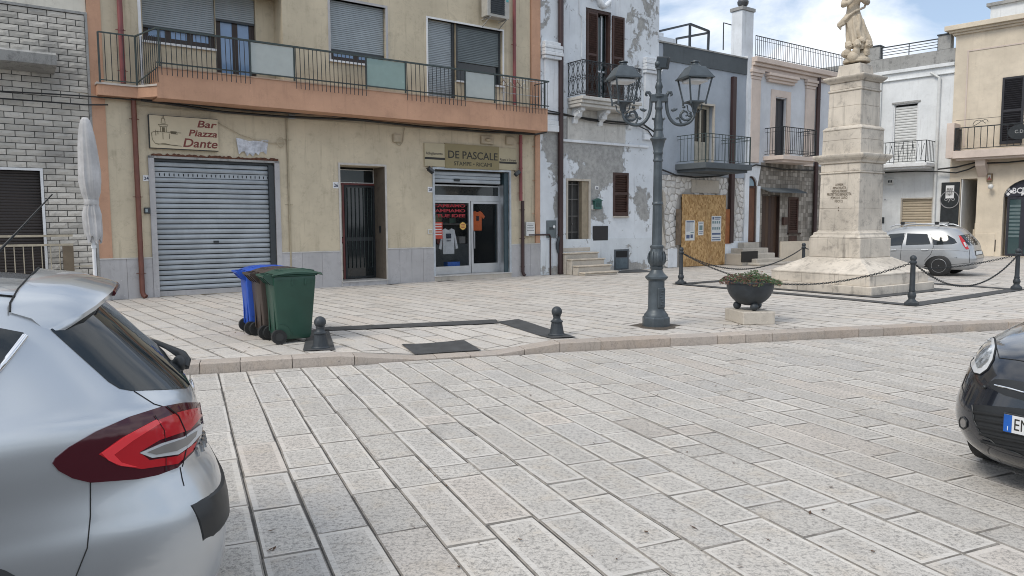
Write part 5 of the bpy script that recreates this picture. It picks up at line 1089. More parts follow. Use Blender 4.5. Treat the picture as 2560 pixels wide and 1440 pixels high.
for k, (x0, x1, zt, y1) in enumerate(((1860, 1898, .95, -.35), (1857, 1921, .74, -.6), (1857, 1938, .55, -.85), (1892, 1955, .36, -1.1), (1900, 1972, .22, -1.4))):
    m = MB(); m.box(A.U(x0, 620, -y1), A.U(x1, 630, -y1), y1, -.04, .122, zt); m.build('step', m_stepstone, st2, bevel=.03)
wall_box('black_hatch', 'black cellar hatch in the side of the rough stone steps', 'hatch', A.R(1853, 1893, 628, 655, .86), .04, plain('black_metal', (.013, .012, .012), .6), off=.851)
# ================================================================= ROW ON THE RIGHT
uC1 = B.U(2377, 400); uC0 = B.U(2060, 400)
wb = on_front('terrace_house', 'white terrace house with roof rail behind the monument', 'house', B, uC1)
zpr = B(2270, 138)[1]; wsh = B.R(2232, 2293, 258, 400); gw = B.R(2254, 2329, 497, 575); gdr = B.R(2352, 2396, 456, 640)
offT = off_for(2338, 2315, 380, B); zts = B(2270, 408, offT)[1]
wall('wall', m_whiteB, wb, uC0-3, uC1, .12, zpr, [(wsh[0], wsh[1], zts, wsh[3], .25), (*gw, .2)], thick=.5)
m = MB(); m.box(uC0-3, uC1-.02, .5, 9, .12, zpr-.4); m.build('house_body', m_whiteB, wb)
m = MB(); m.box(uC0-3, uC1, -.05, -.001, zpr-.62, zpr); m.build('parapet', m_concrete, wb); m = MB(); m.box(uC0-3, uC1, -.12, -.001, zpr-.80, zpr-.64); m.box(uC0-3, uC1, -.10, -.001, zpr-1.15, zpr-1.10); m.build('cornice_course', m_whiteB, wb, bevel=.01)
for (x0, x1, y) in ((2150, 2200, 120), (2346, 2378, 88)): p = B.R(x0, x1, y, y+40); m = MB(); m.box(p[0], min(p[1], uC1-.01), -.06, .4, zpr+.001, p[3]); m.build('parapet_pier', m_concrete, wb, bevel=.01); m = MB(); m.box(p[0]-.04, min(p[1], uC1-.05)+.04, -.1, .44, p[3]+.001, p[3]+.06); m.build('pier_cap', m_anth, wb)
tr = on_front('terrace_rail', 'grey horizontal bar railing on the white terrace roof', 'railing', B, B.U(2202, 110), zpr, 0); a, b = B.U(2201, 120), B.U(2345, 110); zrt = B(2273, 108)[1]
for k in range(4): m = MB(); z_ = zrt-(zrt-zpr-.1)*k/3.6; m.tube([(a, .1, z_), (b, .1, z_)], .035 if k == 0 else .02, 4); m.build('rail', m_anth, tr)
for u in (a+.03, (a+b)/2, b-.03): m = MB(); m.tube([(u, .1, zpr), (u, .1, zrt)], .025, 4); m.build('post', m_anth, tr)
f = frame_rect('window', m_whitepaint, wb, (wsh[0], wsh[1], zts, wsh[3]), .05, .05, .2); m = MB(); m.box(wsh[0]+.05, wsh[1]-.05, .19, .2, zts, wsh[3]); m.build('backing', m_dark, f); roller('roller_blind', m_whiteplastic, f, (wsh[0]+.06, wsh[1]-.06, zts+.05, wsh[3]-.15), .14, .13, .03)
m = MB(); m.box(wsh[0]-.08, wsh[1]+.1, -.05, .1, wsh[3]+.001, wsh[3]+.08); m.build('lintel', m_concrete, wb)
f = frame_rect('window', m_stepstone, wb, (gw[0]-.05, gw[1]+.05, gw[2]-.05, gw[3]+.05), .06, -.03, .15); roller('roller_blind', m_rollerbeige, f, (gw[0], gw[1], gw[2], gw[3]), .1, .13, .03)
ztr = B(2260, 354, offT)[1]; t, p = balcony(wb, B.U(2150, 380, offT), B.U(2338, 380), offT, zts, .16, ztr, m_whitepaint, m_iron, 16, 7, 'thin black balcony railing with zigzag bars on the white terrace', B, .012)
m = MB(); zz2 = zts+.1
for k in range(5): u = p[1][0]+(p[2][0]-p[1][0])*(.25+.16*k); m.tube([(u-.25, p[1][1], ztr-.15), (u-.1, p[1][1], zz2+.05), (u, p[1][1], ztr-.15), (u+.1, p[1][1], zz2+.05), (u+.25, p[1][1], ztr-.15)], .014, 4)
m.build('zigzag_bar', m_iron, t)
m = MB(); u = B.U(2341, 380, .1); m.tube([(u, -.1, .9), (u, -.1, zpr-1.3)], .07, 10); m.tube([(u, -.1, zpr-1.3), (u-.4, -.12, zpr-1.0)], .05, 8); m.build('downpipe', m_whiteplastic, wb, smooth=50); m = MB(); u = B.U(2200, 250, .1); m.tube([(u, -.08, zts), (u, -.08, zpr-.8)], .06, 8); m.build('downpipe', m_whiteplastic, wb, smooth=50)
wall_box('wall_lamp', 'white twin wall lamp under the terrace balcony', 'wall lamp', B.R(2222, 2236, 448, 460), .2, m_whiteplastic, B, extra=lambda t, a, b, c, d, y: (MB().box(a+.04, (a+b)/2-.02, y-.01, y, c+.06, d-.06).build('lens', m_shutterD, t), MB().box((a+b)/2+.02, b-.04, y-.01, y, c+.06, d-.06).build('lens', m_shutterD, t)))
number_plate('17', 'house number plate on the white terrace left of its beige blind', B.R(2208, 2217, 496, 502), -.02, B); wall_box('intercom', 'slim grey intercom panel left of the beige roller blind', 'intercom', B.R(2204, 2211, 543, 558), .05, m_shutterD, B)
bk = on_front('black_door', 'black metal door with round emblem and white lettering panel', 'door', B, gdr[0], .14)
m = MB(); m.box(gdr[0], gdr[1]+.02, -.13, -.07, .14, gdr[3]); m.build('leaf', m_iron, bk, bevel=.01); m = MB(); m.box(gdr[0]+.2, gdr[1]-.2, -.14, -.13, gdr[3]-.75, gdr[3]-.15); m.build('lettering_panel', m_whitepaint, bk); fit(text('lettering', 'OYOLOVO', .5, m_ltr, bk, (gdr[0]+.24, -.144, gdr[3]-.62), bold=.01), gdr[1]-gdr[0]-.5)
uc, zc = (gdr[0]+gdr[1])/2, B(2373, 499)[1]; m = MB(); m.tube([(uc+.40*math.cos(k*.3), -.138, zc+.40*math.sin(k*.3)) for k in range(21)], .025, 5, closed=True); m.build('ring', plain('grey_ring', (.25, .25, .26), .5), bk); text('lettering', 'oyo', .3, plain('grey_letter', (.30, .30, .31), .5), bk, (uc, -.135, zc-.06), align='CENTER'); m = MB(); m.box(gdr[0]+.25, gdr[0]+.55, -.2, -.135, 1.55, 1.62); m.build('handle', m_alu, bk)
# bank
uK0, uK1 = uC1+.004, uC1+14
bk_ = on_front('bank_house', 'beige stone house with bank branch under a dark arch', 'house', B, uK0)
zk = B(2470, 60)[1]; so_ = B.R(2399, 2440, 447, 640); ar = (B.U(2506, 560), B.U(2690, 560)); za0 = B(2506, 492)[1]; Rk = (ar[1]-ar[0])/2; uk = (ar[0]+ar[1])/2
shk = B.R(2505, 2600, 190, 358)
wall('wall', m_beigestone, bk_, uK0, uK1, .12, zk, [(so_[0], so_[1], .14, so_[3], 3.0), (ar[0], ar[1], .14, za0+Rk*.62, .5), (shk[0]+.9, shk[0]+2.4, shk[2], shk[3], .3)], off=.05, thick=.6)
m = MB(); m.box(uK0+.02, uK1, 3.1, 10, .12, zk-.1); m.box(so_[1]+.05, uK1, .6, 3.1, .12, zk-.1); m.build('house_body', m_beigestone, bk_)
for (e, z0, z1) in ((.12, zk-.3, zk-.2), (.25, zk-.198, zk-.1), (.4, zk-.098, zk+.12)): m = MB(); m.box(uK0-e, uK1, -e-.05, .3, z0, z1); m.build('cornice_course', m_beigestone, bk_, bevel=.015)
m = MB(); m.box(B.U(2416, 200), uK1, -.075, -.051, B(2490, 118)[1]-.03, B(2490, 118)[1]+.03); m.box(B.U(2416, 250)-.03, B.U(2416, 250)+.03, -.075, -.051, 5.2, B(2416, 130)[1]); m.build('panel_moulding', m_pink, bk_)
# spandrels of the arch
N = 16; ap = [(uk+Rk*math.cos(math.pi*k/N), za0+Rk*.62*math.sin(math.pi*k/N)) for k in range(N+1)]; tp = [(ar[1]+(ar[0]-ar[1])*k/N, za0+Rk*.62+.001) for k in range(N+1)]
m = MB(); m.add([(x, -.05, z) for x, z in ap]+[(x, -.05, z) for x, z in tp], [(k+1, k, N+1+k, N+2+k) for k in range(N)]); m.add([(x, -.05, z) for x, z in ap]+[(x, .45, z) for x, z in ap], [(k, k+1, N+2+k, N+1+k) for k in range(N)]); m.build('arch_spandrel', m_beigestone, bk_)
bf = on_front('bank_entrance', 'dark bank entrance with BCC sign and striped glass doors', 'entrance', B, ar[0], .14)
m_navy = plain('navy_panel', (.022, .024, .036), .45); m = MB(); m.prism([(x, .1, z) for x, z in ap], (0, .06, 0)); m.build('sign_panel', m_navy, bf); 
for k in range(7): z_ = za0+.75+.16*k; hw = Rk*math.sqrt(max(.02, 1-((z_-za0)/(Rk*.62))**2))-.1; m = MB(); m.box(uk-hw, uk+hw, .07, .1, z_-.06, z_+.05); m.build('louvre_slat', m_navy, bf)
ul_ = B.U(2540, 478, -.1); m_wl = plain('white_letter', (.75, .76, .78), .5)
text('lettering', 'BCC', .36, m_wl, bf, (B.U(2529, 478), .09, B(2545, 483)[1]), bold=.006, sx=.85); text('lettering', 'BANCA', .26, m_wl, bf, (B.U(2554, 478), .09, B(2556, 479)[1]), bold=.01); text('lettering', 'ROMA', .26, m_wl, bf, (B.U(2552, 478), .09, B(2556, 488)[1]), bold=.01)
uc, zc = B(2521, 479, -.1); m = MB()
for sx_, sz_ in ((1, 0), (-1, 0), (0, 1), (0, -1)): m.prism([(uc+sx_*.11+.085*math.cos(k*math.pi/2), .085, zc+sz_*.11+.085*math.sin(k*math.pi/2)) for k in range(4)], (0, .02, 0))
m.build('emblem', m_wl, bf)
for k in range(4):
    p = ar[0]+.12+(ar[1]-ar[0]-.24)*k/4; q = ar[0]+.12+(ar[1]-ar[0]-.24)*(k+1)/4; f = frame_rect('glass_door', m_navy, bf, (p, q, .16, za0-.02), .09, .12, .2); m = MB(); m.box(p+.09, q-.09, .15, .16, .25, za0-.1); m.build('pane', glass('teal_glass', (.03, .06, .065), .04), f)
    for j in range(9): z_ = 1.0+.17*j; m = MB(); m.box(p+.1, q-.1, .142, .149, z_, z_+.10); m.build('stripe', plain('frost_stripe', (.12, .17, .18), .5), f)
# open stair beside the bank
stt = on_front('stair_flight', 'beige inner stair rising inside the open doorway beside the bank', 'steps', B, so_[0], .14); ww = so_[1]-so_[0]
for k in range(9): m = MB(); m.box(so_[0]+.10+ww*.10*k, so_[1]-.0, 1.0+.0*k-.004*k, 2.0, .14+.30*k+.001, .14+.30*(k+1)); m.build('step', m_beigestone, stt, bevel=.01)
m = MB(); m.box(so_[0]+.02, so_[0]+.06, -.0, 3, .14, so_[3]); m.build('stair_wall', m_whiteB, stt)
offK = .9; zks = B(2480, 372, offK)[1]; t, p = balcony(bk_, B.U(2388, 340, offK), uK1-3, offK, zks, .34, B(2450, 316, offK)[1], m_pink, m_iron, 42, 8, 'black bar balcony railing on the beige bank house', B, .016)
m = MB(); m.tube([(p[1][0], -offK, B(2450, 316, offK)[1]+.35), (p[2][0], -offK, B(2450, 316, offK)[1]+.35)], .012, 4); m.build('upper_rail', m_iron, t)
for k in range(3): m = MB(); u = p[1][0]+1.0+1.9*k; m.tube([(u+.3*math.cos(j*.5), -offK, B(2450, 316, offK)[1]+.17+.12*math.sin(j*.9)) for j in range(12)], .015, 4); m.build('scroll', m_iron, t)
m = MB(); m.box(B.U(2371, 340, .6), B.U(2388, 340, offK)-.05, -offK, -.05, zks-.3, B(2380, 308, .8)[1]); m.build('end_parapet', m_pink, bk_, bevel=.01)
for px in (2452,): u = B.U(px, 405, .5); m = MB(); m.prism([(u-.2, -.05, zks-.36), (u-.2, -.7, zks-.36), (u-.2, -.6, zks-.7), (u-.2, -.05, zks-1.2)], (.4, 0, 0)); m.build('console', m_pink, bk_, bevel=.02)
a, b, c, d = shk; m = MB()
for (p, q) in ((a, a+.86),): louvre(bk_, (p, q, c, d), -.14, plain('charcoal_shutter', (.022, .022, .028), .5), (.5,), 30, 'shutter', .09, .06)
f = frame_rect('balcony_door', m_iron, bk_, (a+.9, a+2.4, c, d), .1, .1, .2); m = MB(); m.box(a+1.0, a+2.3, .15, .16, c, d-.1); m.build('pane', m_glassblue, f)
m = MB(); z_ = B(2545, 330, offK)[1]; m.prism([(B.U(2550, 330, offK)+.45*math.cos(k*.4), -offK-.06, z_+.33*math.sin(k*.4)) for k in range(16)], (0, .03, 0)); o = m.build('oval_sign', m_iron, t); text('lettering', 'C.D.', .2, plain('pale_letter', (.4, .4, .4), .5), o, (B.U(2550, 330, offK), -offK-.065, z_-.05), align='CENTER')
wall_box('votive_frame', 'small framed picture with a red figure on the bank wall', 'picture', B.R(2469, 2483, 434, 454), .12, plain('bronze_frame', (.16, .11, .06), .5), B, off=.05, extra=lambda t, a, b, c, d, y: (MB().box(a+.05, b-.05, y-.006, y, c+.06, d-.06).build('picture', plain('pale_picture', (.4, .4, .38), .3), t), MB().prism([((a+b)/2-.08, y-.007, c+.07), ((a+b)/2+.08, y-.007, c+.07), ((a+b)/2, y-.007, d-.12)], (0, -.003, 0)).build('figure', plain('dull_red', (.22, .06, .05), .6), t)))
m = MB(); uc, zc = B(2477, 467, .1); m.tube([(uc, -.05, zc), (uc, -.2, zc), (uc+.05, -.3, zc)], .05, 8); m.sphere((uc+.05, -.32, zc), .12, 12); o_ = on_front('security_camera', 'small round security camera under the framed picture', 'camera', B, uc, zc, .05); m.build('housing', m_whiteplastic, o_, smooth=50)
wall_box('dark_hatch', 'dark brown metal hatch at the foot of the bank wall', 'hatch', B.R(2451, 2489, 599, 628, .05), .03, m_rollerdark, B, off=.05); m = MB(); m.box(B.U(2440, 560), ar[0]-.25, -.09, -.051, .125, B(2470, 583)[1]); m.build('stone_plinth', m_beigestone, bk_, bevel=.01)
cable('overhead_cable', 'black cable strung from the terrace corner to the bank console', [Apx(x, y, .3, B) for x, y in ((2345, 423), (2390, 418), (2440, 406), (2460, 408), (2520, 406), (2600, 398))], .04)
cable('overhead_cable', 'lower black cable under the bank balcony', [Apx(x, y, .25, B) for x, y in ((2198, 432), (2290, 428), (2345, 429), (2390, 432), (2420, 424), (2452, 409))], .035)
ph2 = on_front('rooftop_room', 'white rooftop room set back above the beige bank house', 'house', B, B.U(2478, 20, -3), zk, -3)
r_ = B.R(2476, 2700, 12, 60, -3); m = MB(); m.box(r_[0], r_[1]+4, 3, 8, zk-.4, B(2480, 16, -3)[1]); m.build('wall', m_whiteB, ph2); m = MB(); m.box(r_[0]-.15, r_[1]+4, 2.85, 8, B(2480, 16, -3)[1]+.001, B(2480, 16, -3)[1]+.15); m.build('roof_edge', m_concrete, ph2)
# ================================================================= STREET FURNITURE
def wpx(px, Y, py=600): d = ray(1280, py); return px/F*Y/d.y*1.0
def prof(cx, Y, pts, zbase=.12): return [(wpx(h, Y), Zat(cx, py, Y)-zbase) for py, h in pts]
# ---- lamp post
LX, LY = 2.275, 11.80
lp = thing('street_lamp', 'tall cast iron street lamp with two lanterns and floodlight on top', 'street lamp', (LX, LY, .12))
m = MB(); m.lathe(prof(1640, LY, [(822, 35), (793, 35), (790, 33)]), 8, mod=None); m.xf(Matrix.Rotation(rad(22.5), 4, 'Z')); m.build('base', m_castiron, lp, bevel=.008)
m = MB(); m.lathe(prof(1640, LY, [(791, 30), (786, 30), (780, 25), (776, 22), (770, 20.5), (702, 20), (699, 24), (695, 28), (691, 28), (688, 24), (682, 18), (674, 14.5), (671, 16), (667, 16.5), (665, 14)]), 32); m.build('pedestal', m_castiron, lp, smooth=40)
m = MB(); m.box(-.055, .075, -.145, -.118, .30, .62); m.xf(Matrix.Rotation(rad(22), 4, 'Z')); q = m.build('access_panel', m_castiron, lp, bevel=.012); m = MB()
for k in range(6): m.sphere((.01+.02*math.sin(k*1.7), -.147, .36+.042*k), .02, 8, sc=(1.3, .4, .9))
m.xf(Matrix.Rotation(rad(22), 4, 'Z')); m.build('relief', m_castiron, q, smooth=60)
m = MB(); m.lathe(prof(1640, LY, [(666, 13), (660, 17), (650, 19.5), (640, 19), (630, 16), (622, 14.5), (619, 17), (615, 17), (612, 14)]), 32, mod=lambda i, th: 1+.07*abs(math.sin(th*4+i*.5)) if 0 < i < 6 else 1); bb = m.build('acanthus_bulb', m_castiron, lp, smooth=40)
for k in range(8):
    a = k*math.pi/4; m = MB(); pts = prof(1640, LY, [(664, 15), (655, 19.5), (645, 21.2), (636, 20.5), (628, 18)])
    m.tube([(r*math.cos(a), r*math.sin(a), z) for r, z in pts], [.012, .026, .030, .022, .008], 6, flat=.6); m.build('leaf', m_castiron, bb, smooth=60)
fl = lambda i, th: 1-.07*max(0, math.cos(th*10)) if i in (1, 2) else 1
for (y0, y1, h0, h1) in ((612, 512, 12.6, 11.6), (505, 404, 11.2, 10.6)): pts = prof(1642, LY, [(y0, h0), (y0-7, h0), (y1+8, h1), (y1, h1)]); m = MB(); m.lathe(pts, 60, mod=fl); m.build('fluted_shaft', m_castiron, lp, smooth=50)
m = MB(); m.lathe(prof(1642, LY, [(513, 11), (511, 13.5), (507, 13.5), (504, 11)]), 28); m.build('collar', m_castiron, lp, smooth=40)
m = MB(); m.lathe(prof(1643, LY, [(405, 10.4), (403, 12.5), (400, 12.5), (397, 10.8), (386, 10.8), (384, 12), (380, 12), (378, 11), (360, 15), (352, 17), (349, 20), (346, 20), (343, 14), (328, 10.5), (325, 12), (322, 12), (318, 10.5), (308, 11.5), (298, 10.5), (285, 8), (275, 7.5), (272, 9.5), (267, 9.5), (265, 8.8), (244, 8.8)]), 28); m.build('capital', m_castiron, lp, smooth=40)
m = MB(); m.lathe(prof(1645, LY, [(245, 9), (243, 13), (237, 13), (234, 8), (226, 7), (218, 9.5), (210, 8), (204, 5.5), (200, 6.5), (197, 5.5), (176, 5), (174, 7), (170, 7)]), 24); m.build('finial', m_castiron, lp, smooth=40)
zj = Zat(1644, 246, LY)-.12
m = MB(); m.box(-.13, .13, -.05, .05, zj-.06, zj+.06); m.build('cross_head', m_castiron, lp, bevel=.015)
def zl_(py): return Zat(1644, py, LY)-.12
def xl_(px): return wpx(px-1645, LY, 250)
def bez(p0, p1, p2, p3, n=14): return [p0*(1-t)**3+p1*3*t*(1-t)**2+p2*3*t*t*(1-t)+p3*t**3 for t in [k/n for k in range(n+1)]]
def V2(px, py): return Vector((xl_(px), 0, zl_(py)))
for s in (-1, 1):
    def Q(dx, py): return Vector((s*wpx(dx, LY), 0, zl_(py)))
    arm = MB(); arm.tube(bez(Q(19, 246), Q(17, 300), Q(40, 316), Q(60, 312), 10)+bez(Q(60, 312), Q(82, 308), Q(88, 296), Q(90, 272), 10)[1:], [.026]*11+[.026-.0006*k for k in range(10)], 8)
    arm.tube([Q(17, 248), Q(20, 238), Q(24, 231), Q(30, 231), Q(32, 237), Q(28, 240)], [.02, .026, .026, .024, .02, .012], 8)
    arm.tube([Q(16, 296), Q(11, 298), Q(9, 301), Q(12, 303)], [.016, .018, .016, .012], 6)
    ao = arm.build('arm', m_castiron, lp, smooth=60)
    sc_ = MB(); c0 = (66, 287)
    sc_.tube([Q(c0[0]+(16-1.05*k)*math.cos(k*.55+.6), c0[1]+(16-1.05*k)*math.sin(k*.55+.6)) for k in range(14)], [.020-.0006*k for k in range(14)], 7)
    sc_.tube(bez(Q(58, 310), Q(48, 300), Q(50, 284), Q(62, 275), 8), .014, 6); sc_.tube(bez(Q(46, 272), Q(40, 276), Q(34, 278), Q(30, 274), 6), [.010, .018, .022, .020, .022, .016, .010], 6)
    sc_.tube(bez(Q(80, 304), Q(78, 296), Q(84, 288), Q(76, 282), 8), .014, 6)
    for (dx, py) in ((38, 274), (46, 296), (70, 300), (76, 290), (62, 268)): sc_.sphere(Q(dx, py), .022, 8, sc=(1.3, .8, 1))
    sc_.build('scrollwork', m_castiron, ao, smooth=60)
    # lantern
    cx = s*wpx(88, LY); cyo = 0.0; rz_ = Matrix.Translation((cx, cyo, 0)) @ Matrix.Rotation(rad(14), 4, 'Z')
    ze, zt, zb = zl_(195), zl_(168), zl_(256); hw = .212; tw = .112; bw = .125; gw_ = .188
    ln_ = MB(); ln_.add([(-hw, -hw, ze), (hw, -hw, ze), (hw, hw, ze), (-hw, hw, ze), (-tw, -tw, zt), (tw, -tw, zt), (tw, tw, zt), (-tw, tw, zt)], [(0, 1, 5, 4), (1, 2, 6, 5), (2, 3, 7, 6), (3, 0, 4, 7), (4, 5, 6, 7), (3, 2, 1, 0)]); ln_.box(-hw-.01, hw+.01, -hw-.01, hw+.01, ze-.022, ze-.001); ln_.xf(rz_); lan = ln_.build('lantern', m_castiron, lp)
    cp = MB(); cp.lathe([(.10, zt+.002), (.085, zt+.02), (.06, zt+.035), (.055, zt+.06), (.075, zt+.07), (.07, zt+.085), (.03, zt+.095), (.005, zt+.10)], 18); cp.xf(rz_); cp.build('cap', m_castiron, lan, smooth=40)
    fr_ = MB()
    cs_ = [(-1, -1), (1, -1), (1, 1), (-1, 1)]
    for k, (a, b) in enumerate(cs_):
        fr_.tube([(a*gw_, b*gw_, ze-.02), (a*bw, b*bw, zb)], .014, 4); a2, b2 = cs_[(k+1) % 4]; fr_.tube([(a*bw, b*bw, zb), (a2*bw, b2*bw, zb)], .014, 4); fr_.tube([(a*bw*1.02, b*bw*1.02, zb+.02), (a*bw*1.02, b*bw*1.02, zb-.04)], .016, 6)
    fr_.xf(rz_); fr_.build('lantern_frame', m_castiron, lan)
    for k, (a, b) in enumerate(cs_):
        a2, b2 = cs_[(k+1) % 4]; gl = MB(); f_ = .97; gl.add([(a*gw_*f_, b*gw_*f_, ze-.03), (a2*gw_*f_, b2*gw_*f_, ze-.03), (a2*bw*f_, b2*bw*f_, zb+.01), (a*bw*f_, b*bw*f_, zb+.01)], [(0, 1, 2, 3)]); gl.xf(rz_); gl.build('pane', m_lampglass if 'm_lampglass' in globals() else globals().setdefault('m_lampglass', glass('clear_lamp_glass', (.5, .55, .58), .03, .03, 0, .15)), lan)
    rf = MB(); rf.box(-.15, .15, -.15, .15, ze-.075, ze-.03); rf.xf(rz_); rf.build('reflector', m_whitepaint, lan, bevel=.01)
    ft = MB(); ft.lathe([(.03, zb-.15), (.035, zb-.10), (.06, zb-.05), (.11, zb-.02), (.12, zb-.002)], 14); ft.xf(rz_); ft.build('lantern_seat', m_castiron, lan, smooth=40)
    for t in range(4): g2 = MB(); a = t*math.pi/2+.8; g2.tube([(.04*math.cos(a), .04*math.sin(a), zb-.16), (.10*math.cos(a), .10*math.sin(a), zb-.12), (.12*math.cos(a), .12*math.sin(a), zb-.03)], .010, 5); g2.xf(rz_); g2.build('seat_strap', m_castiron, lan)
m = MB(); M = Matrix.Translation((.05, -.02, zl_(158))) @ Matrix.Rotation(rad(-35), 4, 'Z') @ Matrix.Rotation(rad(10), 4, 'Y'); m.box(-.10, .10, -.04, .04, -.09, .09, M=M); fo = m.build('floodlight', m_anth, lp, bevel=.01); m = MB(); m.box(-.085, .085, -.046, -.041, -.07, .07, M=M); m.build('lens', m_glassdark, fo); m = MB(); m.sphere((-.02, 0, zl_(160)), .05, 12); m.build('swivel', m_castiron, fo, smooth=50)
dirt = MB(); dirt.lathe([(.36, 0), (.3, .006), (.25, .01)], 24, (LX, LY, .121), mod=lambda i, th: 1+.15*math.sin(th*3)+.1*math.sin(th*7)); o = dirt.build('grit_ring', plain('brown_grit', (.09, .075, .06), .95, 0, .4, 30, .8, 80)); tag(o, 'ring of brown grit round the street lamp foot', 'grit', kind='stuff')
# ---- short ball bollards
def ball_bollard(px, py, label):
    p = Gs(px, py); p.y += .10; t = thing('ball_bollard', label, 'bollard', (p.x, p.y, zside(p.x, p.y)+.004), 0, group='short ball bollards at the ramp')
    m = MB(); m.lathe([(.125, 0), (.125, .015), (.112, .022), (.108, .03)], 28); m.build('foot', m_anth, t, smooth=40)
    m = MB(); m.lathe([(.106, .028), (.104, .04), (.078, .185), (.078, .19)], 56, mod=lambda i, th: 1-.04*max(0, math.cos(th*14)) if i in (1, 2) else 1); m.build('fluted_cone', m_anth, t, smooth=50)
    m = MB(); m.lathe([(.08, .188), (.092, .196), (.092, .21), (.075, .218), (.058, .235), (.052, .26), (.06, .285), (.05, .3)], 28); m.build('neck', m_anth, t, smooth=40)
    m = MB(); m.sphere((0, 0, .345), .078, 24); m.build('ball', m_anth, t, smooth=60)
ball_bollard(797, 874, 'short ball-topped bollard beside the green wheeled bin'); ball_bollard(1393, 841, 'short ball-topped bollard at the right end of the kerb ramp')
# ---- chain bollards
CB = []
def chain_bollard(x, y, label):
    t = thing('chain_bollard', label, 'bollard', (x, y, .125), rad(-35), group='slim bollards holding the chain')
    m = MB(); m.box(-.115, .115, -.115, .115, 0, .07); m.build('plinth', m_anth, t, bevel=.012)
    m = MB(); m.lathe([(.10, .071), (.085, .09), (.065, .11), (.06, .13), (.075, .17), (.08, .20), (.062, .25), (.05, .27), (.06, .28), (.06, .295), (.05, .305)], 20); m.build('baluster', m_anth, t, smooth=40)
    m = MB(); m.lathe([(.055, .306), (.052, .33), (.045, .80), (.046, .81)], 24, mod=lambda i, th: 1-.06*max(0, math.cos(th*8)) if i in (1, 2) else 1); m.build('shaft', m_anth, t, smooth=50)
    m = MB(); m.lathe([(.05, .80), (.068, .82), (.068, .85), (.05, .865), (.045, .875)], 20); m.build('collar', m_anth, t, smooth=40); m = MB(); m.sphere((0, 0, .915), .062, 18); m.build('ball', m_anth, t, smooth=60)
    CB.append(Vector((x, y, .125+.835)))
chain_bollard(cM.x, cM.y, 'slim chain bollard at the near corner of the monument'); chain_bollard(cR.x, cR.y, 'slim chain bollard at the right edge before the bank'); chain_bollard(cL.x, cL.y, 'slim chain bollard in front of the chipboard hoarding'); chain_bollard(cF.x, cF.y, 'slim chain bollard behind the monument, mostly hidden')
lk = MB(); lk.tube([(.030*math.cos(t)*1.15, .018*math.sin(t), 0) for t in [k*math.pi/5 for k in range(10)]], .0065, 6, closed=True); lme = mesh('chain_link', lk.v, lk.f, m_iron, None, 60)
def chain(p, q, sag, label):
    n = int((q-p).length*1.06/.052); pts = sagline(p, q, sag, n); t = thing('chain', label, 'chain', p, group='chains round the monument')
    for i in range(n):
        a, b = pts[i], pts[i+1]; d = (b-a).normalized(); o = bpy.data.objects.new('chain_link', lme); link(o, t); mt = d.to_track_quat('X', 'Z').to_matrix().to_4x4() @ Matrix.Rotation(rad(90*(i % 2)+20), 4, 'X'); mt.translation = (a+b)/2-Vector(p); o.matrix_local = mt
chain(CB[2], CB[0], .62, 'long sagging chain in front of the monument and planter'); chain(CB[0], CB[1], .60, 'sagging chain right of the monument before the silver estate car'); chain(CB[2], CB[3], .55, 'sagging chain left of the monument before the houses'); chain(CB[3], CB[1], .5, 'chain behind the monument crossing the silver estate car')
# ---- monument
MO = Vector((8.22, 18.33, .12)); mrz = math.atan2(-.821, .571)
mon = thing('monument', 'tall square limestone monument pedestal with stepped base and inscription', 'monument', MO, mrz)
YF = lambda a: 18.33-1.392*a
def ztier(py, a, px=2148): return Zat(px, py, YF(a))-.12
def sq(name, tiers, mat=m_stone, parent=mon, bevel=.012):
    m = MB(); n = len(tiers); vs = []
    for a, z in tiers: vs += [(-a, -a, z), (a, -a, z), (a, a, z), (-a, a, z)]
    fs = [(0, 3, 2, 1), tuple(4*(n-1)+k for k in range(4))]+[(4*i+k, 4*i+(k+1) % 4, 4*i+4+(k+1) % 4, 4*i+4+k) for i in range(n-1) for k in range(4)]
    m.add(vs, fs); return m.build(name, mat, parent, bevel=bevel)
# outer kerb blocks and slab
for s in range(4):
    for k in range(3):
        m = MB(); a = 1.38; w = 2*a/3; m.box(-a+w*k+.003, -a+w*(k+1)-.003-(0 if k < 2 else .0), -a, -a+.3, 0, .192); m.xf(Matrix.Rotation(s*math.pi/2, 4, 'Z') @ Matrix.Scale(.999-.0007*s, 4)); m.build('base_stone', m_stone, mon, bevel=.01)
m = MB(); m.box(-1.07, 1.07, -1.07, 1.07, 0, .18); m.build('core', m_stone, mon)
for s in range(4):
    for k in range(3):
        m = MB(); a = 1.275; w = 2*a/3; m.box(-a+w*k+.002, -a+w*(k+1)-.002, -a, -a+.25, .193, .42); m.xf(Matrix.Rotation(s*math.pi/2, 4, 'Z') @ Matrix.Scale(1-.0004*s, 4)); m.build('slab_stone', m_stone, mon, bevel=.006)
zd0 = ztier(646, .66)
sq('slope', [(1.285, .421), (1.285, .455), (.70, zd0-.01), (.70, zd0)])
z1, z2, z3 = ztier(597, .66), ztier(588, .63), ztier(576, .54)
sq('die', [(.665, zd0+.001), (.665, z1)]); sq('moulding', [(.65, z1+.001), (.65, z1+.04), (.60, z2), (.60, z2+.05), (.53, z3-.03), (.53, z3)])
zi0, zi1, zi2 = ztier(576, .51), ztier(520, .51), ztier(431, .51)
sq('inscribed_block', [(.515, zi0+.002), (.508, zi1-.003)], bevel=.006); sq('inscribed_block', [(.508, zi1), (.502, zi2)], bevel=.006)
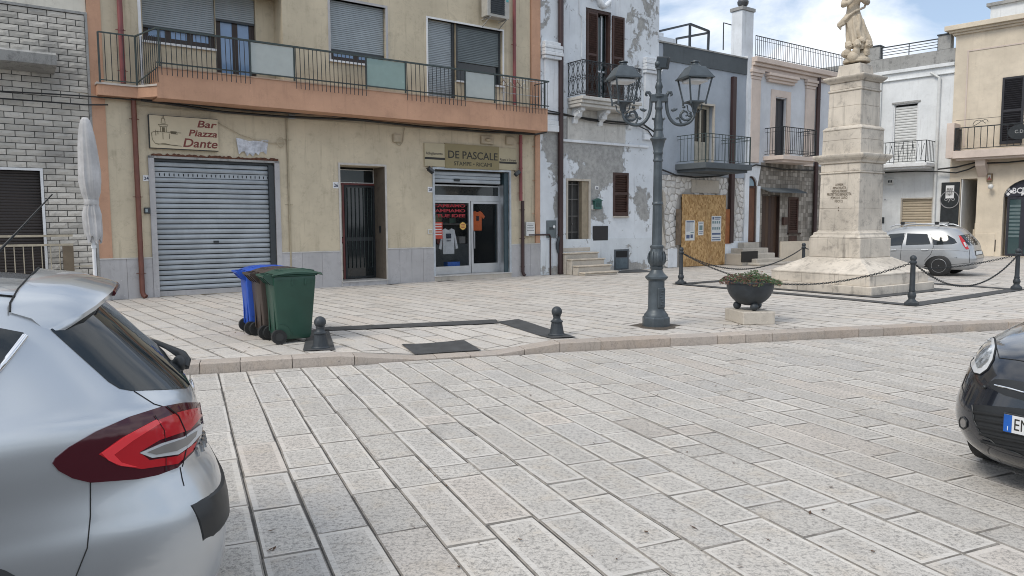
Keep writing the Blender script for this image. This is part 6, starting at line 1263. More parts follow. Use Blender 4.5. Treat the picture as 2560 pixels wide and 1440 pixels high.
zc = ztier(426, .54); sq('moulding', [(.53, zi2+.001), (.53, zc)]); zk2 = ztier(405, .52); sq('frieze', [(.505, zc+.001), (.505, zk2)]); za, zb3 = ztier(394, .58), ztier(380, .64); sq('cornice', [(.54, zk2+.001), (.55, zk2+.05), (.60, za), (.62, za+.02), (.65, zb3-.05), (.65, zb3)])
s30, s31, s32 = ztier(378, .49), ztier(345, .49), ztier(320, .49); sq('upper_block', [(.495, zb3+.001), (.49, s31-.003)], bevel=.006); sq('upper_block', [(.49, s31), (.488, s32)], bevel=.006)
z4 = ztier(309, .45); sq('moulding', [(.50, s32+.001), (.50, s32+.04), (.43, z4)]); z5, z6, z7 = ztier(260, .41), ztier(222, .41), ztier(199, .41); sq('upper_shaft', [(.415, z4+.001), (.41, z5-.003)], bevel=.006); sq('upper_shaft', [(.41, z5), (.405, z6)], bevel=.006); sq('moulding', [(.43, z6+.001), (.43, z6+.05)]); sq('frieze', [(.405, z6+.051), (.405, z7)])
z8, z9 = ztier(190, .47), ztier(180, .52); sq('top_cornice', [(.43, z7+.001), (.45, z7+.03), (.49, z8), (.52, z9-.04), (.52, z9)]); zA = ztier(156, .27); sq('statue_block', [(.30, z9+.001), (.27, zA)])
ins = ['A MARIA', 'IMMACOLATA', 'VERGINE MADRE', 'PROTETTRICE BENEDETTA', 'POPOLO E CLERO', 'MDCCCL']
m_cut = plain('cut_letter', (.16, .13, .10), .9)
for k, s_ in enumerate(ins): text('inscription', s_, .085 if k != 3 else .10, m_cut, mon, Vector((0, -.512, ztier(462+k*8.5, .51)))+OFF[mon.name], align='CENTER', depth=.003, sx=.62 if k != 3 else .52)
m = MB(); m.sphere((0, -.512, ztier(525, .51)), .018, 8, sc=(1, .3, 1)); m.sphere((.0, -.512, ztier(518, .51)), .014, 8, sc=(1, .3, 1.4)); m.build('ornament', m_cut, mon)
# ---- statue
def zs_(py): return Zat(2130, py, 18.33)
zbase = zA+.12+.002
st_root = thing('statue', 'carved limestone statue of a robed woman standing on cherub heads', 'statue', (MO.x, MO.y, zbase))
def xs(px): return wpx(px-2132, 18.33)
def zr_(py): return zs_(py)-zbase
b_ = MB()
rings = [(118, 2141, 29, 24), (108, 2140, 28, 23), (98, 2138, 26.5, 22), (85, 2134, 25, 20), (72, 2131, 23.5, 18.5), (58, 2127, 22, 17), (46, 2124, 19, 15), (36, 2122, 17.5, 13), (26, 2121, 15.5, 11.5), (16, 2121, 15, 11), (6, 2121, 16.5, 11.5), (-4, 2121, 18.5, 12), (-12, 2121, 17, 11), (-17, 2121, 9, 8), (-22, 2121, 5.5, 6)]
seg = 48; vs = []; rsn = random.Random(2)
for i, (py, cx, rx, ry) in enumerate(rings):
    w = max(0, 1-i/9)
    for k in range(seg):
        th = 2*math.pi*k/seg; f_ = 1+w*(.15*math.sin(th*7+i*.35)+.10*math.sin(th*12-i*.4))+(.03*math.sin(th*5+i) if i >= 8 else 0); vs.append((xs(cx)+wpx(rx, 18.3)*f_*math.cos(th), wpx(ry, 18.3)*f_*math.sin(th), zr_(py)))
n = len(rings); fs = [(i*seg+k, i*seg+(k+1) % seg, (i+1)*seg+(k+1) % seg, (i+1)*seg+k) for i in range(n-1) for k in range(seg)]+[list(range(seg))[::-1], [(n-1)*seg+k for k in range(seg)]]
b_.add(vs, fs)
def T(pts, r): b_.tube([(xs(x), y, zr_(py)) for x, y, py in pts], [wpx(q, 18.3) for q in r], 10)
T([(2108, 0, -10), (2098, -.05, 4), (2092, -.12, 16), (2100, -.2, 14), (2112, -.24, 2), (2120, -.26, -4)], [8, 8, 7.5, 6.5, 5, 4]); T([(2136, 0, -10), (2146, -.05, 2), (2149, -.12, 10), (2140, -.2, 8), (2128, -.25, -2), (2121, -.26, -8)], [8, 8, 7.5, 6.5, 5, 4])
T([(2150, -.02, -4), (2152, .02, 10), (2146, -.05, 20), (2134, -.13, 26), (2118, -.17, 33), (2106, -.12, 42), (2100, -.06, 52)], [2, 2.6, 3, 3, 3, 3.4, 4])
T([(2106, -.04, 38), (2099, -.02, 50), (2097, .0, 60), (2090, .03, 66), (2094, .02, 74)], [5, 6, 6.5, 5, 2]); T([(2100, -.02, 48), (2094, .0, 56), (2087, .02, 61), (2086, .02, 66)], [6, 6, 4, 2])
T([(2128, -.16, 40), (2130, -.17, 60), (2127, -.19, 80), (2133, -.2, 100), (2140, -.2, 112)], [4, 4, 4.5, 4, 3]); T([(2116, -.13, 46), (2118, -.15, 70), (2121, -.18, 95), (2124, -.17, 110)], [3, 3.5, 3.5, 3]); T([(2140, -.12, 52), (2144, -.14, 75), (2150, -.14, 98), (2158, -.12, 112)], [3, 3.5, 4, 3])
b_.sphere((xs(2121), -.03, zr_(-33)), wpx(10.5, 18.3), 18, sc=(.86, 1, 1.18)); b_.sphere((xs(2121), .03, zr_(-33)), wpx(11.5, 18.3), 16, sc=(.95, .9, 1.15)); b_.sphere((xs(2120), -.03-wpx(10.5, 18.3), zr_(-31)), wpx(1.8, 18.3), 8)
for s_ in (-1, 1): b_.sphere((xs(2121+s_*4), -.02-wpx(9.8, 18.3), zr_(-34)), wpx(1.5, 18.3), 8); b_.sphere((xs(2115+s_*2), -.18, zr_(116)), wpx(4, 18.3), 10, sc=(1, 1.6, .7))
T([(2118, -.26, 0), (2119, -.28, -10)], [3, 2]); T([(2123, -.26, 0), (2122, -.28, -10)], [3, 2])
def stone_body(mb, name, parent, vox):
    o = mb.build('tmp', m_stone, None); md = o.modifiers.new('r', 'REMESH'); md.mode = 'VOXEL'; md.voxel_size = vox; md.use_smooth_shade = True; sm = o.modifiers.new('s', 'SMOOTH'); sm.factor = .5; sm.iterations = 2
    dg = bpy.context.evaluated_depsgraph_get(); me = bpy.data.meshes.new_from_object(o.evaluated_get(dg)); bpy.data.objects.remove(o); me.materials.clear(); me.materials.append(m_stone2); me.shade_smooth(); q = bpy.data.objects.new(name, me); return link(q, parent)
m_stone2 = plaster('statue_limestone', (.56, .485, .38), (.20, .17, .14), .6, .5, .4, .12)
stone_body(b_, 'robed_figure', st_root, .013)
for (px, py, y, r) in ((2106, 118, -.16, 9.5), (2121, 117, -.27, 10), (2147, 118, -.24, 10), (2134, 108, -.25, 8)):
    hb_ = MB(); c = Vector((xs(px), y, zr_(py))); R_ = wpx(r, 18.3); hb_.sphere(c, R_, 18, sc=(.92, 1, 1.05)); rsn = random.Random(px)
    for k in range(16): a, e = rsn.uniform(0, 6.3), rsn.uniform(.1, 1.4); hb_.sphere(c+Vector((math.cos(a)*math.cos(e)*R_*.9, abs(math.sin(a))*math.cos(e)*R_*.8-.0, math.sin(e)*R_)), R_*.32, 8)
    hb_.sphere(c+Vector((0, -R_, -.1*R_)), R_*.17, 8); hb_.sphere(c+Vector((-.42*R_, -.82*R_, -.25*R_)), R_*.3, 8); hb_.sphere(c+Vector((.42*R_, -.82*R_, -.25*R_)), R_*.3, 8); hb_.sphere(c+Vector((0, -.88*R_, -.5*R_)), R_*.2, 8, sc=(1.4, 1, .6))
    hb_.tube([c+Vector((0, .01, -.6*R_)), c+Vector((0, .03, -1.3*R_)), c+Vector((.1*R_, .06, -2.2*R_))], [R_*.6, R_*.85, R_*.9], 12); stone_body(hb_, 'cherub', st_root, .009)
gb = MB(); gb.sphere((xs(2118), -.16, zr_(145)), wpx(14.5, 18.3), 26); gb.lathe([(.30, zr_(158)), (.30, zr_(150)), (.26, zr_(148)), (.24, zr_(138))], 28, (xs(2134), 0, 0)); gb.sphere((xs(2146), -.1, zr_(135)), wpx(13, 18.3), 16, sc=(1, 1, .8)); gb.sphere((xs(2106), .0, zr_(135)), wpx(10, 18.3), 16); gb.tube([(xs(x), -.02, zr_(y)) for x, y in ((2150, 122), (2160, 114), (2165, 104), (2162, 96), (2166, 93))], [wpx(q, 18.3) for q in (6, 6, 5, 4, 2)], 10); stone_body(gb, 'globe_base', st_root, .012)
# ---- planter
pb = [G(1806, 800), G(1858, 813), G(1938, 811)]; pc = (pb[0]+pb[2])/2; ex = (pb[2]-pb[1]).normalized(); wx = (pb[2]-pb[1]).length; prz = math.atan2(ex.y, ex.x); wy = .70
cpl = pb[1]+ex*wx/2+Vector((-ex.y, ex.x, 0))*wy/2
blk = thing('stone_block', 'pale stone block carrying the black planter bowl', 'stone block', cpl, prz); m = MB(); m.box(-wx/2, wx/2, -wy/2, wy/2, 0, .205); m.build('block', m_stepstone, blk, bevel=.012)
plt = thing('planter_bowl', 'black iron bowl planter on three ball feet near the kerb', 'planter', cpl+Vector((0, 0, .206)), prz)
Rb = .385; m = MB(); n = 14; pr = [(.02, .07)]+[(Rb*math.sin(math.pi/2*k/n)**.9*.98, .07+.37*(1-math.cos(math.pi/2*k/n))) for k in range(2, n+1)]+[(Rb+.015, .445), (Rb+.015, .465), (Rb-.02, .465), (Rb-.04, .43), (.05, .40)]; m.lathe(pr, 36); m.build('bowl', m_anth, plt, smooth=35)
for k in range(3): a = rad(-95+120*k); m = MB(); m.sphere((.2*math.cos(a), .2*math.sin(a), .066), .066, 18); m.build('ball_foot', m_anth, plt, smooth=60)
pln_ = thing('planter_plants', 'low mound of green and red leafed plants in the planter bowl', 'plant', cpl+Vector((0, 0, .206+.43)), prz)
m_lg, m_lr, m_lo = plain('green_leaf', (.045, .085, .025), .6, 0, .35, 30), plain('dark_red_leaf', (.085, .035, .022), .6, 0, .35, 30), plain('orange_leaf', (.22, .075, .035), .6, 0, .3, 30)
for (nm, mt, nn, sd_) in (('green_foliage', m_lg, 1500, 1), ('red_foliage', m_lr, 900, 2), ('flowers', m_lo, 170, 3)):
    r1 = random.Random(sd_); m = MB()
    for k in range(nn):
        a = r1.uniform(0, 6.283); q = math.sqrt(r1.random()); R1 = q*.50; px_, py_ = R1*math.cos(a), R1*math.sin(a)*.9; hz = (.17*(1-q**2.2)+.02)*r1.uniform(.3, 1.05)+.03*math.sin(px_*14)
        if nm == 'green_foliage' and (px_ < -.14 and r1.random() < .65): continue
        if nm == 'red_foliage' and (px_ > -.05 and r1.random() < .55): continue
        c = Vector((px_, py_, hz)); d_ = Vector((r1.gauss(0, 1), r1.gauss(0, 1), r1.uniform(-.2, 1))).normalized(); e_ = d_.orthogonal().normalized(); l = r1.uniform(.012, .028) if nm != 'flowers' else r1.uniform(.012, .018); m.add([c-d_*l, c+e_*l*.5, c+d_*l, c-e_*l*.5], [(0, 1, 2, 3)])
    o = m.build(nm, mt, pln_)
m = MB(); m.lathe([(.30, -.03), (.20, -.005), (.02, .005)], 20); m.build('soil', plain('soil', (.03, .022, .016), .95), pln_)
# ---- wheeled bins
def bin_(label, pos, mat, rz, s=1.0):
    t = thing('wheeled_bin', label, 'bin', pos, rz, group='wheeled bins in a row on the pavement'); H_ = .93
    m = MB(); tiers = [(-.22, .22, .235, .05), (-.225, .24, .24, .12), (-.27, .31, .265, .86), (-.275, .315, .27, .93)]; vs = []
    for (x0, x1, w, z) in tiers: vs += [(x0, -w, z), (x1, -w, z), (x1, w, z), (x0, w, z)]
    n = 4; fs = [(0, 3, 2, 1), (12, 13, 14, 15)]+[(4*i+k, 4*i+(k+1) % 4, 4*i+4+(k+1) % 4, 4*i+4+k) for i in range(3) for k in range(4)]; m.add(vs, fs); bd_ = m.build('body', mat, t, bevel=.03, smooth=35)
    for s_ in (-1, 1):
        m = MB(); m.tube([(-.20+.16*math.cos(a), s_*(.243), .12+.16*math.sin(a)) for a in [k*math.pi/20 for k in range(11)]], .007, 5); m.build('wheel_arch', mat, bd_, smooth=60)
        for x in (-.02, .16): m = MB(); m.box(x-.012, x+.012, s_*.262-.014, s_*.262+.014, .80, .885); m.build('rib', mat, bd_, bevel=.004)
        m = MB(); m.tube([(-.215, s_*.20, .10), (-.215, s_*.275, .10)], .10, 22); w = m.build('wheel', m_black, t, smooth=40); m = MB(); m.tube([(-.215, s_*.274, .10), (-.215, s_*.281, .10)], .055, 16); m.build('hub', plain('dark_hub', (.03, .032, .033), .45), w, smooth=40)
    m = MB(); m.box(-.255, -.236, -.16, -.13, .14, .80); m.box(-.255, -.236, .13, .16, .14, .80); m.build('back_rib', mat, bd_, bevel=.006)
    # rim, lid, handle
    m = MB(); m.box(-.285, .33, -.285, .285, .925, .95); m.build('rim', mat, t, bevel=.01)
    m = MB(); sec = []; N = 9; vs, fs = [], []
    for i in range(N+1):
        f = i/N; x = -.27+.68*f; hz = .958+.055*math.sin(math.pi*min(1, f*1.05))**.7; w = .295-(.05 if f > .9 else 0)*(f-.9)*6
        vs += [(x, -w, .952-(.03 if f > .93 else 0)), (x, -w, hz-.03), (x, -w+.07, hz), (x, w-.07, hz), (x, w, hz-.03), (x, w, .952-(.03 if f > .93 else 0))]
    for i in range(N):
        for k in range(5): fs.append((6*i+k, 6*(i+1)+k, 6*(i+1)+k+1, 6*i+k+1))
        fs.append((6*i+5, 6*(i+1)+5, 6*(i+1), 6*i))
    fs += [[0, 1, 2, 3, 4, 5], [6*N+k for k in range(5, -1, -1)]]; m.add(vs, [list(f)[::-1] for f in fs]); ld = m.build('lid', mat, t, bevel=.006, smooth=30)
    m = MB(); m.tube([(-.15, -.16, .995), (.02, -.17, 1.008), (.25, -.16, .998), (.33, -.1, .985), (.33, .1, .985), (.25, .16, .998), (.02, .17, 1.008), (-.15, .16, .995)], .010, 6, closed=True); m.build('lid_ridge', mat, ld, smooth=60)
    m = MB(); m.tube([(-.38, -.22, .93), (-.38, .22, .93)], .018, 10)
    for y in (-.22, -.08, .08, .22): m.prism([(-.38, y-.012, .945), (-.27, y-.012, .95), (-.27, y-.012, .80), (-.30, y-.012, .82), (-.385, y-.012, .915)], (0, .024, 0))
    m.build('handle', mat, t, smooth=35); m = MB(); m.tube([(-.215, -.26, .10), (-.215, .26, .10)], .014, 8); m.build('axle', m_iron, t)
def plastic(name, c): return plain(name, c, .42, 0, .10, 4, .12, 120)
P0_ = G(712, 862); gx, gy = P0_.x-.03, P0_.y+.36
bin_('dark green wheeled bin, front one of three beside the ball bollard', (gx, gy, .122), plastic('green_plastic', (.020, .066, .046)), rad(31))
bin_('brown wheeled bin squeezed between the green and blue bins', (gx-.34, gy+.44, .122), plastic('brown_plastic', (.055, .040, .033)), rad(33))
bin_('bright blue wheeled bin at the back of the three', (gx-.67, gy+.88, .122), plastic('blue_plastic', (.012, .075, .42)), rad(29))
# ---- folded parasol
up_ = G(246, 838); UY = up_.y
um_ = thing('closed_parasol', 'closed off-white parasol standing before the brick house', 'parasol', (up_.x, up_.y, .12))
def zu(py): return Zat(226, py, UY)-.12
pr = [(wpx(h, UY), zu(py), wpx(dx, UY)) for py, h, dx in ((600, 17, 3), (585, 21, 2), (560, 22, 1), (535, 22, 0), (515, 17, 0), (505, 15, 0), (498, 17, 0), (480, 22, 0), (455, 25, -1), (430, 25, -1), (400, 23, -2), (370, 21, -3), (340, 18, -4), (315, 14, -5), (300, 10, -5), (294, 5, -5))]
seg = 96; vs = []
for i, (r, z, dx) in enumerate(pr):
    for k in range(seg):
        th = 2*math.pi*k/seg; amp = .34*max(.2, 1-i/16); q = r*(1.08-amp*.75*abs(math.sin(th*4.5+.05*i))**.6-amp*.35*abs(math.sin(th*7+1))+.06*amp*math.sin(th*21+i)); vs.append((q*math.cos(th)+dx, q*math.sin(th), z+(.06*math.sin(th*4+1) if i == 0 else 0)))
n = len(pr); fs = [(i*seg+k, i*seg+(k+1) % seg, (i+1)*seg+(k+1) % seg, (i+1)*seg+k) for i in range(n-1) for k in range(seg)]+[[(n-1)*seg+k for k in range(seg)]]
m = MB(); m.add(vs, fs); m_canvas = plain('off_white_canvas', (.49, .485, .485), .85, 0, .2, 3, .4, 30); cv = m.build('canopy', m_canvas, um_, smooth=70)
m = MB(); m.lathe([(wpx(16.5, UY), zu(512)), (wpx(17, UY), zu(508)), (wpx(17, UY), zu(503)), (wpx(16.5, UY), zu(499))], 32, mod=lambda i, th: 1+.05*math.sin(th*8)); m.build('tie_strap', m_canvas, cv, smooth=60)
m = MB(); m.tube([(0, 0, 0), (0, 0, zu(590))], .026, 12); m.build('pole', m_whitepaint, um_, smooth=40); m = MB(); m.lathe([(.034, zu(620)), (.034, zu(612))], 12); m.build('collar', m_whitepaint, um_, smooth=40); m = MB(); m.lathe([(.28, 0), (.28, .05), (.06, .08), (.04, .3), (.035, .3)], 24); m.build('base', m_concrete, um_, smooth=40)
# ---- hangers on the balcony
ai = on_front('clothes_airer', 'folding clothes airer with hangers at the right end of the balcony', 'clothes airer', A, A.U(1300, 220, .5), bz1, .5)
for k in range(4): u = A.U(1262, 220, .5)+.25*k; m = MB(); z_ = bz1+.75; m.tube([(u, -.45, z_), (u-.16, -.45, z_-.13), (u+.16, -.45, z_-.16), (u, -.45, z_), (u, -.45, z_+.06)], .010, 5); m.build('hanger', m_whiteplastic if k % 2 else m_brown2, ai)
for z_ in (.82, .4): m = MB(); m.tube([(A.U(1255, 220, .5), -.45, bz1+z_), (uM1-.1, -.45, bz1+z_)], .010, 5); m.build('rail', m_alu, ai)
# ================================================================= CARS
def lerp_levels(L, n):
    """Catmull-Rom through body levels (z, xr, xf, w, er, ef)"""
    out = []; N = len(L)
    for i in range(N-1):
        p0, p1, p2, p3 = L[max(i-1, 0)], L[i], L[i+1], L[min(i+2, N-1)]
        for k in range(n):
            t = k/n; out.append(tuple(.5*((2*b)+(-a+c)*t+(2*a-5*b+4*c-d)*t*t+(-a+3*b-3*c+d)*t**3) for a, b, c, d in zip(p0, p1, p2, p3)))
    out.append(L[-1]); return out
def car(name, label, loc, heading, levels, mat, nl=6, seg=120, zoff=0):
    """closed body from horizontal rings; local x forward, y left"""
    h = rad(heading); rz = math.atan2(math.cos(h), math.sin(h)); t = thing(name, label, 'car', loc, rz)
    LV = lerp_levels(levels, nl); vs = []
    for (z, xr, xf, w, er, ef) in LV:
        xc = (xr+xf)/2; a = (xf-xr)/2
        for k in range(seg):
            th = 2*math.pi*k/seg; c, s = math.cos(th), math.sin(th); e = ef if c > 0 else er
            vs.append((xc+a*math.copysign(abs(c)**(2/e), c), w*math.copysign(abs(s)**(2/e), s), z))
    n = len(LV); fs = [(i*seg+k, i*seg+(k+1) % seg, (i+1)*seg+(k+1) % seg, (i+1)*seg+k) for i in range(n-1) for k in range(seg)]
    b = len(vs); z, xr, xf, w, er, ef = LV[-1]; vs.append(((xr+xf)/2, 0, z+.012)); fs += [((n-1)*seg+k, (n-1)*seg+(k+1) % seg, b) for k in range(seg)]; fs.append(list(range(seg))[::-1])
    m = MB(); m.add(vs, fs); o = m.build('body', mat, t, smooth=60)
    M = Matrix.Translation(loc) @ Matrix.Rotation(rz, 4, 'Z'); bv = BVHTree.FromPolygons([M @ Vector(v) for v in vs], fs)
    return t, o, bv, M
def hit(bv, px, py, up=.004):
    d = ray(px, py).normalized(); p, n, i, q = bv.ray_cast(CAM, d)
    if p is None:
        best = None
        for k in range(1, 160):
            s = CAM+d*(.05*k+1.0); r = bv.find_nearest(s)
            if r[0] is not None and (best is None or r[3] < best[0]): best = (r[3], r[0], r[1])
        p, n = best[1], best[2]
    if n.dot(d) > 0: n = -n
    return p+n*up, n
def patch(name, poly, car_, mat, parent=None, up=.004, step=9, rim=.01):
    """a piece that follows the body: its outline traced as pixels and dropped onto the body surface"""
    t, body, bv, M = car_; P = []
    for i in range(len(poly)):
        a, b = Vector(poly[i]), Vector(poly[(i+1) % len(poly)]); k = max(1, int((b-a).length/step)); P += [a+(b-a)*j/k for j in range(k)]
    nb = len(P); xs_ = [p.x for p in P]; ys_ = [p.y for p in P]
    def inside(x, y):
        c = False; j = nb-1
        for i in range(nb):
            if (P[i].y > y) != (P[j].y > y) and x < (P[j].x-P[i].x)*(y-P[i].y)/(P[j].y-P[i].y)+P[i].x: c = not c
            j = i
        return c
    x = min(xs_)+step*.6; I = []
    while x < max(xs_):
        y = min(ys_)+step*.6
        while y < max(ys_):
            if inside(x, y) and min((Vector((x, y))-p).length for p in P) > step*.45: I.append(Vector((x, y)))
            y += step
        x += step
    v2, e2, f2, *_ = delaunay_2d_cdt(P+I, [(i, (i+1) % nb) for i in range(nb)], [], 1, 1e-3)
    Mi = M.inverted(); vs, ns = [], []
    for v in v2: p, n = hit(bv, v.x, v.y, up); vs.append(Mi @ p); ns.append((Mi.to_3x3() @ n))
    k = len(vs); fs = []
    for f in f2:
        a, b, c = vs[f[0]], vs[f[1]], vs[f[2]]; fs.append(list(f) if (b-a).cross(c-a).dot(ns[f[0]]) > 0 else list(f)[::-1])
    if rim:
        from collections import Counter
        cnt = Counter(); 
        for f in fs:
            for i in range(3): cnt[(f[i], f[(i+1) % 3])] += 1
        bd = [(a, b) for (a, b) in cnt if (b, a) not in cnt]; mp = {}
        for a, b in bd:
            for q in (a, b):
                if q not in mp: mp[q] = len(vs); vs.append(vs[q]-ns[q]*(rim+up))
        for a, b in bd: fs.append([b, a, mp[a], mp[b]])
    m = MB(); m.add(vs, fs); o = m.build(name, mat, parent or t, smooth=50, raw=True); return o
def seam(name, pts, car_, mat, r=.004, parent=None, up=.001, close=False, sub=6):
    t, body, bv, M = car_; Mi = M.inverted(); P = []
    for i in range(len(pts)-1+(1 if close else 0)):
        a, b = Vector(pts[i]), Vector(pts[(i+1) % len(pts)]); P += [a+(b-a)*j/sub for j in range(sub)]
    if not close: P.append(Vector(pts[-1]))
    m = MB(); m.tube([Mi @ hit(bv, p.x, p.y, up)[0] for p in P], r, 6, closed=close); return m.build(name, mat, parent or t, smooth=60, raw=True)
def wheel(car_, x, y, r, w, sgn, spokes=10, zc=None):
    t = car_[0]; c = Vector((x, y, zc or r)); m = MB(); W2 = w/2
    m.lathe([(r*.62, -W2), (r*.9, -W2), (r, -W2*.75), (r, W2*.75), (r*.9, W2), (r*.62, W2)], 36); m.xf(Matrix.Translation(c) @ Matrix.Rotation(rad(-90*sgn), 4, 'X')); wo_ = m.build('wheel', m_black, t, smooth=40)
    m = MB(); m.lathe([(r*.60, W2*.55), (r*.66, W2*.98), (r*.62, W2*1.02), (r*.57, W2*.8)], 36)
    for k in range(spokes):
        M = Matrix.Rotation(k*2*math.pi/spokes, 4, 'Z'); m.box(r*.10, r*.60, -r*.030, r*.030, W2*.70, W2*.86, M=M)
    m.lathe([(r*.16, W2*.6), (r*.16, W2*.95), (r*.05, W2*1.0)], 20); m.xf(Matrix.Translation(c) @ Matrix.Rotation(rad(-90*sgn), 4, 'X')); m.build('rim', m_alu, wo_, smooth=30)
    m = MB(); m.lathe([(r*.6, W2*.2), (r*.05, W2*.2)], 24); m.xf(Matrix.Translation(c) @ Matrix.Rotation(rad(-90*sgn), 4, 'X')); m.build('brake_disc', m_iron, wo_)
m_silver = paint('silver_paint', (.50, .53, .56), .24, .25, .75); m_silver2 = paint('silver_paint_estate', (.36, .375, .39), .30, .25, .45); m_blackpaint = paint('black_paint', (.008, .010, .016), .12)
m_carglass = glass('car_glass', (.010, .015, .018), .015, 1, 0, .7); m_gap = plain('panel_gap', (.012, .013, .014), .8); m_trim = plain('black_trim', (.018, .020, .022), .45); m_chrome = plain('chrome', (.75, .76, .78), .12, 1.0, .03)
m_lampred = glass('red_lens', (.42, .015, .022), .06, 1, 0, .6); m_lampdark = glass('dark_red_lens', (.055, .006, .012), .05, 1, 0, .6); m_lampclear = glass('clear_lens', (.48, .49, .50), .08, 1, 0, .6); m_lamprose = glass('bright_red_lens', (.75, .05, .06), .08, 1, 0, .6); m_lampgrey = glass('grey_lens', (.20, .19, .18), .10, 1, 0, .6)
# ---- silver estate seen from behind, lower left
SL = [(.18, .10, 4.6, .82, 5.5, 3.2), (.28, .015, 4.72, .885, 5.5, 3.2), (.45, -.02, 4.83, .905, 5.2, 3.2), (.60, -.02, 4.85, .915, 4.8, 3.2), (.70, .0, 4.82, .918, 4.4, 3.2), (.80, .045, 4.76, .922, 4.2, 3.2), (.92, .06, 4.55, .925, 4.0, 3.2), (1.00, .07, 4.1, .917, 3.8, 3.2), (1.06, .095, 3.75, .90, 3.7, 3.2), (1.12, .14, 3.55, .87, 3.6, 3.2), (1.25, .26, 3.25, .815, 3.6, 3), (1.38, .38, 2.9, .755, 3.6, 3), (1.46, .47, 2.65, .71, 3.4, 3), (1.52, .60, 2.45, .655, 3.2, 3), (1.555, .82, 2.25, .55, 3.2, 3), (1.57, 1.05, 2.0, .40, 3, 3)]
c1 = car('silver_car', 'large silver car seen from behind at the lower left', (-1.49, 3.60, 0), math.degrees(math.atan2(-.87, -.49)), SL, m_silver)
t1 = c1[0]
patch('rear_window', [(126, 824), (158, 802), (240, 755), (300, 790), (392, 862), (455, 925), (474, 962), (466, 972), (330, 977), (300, 972), (272, 955)], c1, m_carglass, up=.003)
patch('side_window', [(-420, 800), (-200, 800), (0, 821), (58, 832), (63, 845), (0, 928), (-60, 985), (-420, 1010)], c1, m_carglass, up=.003)
seam('chrome_trim', [(62, 842), (30, 884), (0, 922), (-60, 985)], c1, m_chrome, .011, up=.010, sub=3)
tl = patch('tail_light', [(130, 1158), (137, 1145), (170, 1118), (240, 1078), (320, 1043), (400, 1018), (455, 1008), (507, 1006), (512, 1020), (502, 1076), (480, 1130), (440, 1170), (392, 1188), (340, 1198), (225, 1206), (180, 1195), (145, 1176)], c1, m_lampdark, up=.008, step=8)
patch('red_lens', [(245, 1135), (300, 1095), (380, 1055), (440, 1032), (498, 1018), (505, 1034), (470, 1075), (440, 1085), (395, 1100), (345, 1130), (370, 1150), (440, 1140), (486, 1105), (476, 1128), (440, 1160), (350, 1172), (290, 1162)], c1, m_lampred, tl, up=.011, step=7)
patch('bright_red_lens', [(250, 1132), (310, 1090), (385, 1050), (400, 1056), (330, 1100), (282, 1136), (300, 1155), (345, 1168), (300, 1164), (268, 1150)], c1, m_lamprose, tl, up=.013, step=6)
patch('reversing_lens', [(345, 1132), (400, 1108), (455, 1092), (498, 1060), (496, 1085), (470, 1115), (440, 1136), (375, 1144)], c1, m_lampclear, tl, up=.014, step=6); patch('indicator_lens', [(362, 1130), (405, 1112), (452, 1097), (484, 1078), (480, 1092), (462, 1112), (435, 1127), (385, 1136)], c1, m_lampgrey, tl, up=.017, step=6)
seam('lens_seam', [(412, 1018), (440, 1040), (458, 1080), (460, 1120), (450, 1168)], c1, m_gap, .0025, tl, .012); seam('lens_seam', [(382, 1040), (405, 1075), (410, 1120), (410, 1180)], c1, m_gap, .0015, tl, .012)
seam('panel_gap', [(226, 1206), (226, 1290), (218, 1370), (190, 1440), (170, 1500)], c1, m_gap, .0025); seam('panel_gap', [(335, 978), (385, 1010), (412, 1018)], c1, m_gap, .002); seam('panel_gap', [(-200, 728), (0, 739), (66, 745)], c1, m_gap, .005); seam('panel_gap', [(450, 1168), (455, 1195), (460, 1215)], c1, m_gap, .002)
# roof spoiler wrapping down at the sides
sp = MB(); st_ = [(.628, .72, 1.452, .60, 1.378), (.595, .72, 1.482, .535, 1.412), (.50, .70, 1.525, .45, 1.46), (.30, .67, 1.562, .385, 1.497), (.12, .66, 1.572, .365, 1.508), (0, .66, 1.574, .36, 1.510)]; st_ = st_+[(-a, b, c, d, e) for a, b, c, d, e in st_[-2::-1]]; vs = []
for (y, xf_, zf_, xt, zt) in st_: xm, zm = (xf_+xt)/2, (zf_+zt)/2+.012; vs += [(xf_, y, zf_), (xm, y*1.0, zm), (xt+.02, y, zt+.004), (xt, y, zt-.008), (xt+.004, y, zt-.028), (xt+.12, y*.94, zt-.05), (xf_-.0, y*.9, zf_-.09)]
k7 = 7; n = len(st_); fs = [(i*k7+k, (i+1)*k7+k, (i+1)*k7+(k+1) % k7, i*k7+(k+1) % k7) for i in range(n-1) for k in range(k7)]+[list(range(k7)), [(n-1)*k7+k for k in range(k7)][::-1]]
sp.add(vs, fs); sp_ = sp.build('spoiler', m_silver, t1, smooth=45); m = MB(); m.tube([(v[3]-.0, v[0], v[4]-.018) for v in st_[3:-3]], .012, 6); m.build('brake_light', m_lampdark, sp_, smooth=60)
m = MB(); m.tube([(s_[1]+.004, s_[0]*1.005, s_[2]+.004) for s_ in st_], .0035, 6); m.build('panel_gap', m_gap, t1, smooth=60)
LVS = lerp_levels(SL, 6)
def XR(y, z):
    for a, b in zip(LVS, LVS[1:]):
        if a[0] <= z <= b[0]:
            f = (z-a[0])/(b[0]-a[0]); q = [i+(j-i)*f for i, j in zip(a, b)]; break
    xc, hx = (q[1]+q[2])/2, (q[2]-q[1])/2; return xc-hx*(1-min(.9999, abs(y)/q[3])**q[4])**(1/q[4])
